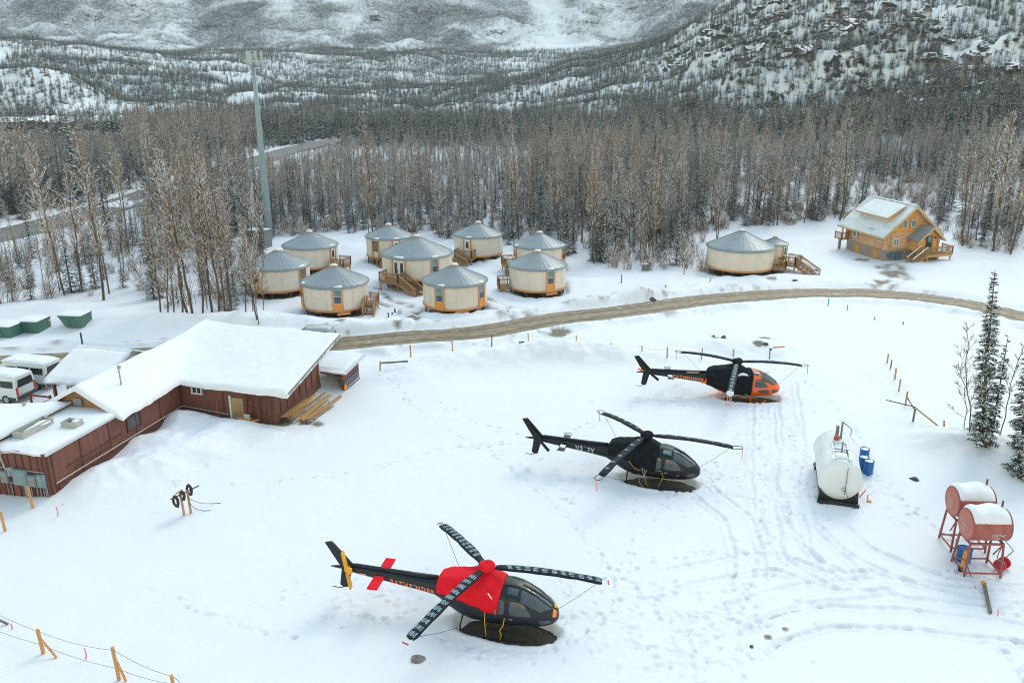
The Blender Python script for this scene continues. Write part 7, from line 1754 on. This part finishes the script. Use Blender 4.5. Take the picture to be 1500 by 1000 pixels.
rope([Vector(W0)] + [s[0] for s in stop_[2:]] + [Vector(G(330, 1040, .9))], 'upper grey cord strung between the stakes at the lower left', sag=.16)
rope([Vector(G(-60, 900, .3))] + [s[1] for s in stop_[2:]] + [Vector(G(330, 1070, .3))], 'lower grey cord strung between the stakes at the lower left', sag=.12)
for a, b in ((0, 2), (4, 6), (6, 9)): rope(ntop[a:b + 1], 'thin cord strung along the stakes by the mud road, %s stretch' % ('left', '', 'middle', '', 'right')[min(4, b - 2)] if b != 9 else 'thin cord strung along the stakes left of the orange nosed helicopter', r=.006, sag=.2)
rope(etop, 'thin cord strung along the slanting row of stakes on the right', r=.006, sag=.12, m=mat('pale_pink_cord', (.6, .35, .36), .7))
a, b = gpos(562, 532), gpos(594, 531); a.z = b.z = ntop[0].z; T_ = MB().beam(ntop[0], ntop[0] + Vector((2.3, .3, .05)), .05, .14).build('crossbar', GREYWOOD); tag(T_, 'grey horizontal board nailed to the leftmost stake by the road', 'board')
p = etop[5]; tag(MB().beam(p + Vector((-.05, 0, .25)), p + Vector((1.45, -1.9, -.85)), .07, .09).build('sloping_pole', mat('ochre_pole', (.40, .26, .08), .7, var=.2)), 'long ochre pole leaning from the dark stake towards the snow', 'pole')
tag(MB().beam(p + Vector((.1, .1, .2)), p + Vector((-1.3, 1.7, .1)), .05, .06).build('cross_pole', BLACKM), 'thin dark pole lying across the tops of two stakes on the right', 'pole')
p = gpos(1133, 522); tag(MB().beam((p.x - .1, p.y, p.z + .4), (p.x + .9, p.y + .1, p.z + .45), .10, .10).build('crossbar', POSTWOOD), 'short board sticking out from the dark stake behind the far rotor', 'board')
p, q = gpos(1441, 858), gpos(1450, 900); tag(MB().beam((p.x, p.y, p.z + .12), (q.x, q.y, q.z + .1), .13, .13).build('fallen_post', GREYWOOD), 'thick weathered post lying on the snow below the red tanks', 'post')
tag(MB().box((p.x, p.y + .05, p.z + .13), (.16, .2, .15)).build('orange_post_cap', ORANGEPANEL), 'orange painted end of the post lying below the red tanks', 'post cap')
TEAL = mat('teal_marker', (.02, .38, .36), .5); DBLUE = mat('blue_marker', (.01, .10, .22), .5)
for i, (a, b, c) in enumerate([(1213, 447, 437), (1241, 454, 446), (1281, 468, 464), (1323, 475, 471)]): stake(a, b, c, '%s teal marker from the left on the snow beyond the slanting stakes' % ordn[i], 'teal markers', .10, TEAL)
for i, (a, b, c) in enumerate([(566.5, 473, 465), (569, 466, 458), (574.5, 461, 457.5), (578.5, 457, 452)]): stake(a, b, c, '%s dark blue marker stake from the left between the two front yurts' % ordn[i], 'blue markers between the yurts', .14, DBLUE)
for i, (a, b, c) in enumerate([(910, 417, 402), (1002, 402, 391), (122, 512, 487), (1040, 416, 407), (975, 424, 418)]):
    stake(a, b, c, ['dark stake in the snow right of the yurt cluster', 'thin stake by the thicket left of the lone yurt', 'dark blue post behind the annexe roof', 'low stake in front of the lone yurt', 'short stub by the mud road bend'][i], 'lone stakes', .12, [GREYWOOD, POSTWOOD, DBLUE, POSTWOOD, BLACKM][i])
for i, (a, b, c) in enumerate([(85, 758, 742), (92, 745, 738), (1428, 862, 857), (1461, 902, 893), (126, 965, 950), (17, 921, 914)]):
    p = gpos(a, b); h = solve_h(p.x, p.y, p.z, c); mb = MB(); mb.grid(lambda u, v: (.03 * sin(4 * v) + (u - .5) * .07, .05 * v, h * v), 1, 6); o = mb.build('flagging_tape', PINKTAPE, None, loc=p); tag(o, ['pink flagging tape below the electrical boxes', 'second pink tape close to the lodge corner', 'pink flag under the front red tank', 'pink flag right of the fallen post', 'pink tape hanging between the lower left stakes', 'pink tape at the lower left edge'][i], 'tape', 'pink flagging tapes')
for i, (a, b) in enumerate([(1259, 728), (1271, 731)]):
    p = gpos(a, b); tag(MB().beam((p.x, p.y, p.z), (p.x + (.3 if i == 0 else -.06), p.y - .05, p.z + (.35 if i else .5)), .05, .05).build('marker_wand', mat('neon_orange', (.85, .22, .08), .5)), ['orange wand leaning beside the foot of the white tank', 'small orange marker right of the white tank'][i], 'marker')
p = gpos(1273, 735); tag(bevel(MB().box((0, 0, .05), (.22, .15, .12)).build('orange_block', ORANGEPANEL, None, loc=p), .02), 'small orange block in the snow right of the white tank', 'block')
p = gpos(945, 396); T = thing('utility_pedestal', 'small grey green utility box in the snow by the thicket', 'utility box', p); bevel(MB().box((0, 0, .35), (.8, .6, .9)).build('box', mat('pedestal_grey', (.12, .15, .14), .6), T), .03); blob(MB(), (0, 0, .8), .38, .28, .06).build('snow', SNOW, T, smooth=True)
# ------------------------------------------------------------------ cable stand
p = gpos(274, 754); T = thing('cable_stand', 'two orange posts holding a bar for coiled cable on the snow', 'stand', p, .55)
for x, h in ((-.15, 1.25), (.22, 1.45)): MB().beam((x, 0, -.2), (x - .04, 0, h), .12, .10).build('post', POSTWOOD, T)
MB().beam((-.75, .05, 1.12), (.85, .05, 1.55), .06, .06).build('bar', GREYWOOD, T); MB().beam((-.45, .02, 1.4), (-.05, .02, 1.55), .10, .05).build('board', POSTWOOD, T)
cz = p; R3 = Matrix.Rotation(.55, 3, 'Z')
for i, (x, z, r) in enumerate([(-.52, 1.0, .30), (-.12, 1.22, .24), (.30, 1.42, .28)]):
    mb = MB()
    for k in range(4): mb.tube([(x + .03 * (k - 1.5) + .02 * sin(3 * a), (r + .012 * k) * cos(a), z + (r + .012 * k) * sin(a) * 1.05) for a in np.linspace(0, 2 * pi, 22)], .035, 5, cap=False)
    o = mb.build('cable_coil', mat('black_cable', (.012, .014, .018), .5), None, smooth=True, loc=p, rz=.75); tag(o, ['large open black cable coil hanging at the left of the stand', 'tight black cable coil in the middle of the stand', 'round black cable coil at the right end of the stand'][i], 'cable coil', None, 'stuff' if False else None)
for i, (a, b) in enumerate([((313, 738), 1.0), ((298, 749), .75)]):
    q = gpos(*a); s = p + Vector((.15, 0, b)); tag(MB().tube([s, s.lerp(q, .5) + Vector((0, 0, -.15)), q + Vector((0, 0, .02)), q + Vector((.4, .05, .02))], .016, 5).build('cable', ROPE, None, smooth=True), ['upper loose cable trailing right from the cable stand', 'lower loose cable trailing right from the cable stand'][i], 'cable')
# ------------------------------------------------------------------ lumber, tools and ladder by the lodge
def lodge(x, y, z=0.0): return Vector((AX + x * cos(ARZ) - y * sin(ARZ), AY + x * sin(ARZ) + y * cos(ARZ), z))
rl_ = random.Random(9)
for i in range(16):
    x0 = cx + .45 + .11 * i + rl_.uniform(-.05, .05); y0 = 13.0 + .12 * (i % 5) + rl_.uniform(-.2, .3) + .06 * i; L = rl_.uniform(3.4, 5.0) - (1.6 if i % 4 == 3 else 0); z = .62 - .035 * i + rl_.uniform(0, .08); an_ = rl_.uniform(-.05, .05)
    a, b = lodge(x0, y0, z), lodge(x0 + .25 + an_ * L, y0 + L, z + rl_.uniform(-.04, .10))
    tag(MB().beam(a, b, rl_.choice([.14, .19, .10]), .045).build('lumber_board', WOOD if i % 3 else mat('aged_lumber', (.40, .24, .11), .65, var=.2, scale=9)), 'yellow brown board in the loose lumber pile against the lodge gable', 'board', 'boards in the lumber pile')
for i in range(5):
    a = lodge(cx + 2.3, 13.4 + i * .9, .12); tag(MB().beam(a, a + Vector((rl_.uniform(-.5, .5), rl_.uniform(.5, 1.0), .05)), .09, .05).build('offcut', mat('snowy_offcut', (.45, .40, .34), .7, col2=(.1, .08, .06), scale=5)), 'snowy offcut at the outer edge of the lumber pile', 'offcut', 'offcuts by the lumber pile')
SHV = mat('red_handle', (.42, .05, .035), .5); OSH = mat('orange_scoop', (.72, .25, .03), .5)
s0 = lodge(3.45, 11.6, .28); s1 = lodge(3.05, 12.3, 2.2); T = thing('snow_shovel', 'orange snow shovel with a red handle leaning on the wall left of the tan door', 'shovel', s0); d = s1 - s0
MB().tube([(0, 0, .1), tuple(d)], .022, 6).build('handle', SHV, T); mb = MB(); mb.grid(lambda u, v: (-.28 + .56 * u, -.05 - .35 * v, .06 + .10 * (2 * u - 1) ** 2 - .02 * v), 6, 4); mb.build('blade', OSH, T)
s0 = lodge(5.75, 11.5, .25); s1 = lodge(5.85, 12.2, 2.2); T = thing('snow_scoop', 'grey snow scoop with a red handle standing right of the tan door', 'scoop', s0, ARZ); d = Vector((.05, .6, 1.95))
for sg in (-.16, .16): MB().tube([(sg, .2, .7), (sg * .9, .55, 1.75)], .022, 6).build('handle', SHV, T)
MB().tube([(-.15, .55, 1.75), (.15, .55, 1.75)], .022, 6).build('grip', SHV, T)
mb = MB(); mb.slab([(-.3, -.05, .02), (.3, -.05, .02), (.22, .22, .98), (-.22, .22, .98)], .05, d=(0, 1, .1)); mb.build('pan', mat('scoop_grey', (.42, .45, .45), .5, .2), T)
MB().box((0, .06, .5), (.18, .03, .3)).build('marking', BLACKM, T)
for i, (x, y) in enumerate([(5.2, 11.3), (5.9, 11.25), (6.3, 11.45)]): p = lodge(x, y, 0); p.z = gz(p.x, p.y) + .06; tag(MB().beam(p, p + Vector((.4, .05, .03)), .16, .06).build('orange_scrap', OSH), 'orange scrap piece lying in front of the porch recess', 'scrap', 'orange scraps by the door')
g0 = lodge(8.9 + .16, 21.4 - 1.25, .12); T = thing('ladder', 'blue ladder leaning sideways on the right wall of the wood shed', 'ladder', g0, ARZ); LB = mat('ladder_blue', (.02, .16, .36), .45)
for z, y in ((.12, .15), (.70, 0)):
    MB().beam((y, 0, z - .1), (y, 2.5, z), .05, .09).build('ladder_rail', LB, T)
for q in range(8): MB().beam((.15, .2 + q * .3, .04), (0, .2 + q * .3, .66), .035, .035).build('rung', mat('ladder_rung', (.35, .42, .46), .5), T)
MB().box((.12, -.1, .3), (.10, .30, .42)).build('end_guard', ORANGEPANEL, T)
# ------------------------------------------------------------------ rocks
for i, (a, b, r) in enumerate([(612, 965, .26), (1340, 703, .24), (1335, 702, .12), (1120, 516, .22), (1128, 520, .14), (1060, 497, .3), (1045, 494, .18), (765, 520, .3), (1101, 946, .10), (955, 438, .4), (922, 430, .45), (1196, 396, .25), (1165, 414, .3), (452, 622, .2)]):
    p = gpos(a, b); rk = random.Random(i); mb = MB()
    for k in range(5):
        for j in range(8): q = 2 * pi * j / 8; e = (k / 4 - .5) * pi; w = r * rk.uniform(.75, 1.2); mb.v.append((w * cos(q) * cos(e) * 1.25, w * sin(q) * cos(e), w * .75 * sin(e)))
    for k in range(4):
        for j in range(8): mb.f.append((k * 8 + j, k * 8 + (j + 1) % 8, k * 8 + 8 + (j + 1) % 8, k * 8 + 8 + j)); mb.m.append(0)
    o = mb.build('rock', mat('field_stone', (.20, .18, .16), .85, var=.3) if i == 0 else ROCK, None, loc=p, rz=i)
    tag(o, ['pale grey stone in the snow below the red covered helicopter', 'dark rock in a snow hollow right of the white tank', 'small dark stone next to the hollow rock', 'dark clod behind the far helicopter rotor', 'smaller dark clod behind the far rotor', 'dark clod on the plowed bank above the far helicopter', 'small clod on the plowed bank', 'dark clod by the road stakes in the middle', 'tiny dark stone on the foreground tyre track', 'dark lump on the debris heap by the road', 'large lump on the debris heap by the road', 'dark clod left of the log cabin', 'dark clod below the lone yurt', 'dark stone at the corner of the lodge'][i], 'rock', 'rocks and clods in the snow')
# ------------------------------------------------------------------ trees on the right edge and the fallen one
def solo(kind, px, py, H, lean, label, mk, grp):
    p = gpos(px, py, -.1); T = thing(kind, label, 'tree', p, 0, grp); T.rotation_euler = (lean[1], lean[0], random.Random(px).random() * .3); tr, cr = mk
    tr.build('trunk', [BARK, TREESNOW, BARK], T, smooth=True); cr.build('crown', [NEEDLE, TREESNOW, BARK] if 'spruce' in kind else [TWIG, TREESNOW], T); return T
solo('spruce_tree', 1434, 672, 11.7, (-.10, 0), 'tallest thin spruce on the right edge with snow on open branches', spruce(801, 11.7, .105, 52, 2, .58, .05, .55), 'trees on the right edge')
solo('spruce_tree', 1446, 674, 7.0, (-.04, .02), 'leaning sparse spruce just right of the tallest edge spruce', spruce(802, 7.5, .08, 22, 2, .5, .15, .8), 'trees on the right edge')
solo('spruce_tree', 1492, 676, 9.0, (-.09, 0), 'snowy spruce at the right edge of the photo behind a bushy one', spruce(803, 9.2, .14, 32, 2, .6, .05, .4), 'trees on the right edge')
solo('spruce_tree', 1496, 703, 3.6, (0, 0), 'short bushy snowy spruce low at the right edge', spruce(804, 3.9, .28, 20, 2, .62, .0), 'trees on the right edge')
solo('bare_tree', 1416, 658, 8, (-.08, 0), 'bare forked tree left of the tallest edge spruce', deciduous(811, 7.6, 18, 1.3, .12, .25, 2, .6), 'trees on the right edge')
solo('bare_tree', 1428, 670, 7, (-.02, 0), 'thin bare trunk in front of the tallest edge spruce', deciduous(812, 7.5, 16, .9, .12, .3), 'trees on the right edge')
solo('bare_tree', 1460, 660, 6.5, (-.02, 0), 'slender bare sapling right of the edge spruces', deciduous(813, 6.5, 16, 1.1, .12, .25, 2, .6), 'trees on the right edge')
solo('bare_tree', 1408, 652, 5, (-.2, 0), 'low bare sapling leaning left at the foot of the edge spruces', deciduous(814, 4.6, 12, 1.4, .12, .15, 2, .6), 'trees on the right edge')
for i, (a, b, H, sp) in enumerate([(1050, 352, 9, 1.6), (380, 484, 7, 1.0), (372, 470, 8, 1.2), (388, 462, 6.5, 1.0)]):
    solo('bare_tree', a, b, H, (.02 * i, 0), ['snowy bare tree standing alone behind the wide lone yurt', 'thin bare sapling in front of the leftmost yurt', 'bare sapling with white twigs left of the leftmost yurt', 'second thin sapling crossing the leftmost yurt'][i], deciduous(820 + i, H, 26, sp, .5 if i in (0, 2) else .15, .2, 2, .8), 'saplings among the yurts')
p = gpos(1150, 318); T = thing('fallen_tree', 'fallen snow laden tree with bent white branches behind the lone yurts', 'fallen tree', p); rf = random.Random(3)
tk = MB(); tk.tube([(-4.2, -1.2, .1), (-1, -.2, 1.1), (2.5, .8, 2.4), (4.4, 1.2, 3.0)], [.13, .12, .09, .04], 6); tk.tube([(2.8, -1.6, .0), (0, 0, 1.6), (-3.2, 1.0, 2.9)], [.11, .09, .04], 6); tag(tk.build('trunk', BARK, T, smooth=True), kind='stuff')
br = MB()
for k in range(46):
    t = rf.random(); b = Vector((-1, -.2, 1.1)).lerp(Vector((4, 1.1, 2.8)), t) if k % 2 else Vector((1.5, -.8, .9)).lerp(Vector((-3.2, 1, 2.9)), t); e = b + Vector((rf.uniform(-1.3, 1.3), rf.uniform(-.8, .8), rf.uniform(-.5, 1.3)))
    m = b.lerp(e, .5) + Vector((0, 0, .25)); br.tube([b, m, e], [.03, .02, .008], 4); snowcap(br, b, m, .07, 1); snowcap(br, m, e, .06, 1)
for a, b in (((-4.2, -1.2, .22), (-1, -.2, 1.22)), ((-1, -.2, 1.22), (2.5, .8, 2.5)), ((2.8, -1.6, .12), (0, 0, 1.7)), ((0, 0, 1.7), (-3.2, 1, 2.95))): snowcap(br, Vector(a), Vector(b), .15, 1)
tag(br.build('branches', [BARK, TREESNOW], T), kind='stuff')
# ------------------------------------------------------------------ winter haze
hz = MB().box((50, 1000, 328), (5200, 3700, 680)).build('haze', bpy.data.materials.new('haze_air'))
hm = hz.data.materials[0]; hm.use_nodes = True; hn, hlk = hm.node_tree.nodes, hm.node_tree.links
hn.remove(hn['Principled BSDF']); pv = hn.new('ShaderNodeVolumePrincipled'); pv.inputs['Color'].default_value = (.80, .90, 1, 1); pv.inputs['Density'].default_value = .00013; pv.inputs['Anisotropy'].default_value = .0
hlk.new(pv.outputs[0], hn['Material Output'].inputs['Volume']); tag(hz, 'thin winter haze over the valley', None, None, 'stuff')
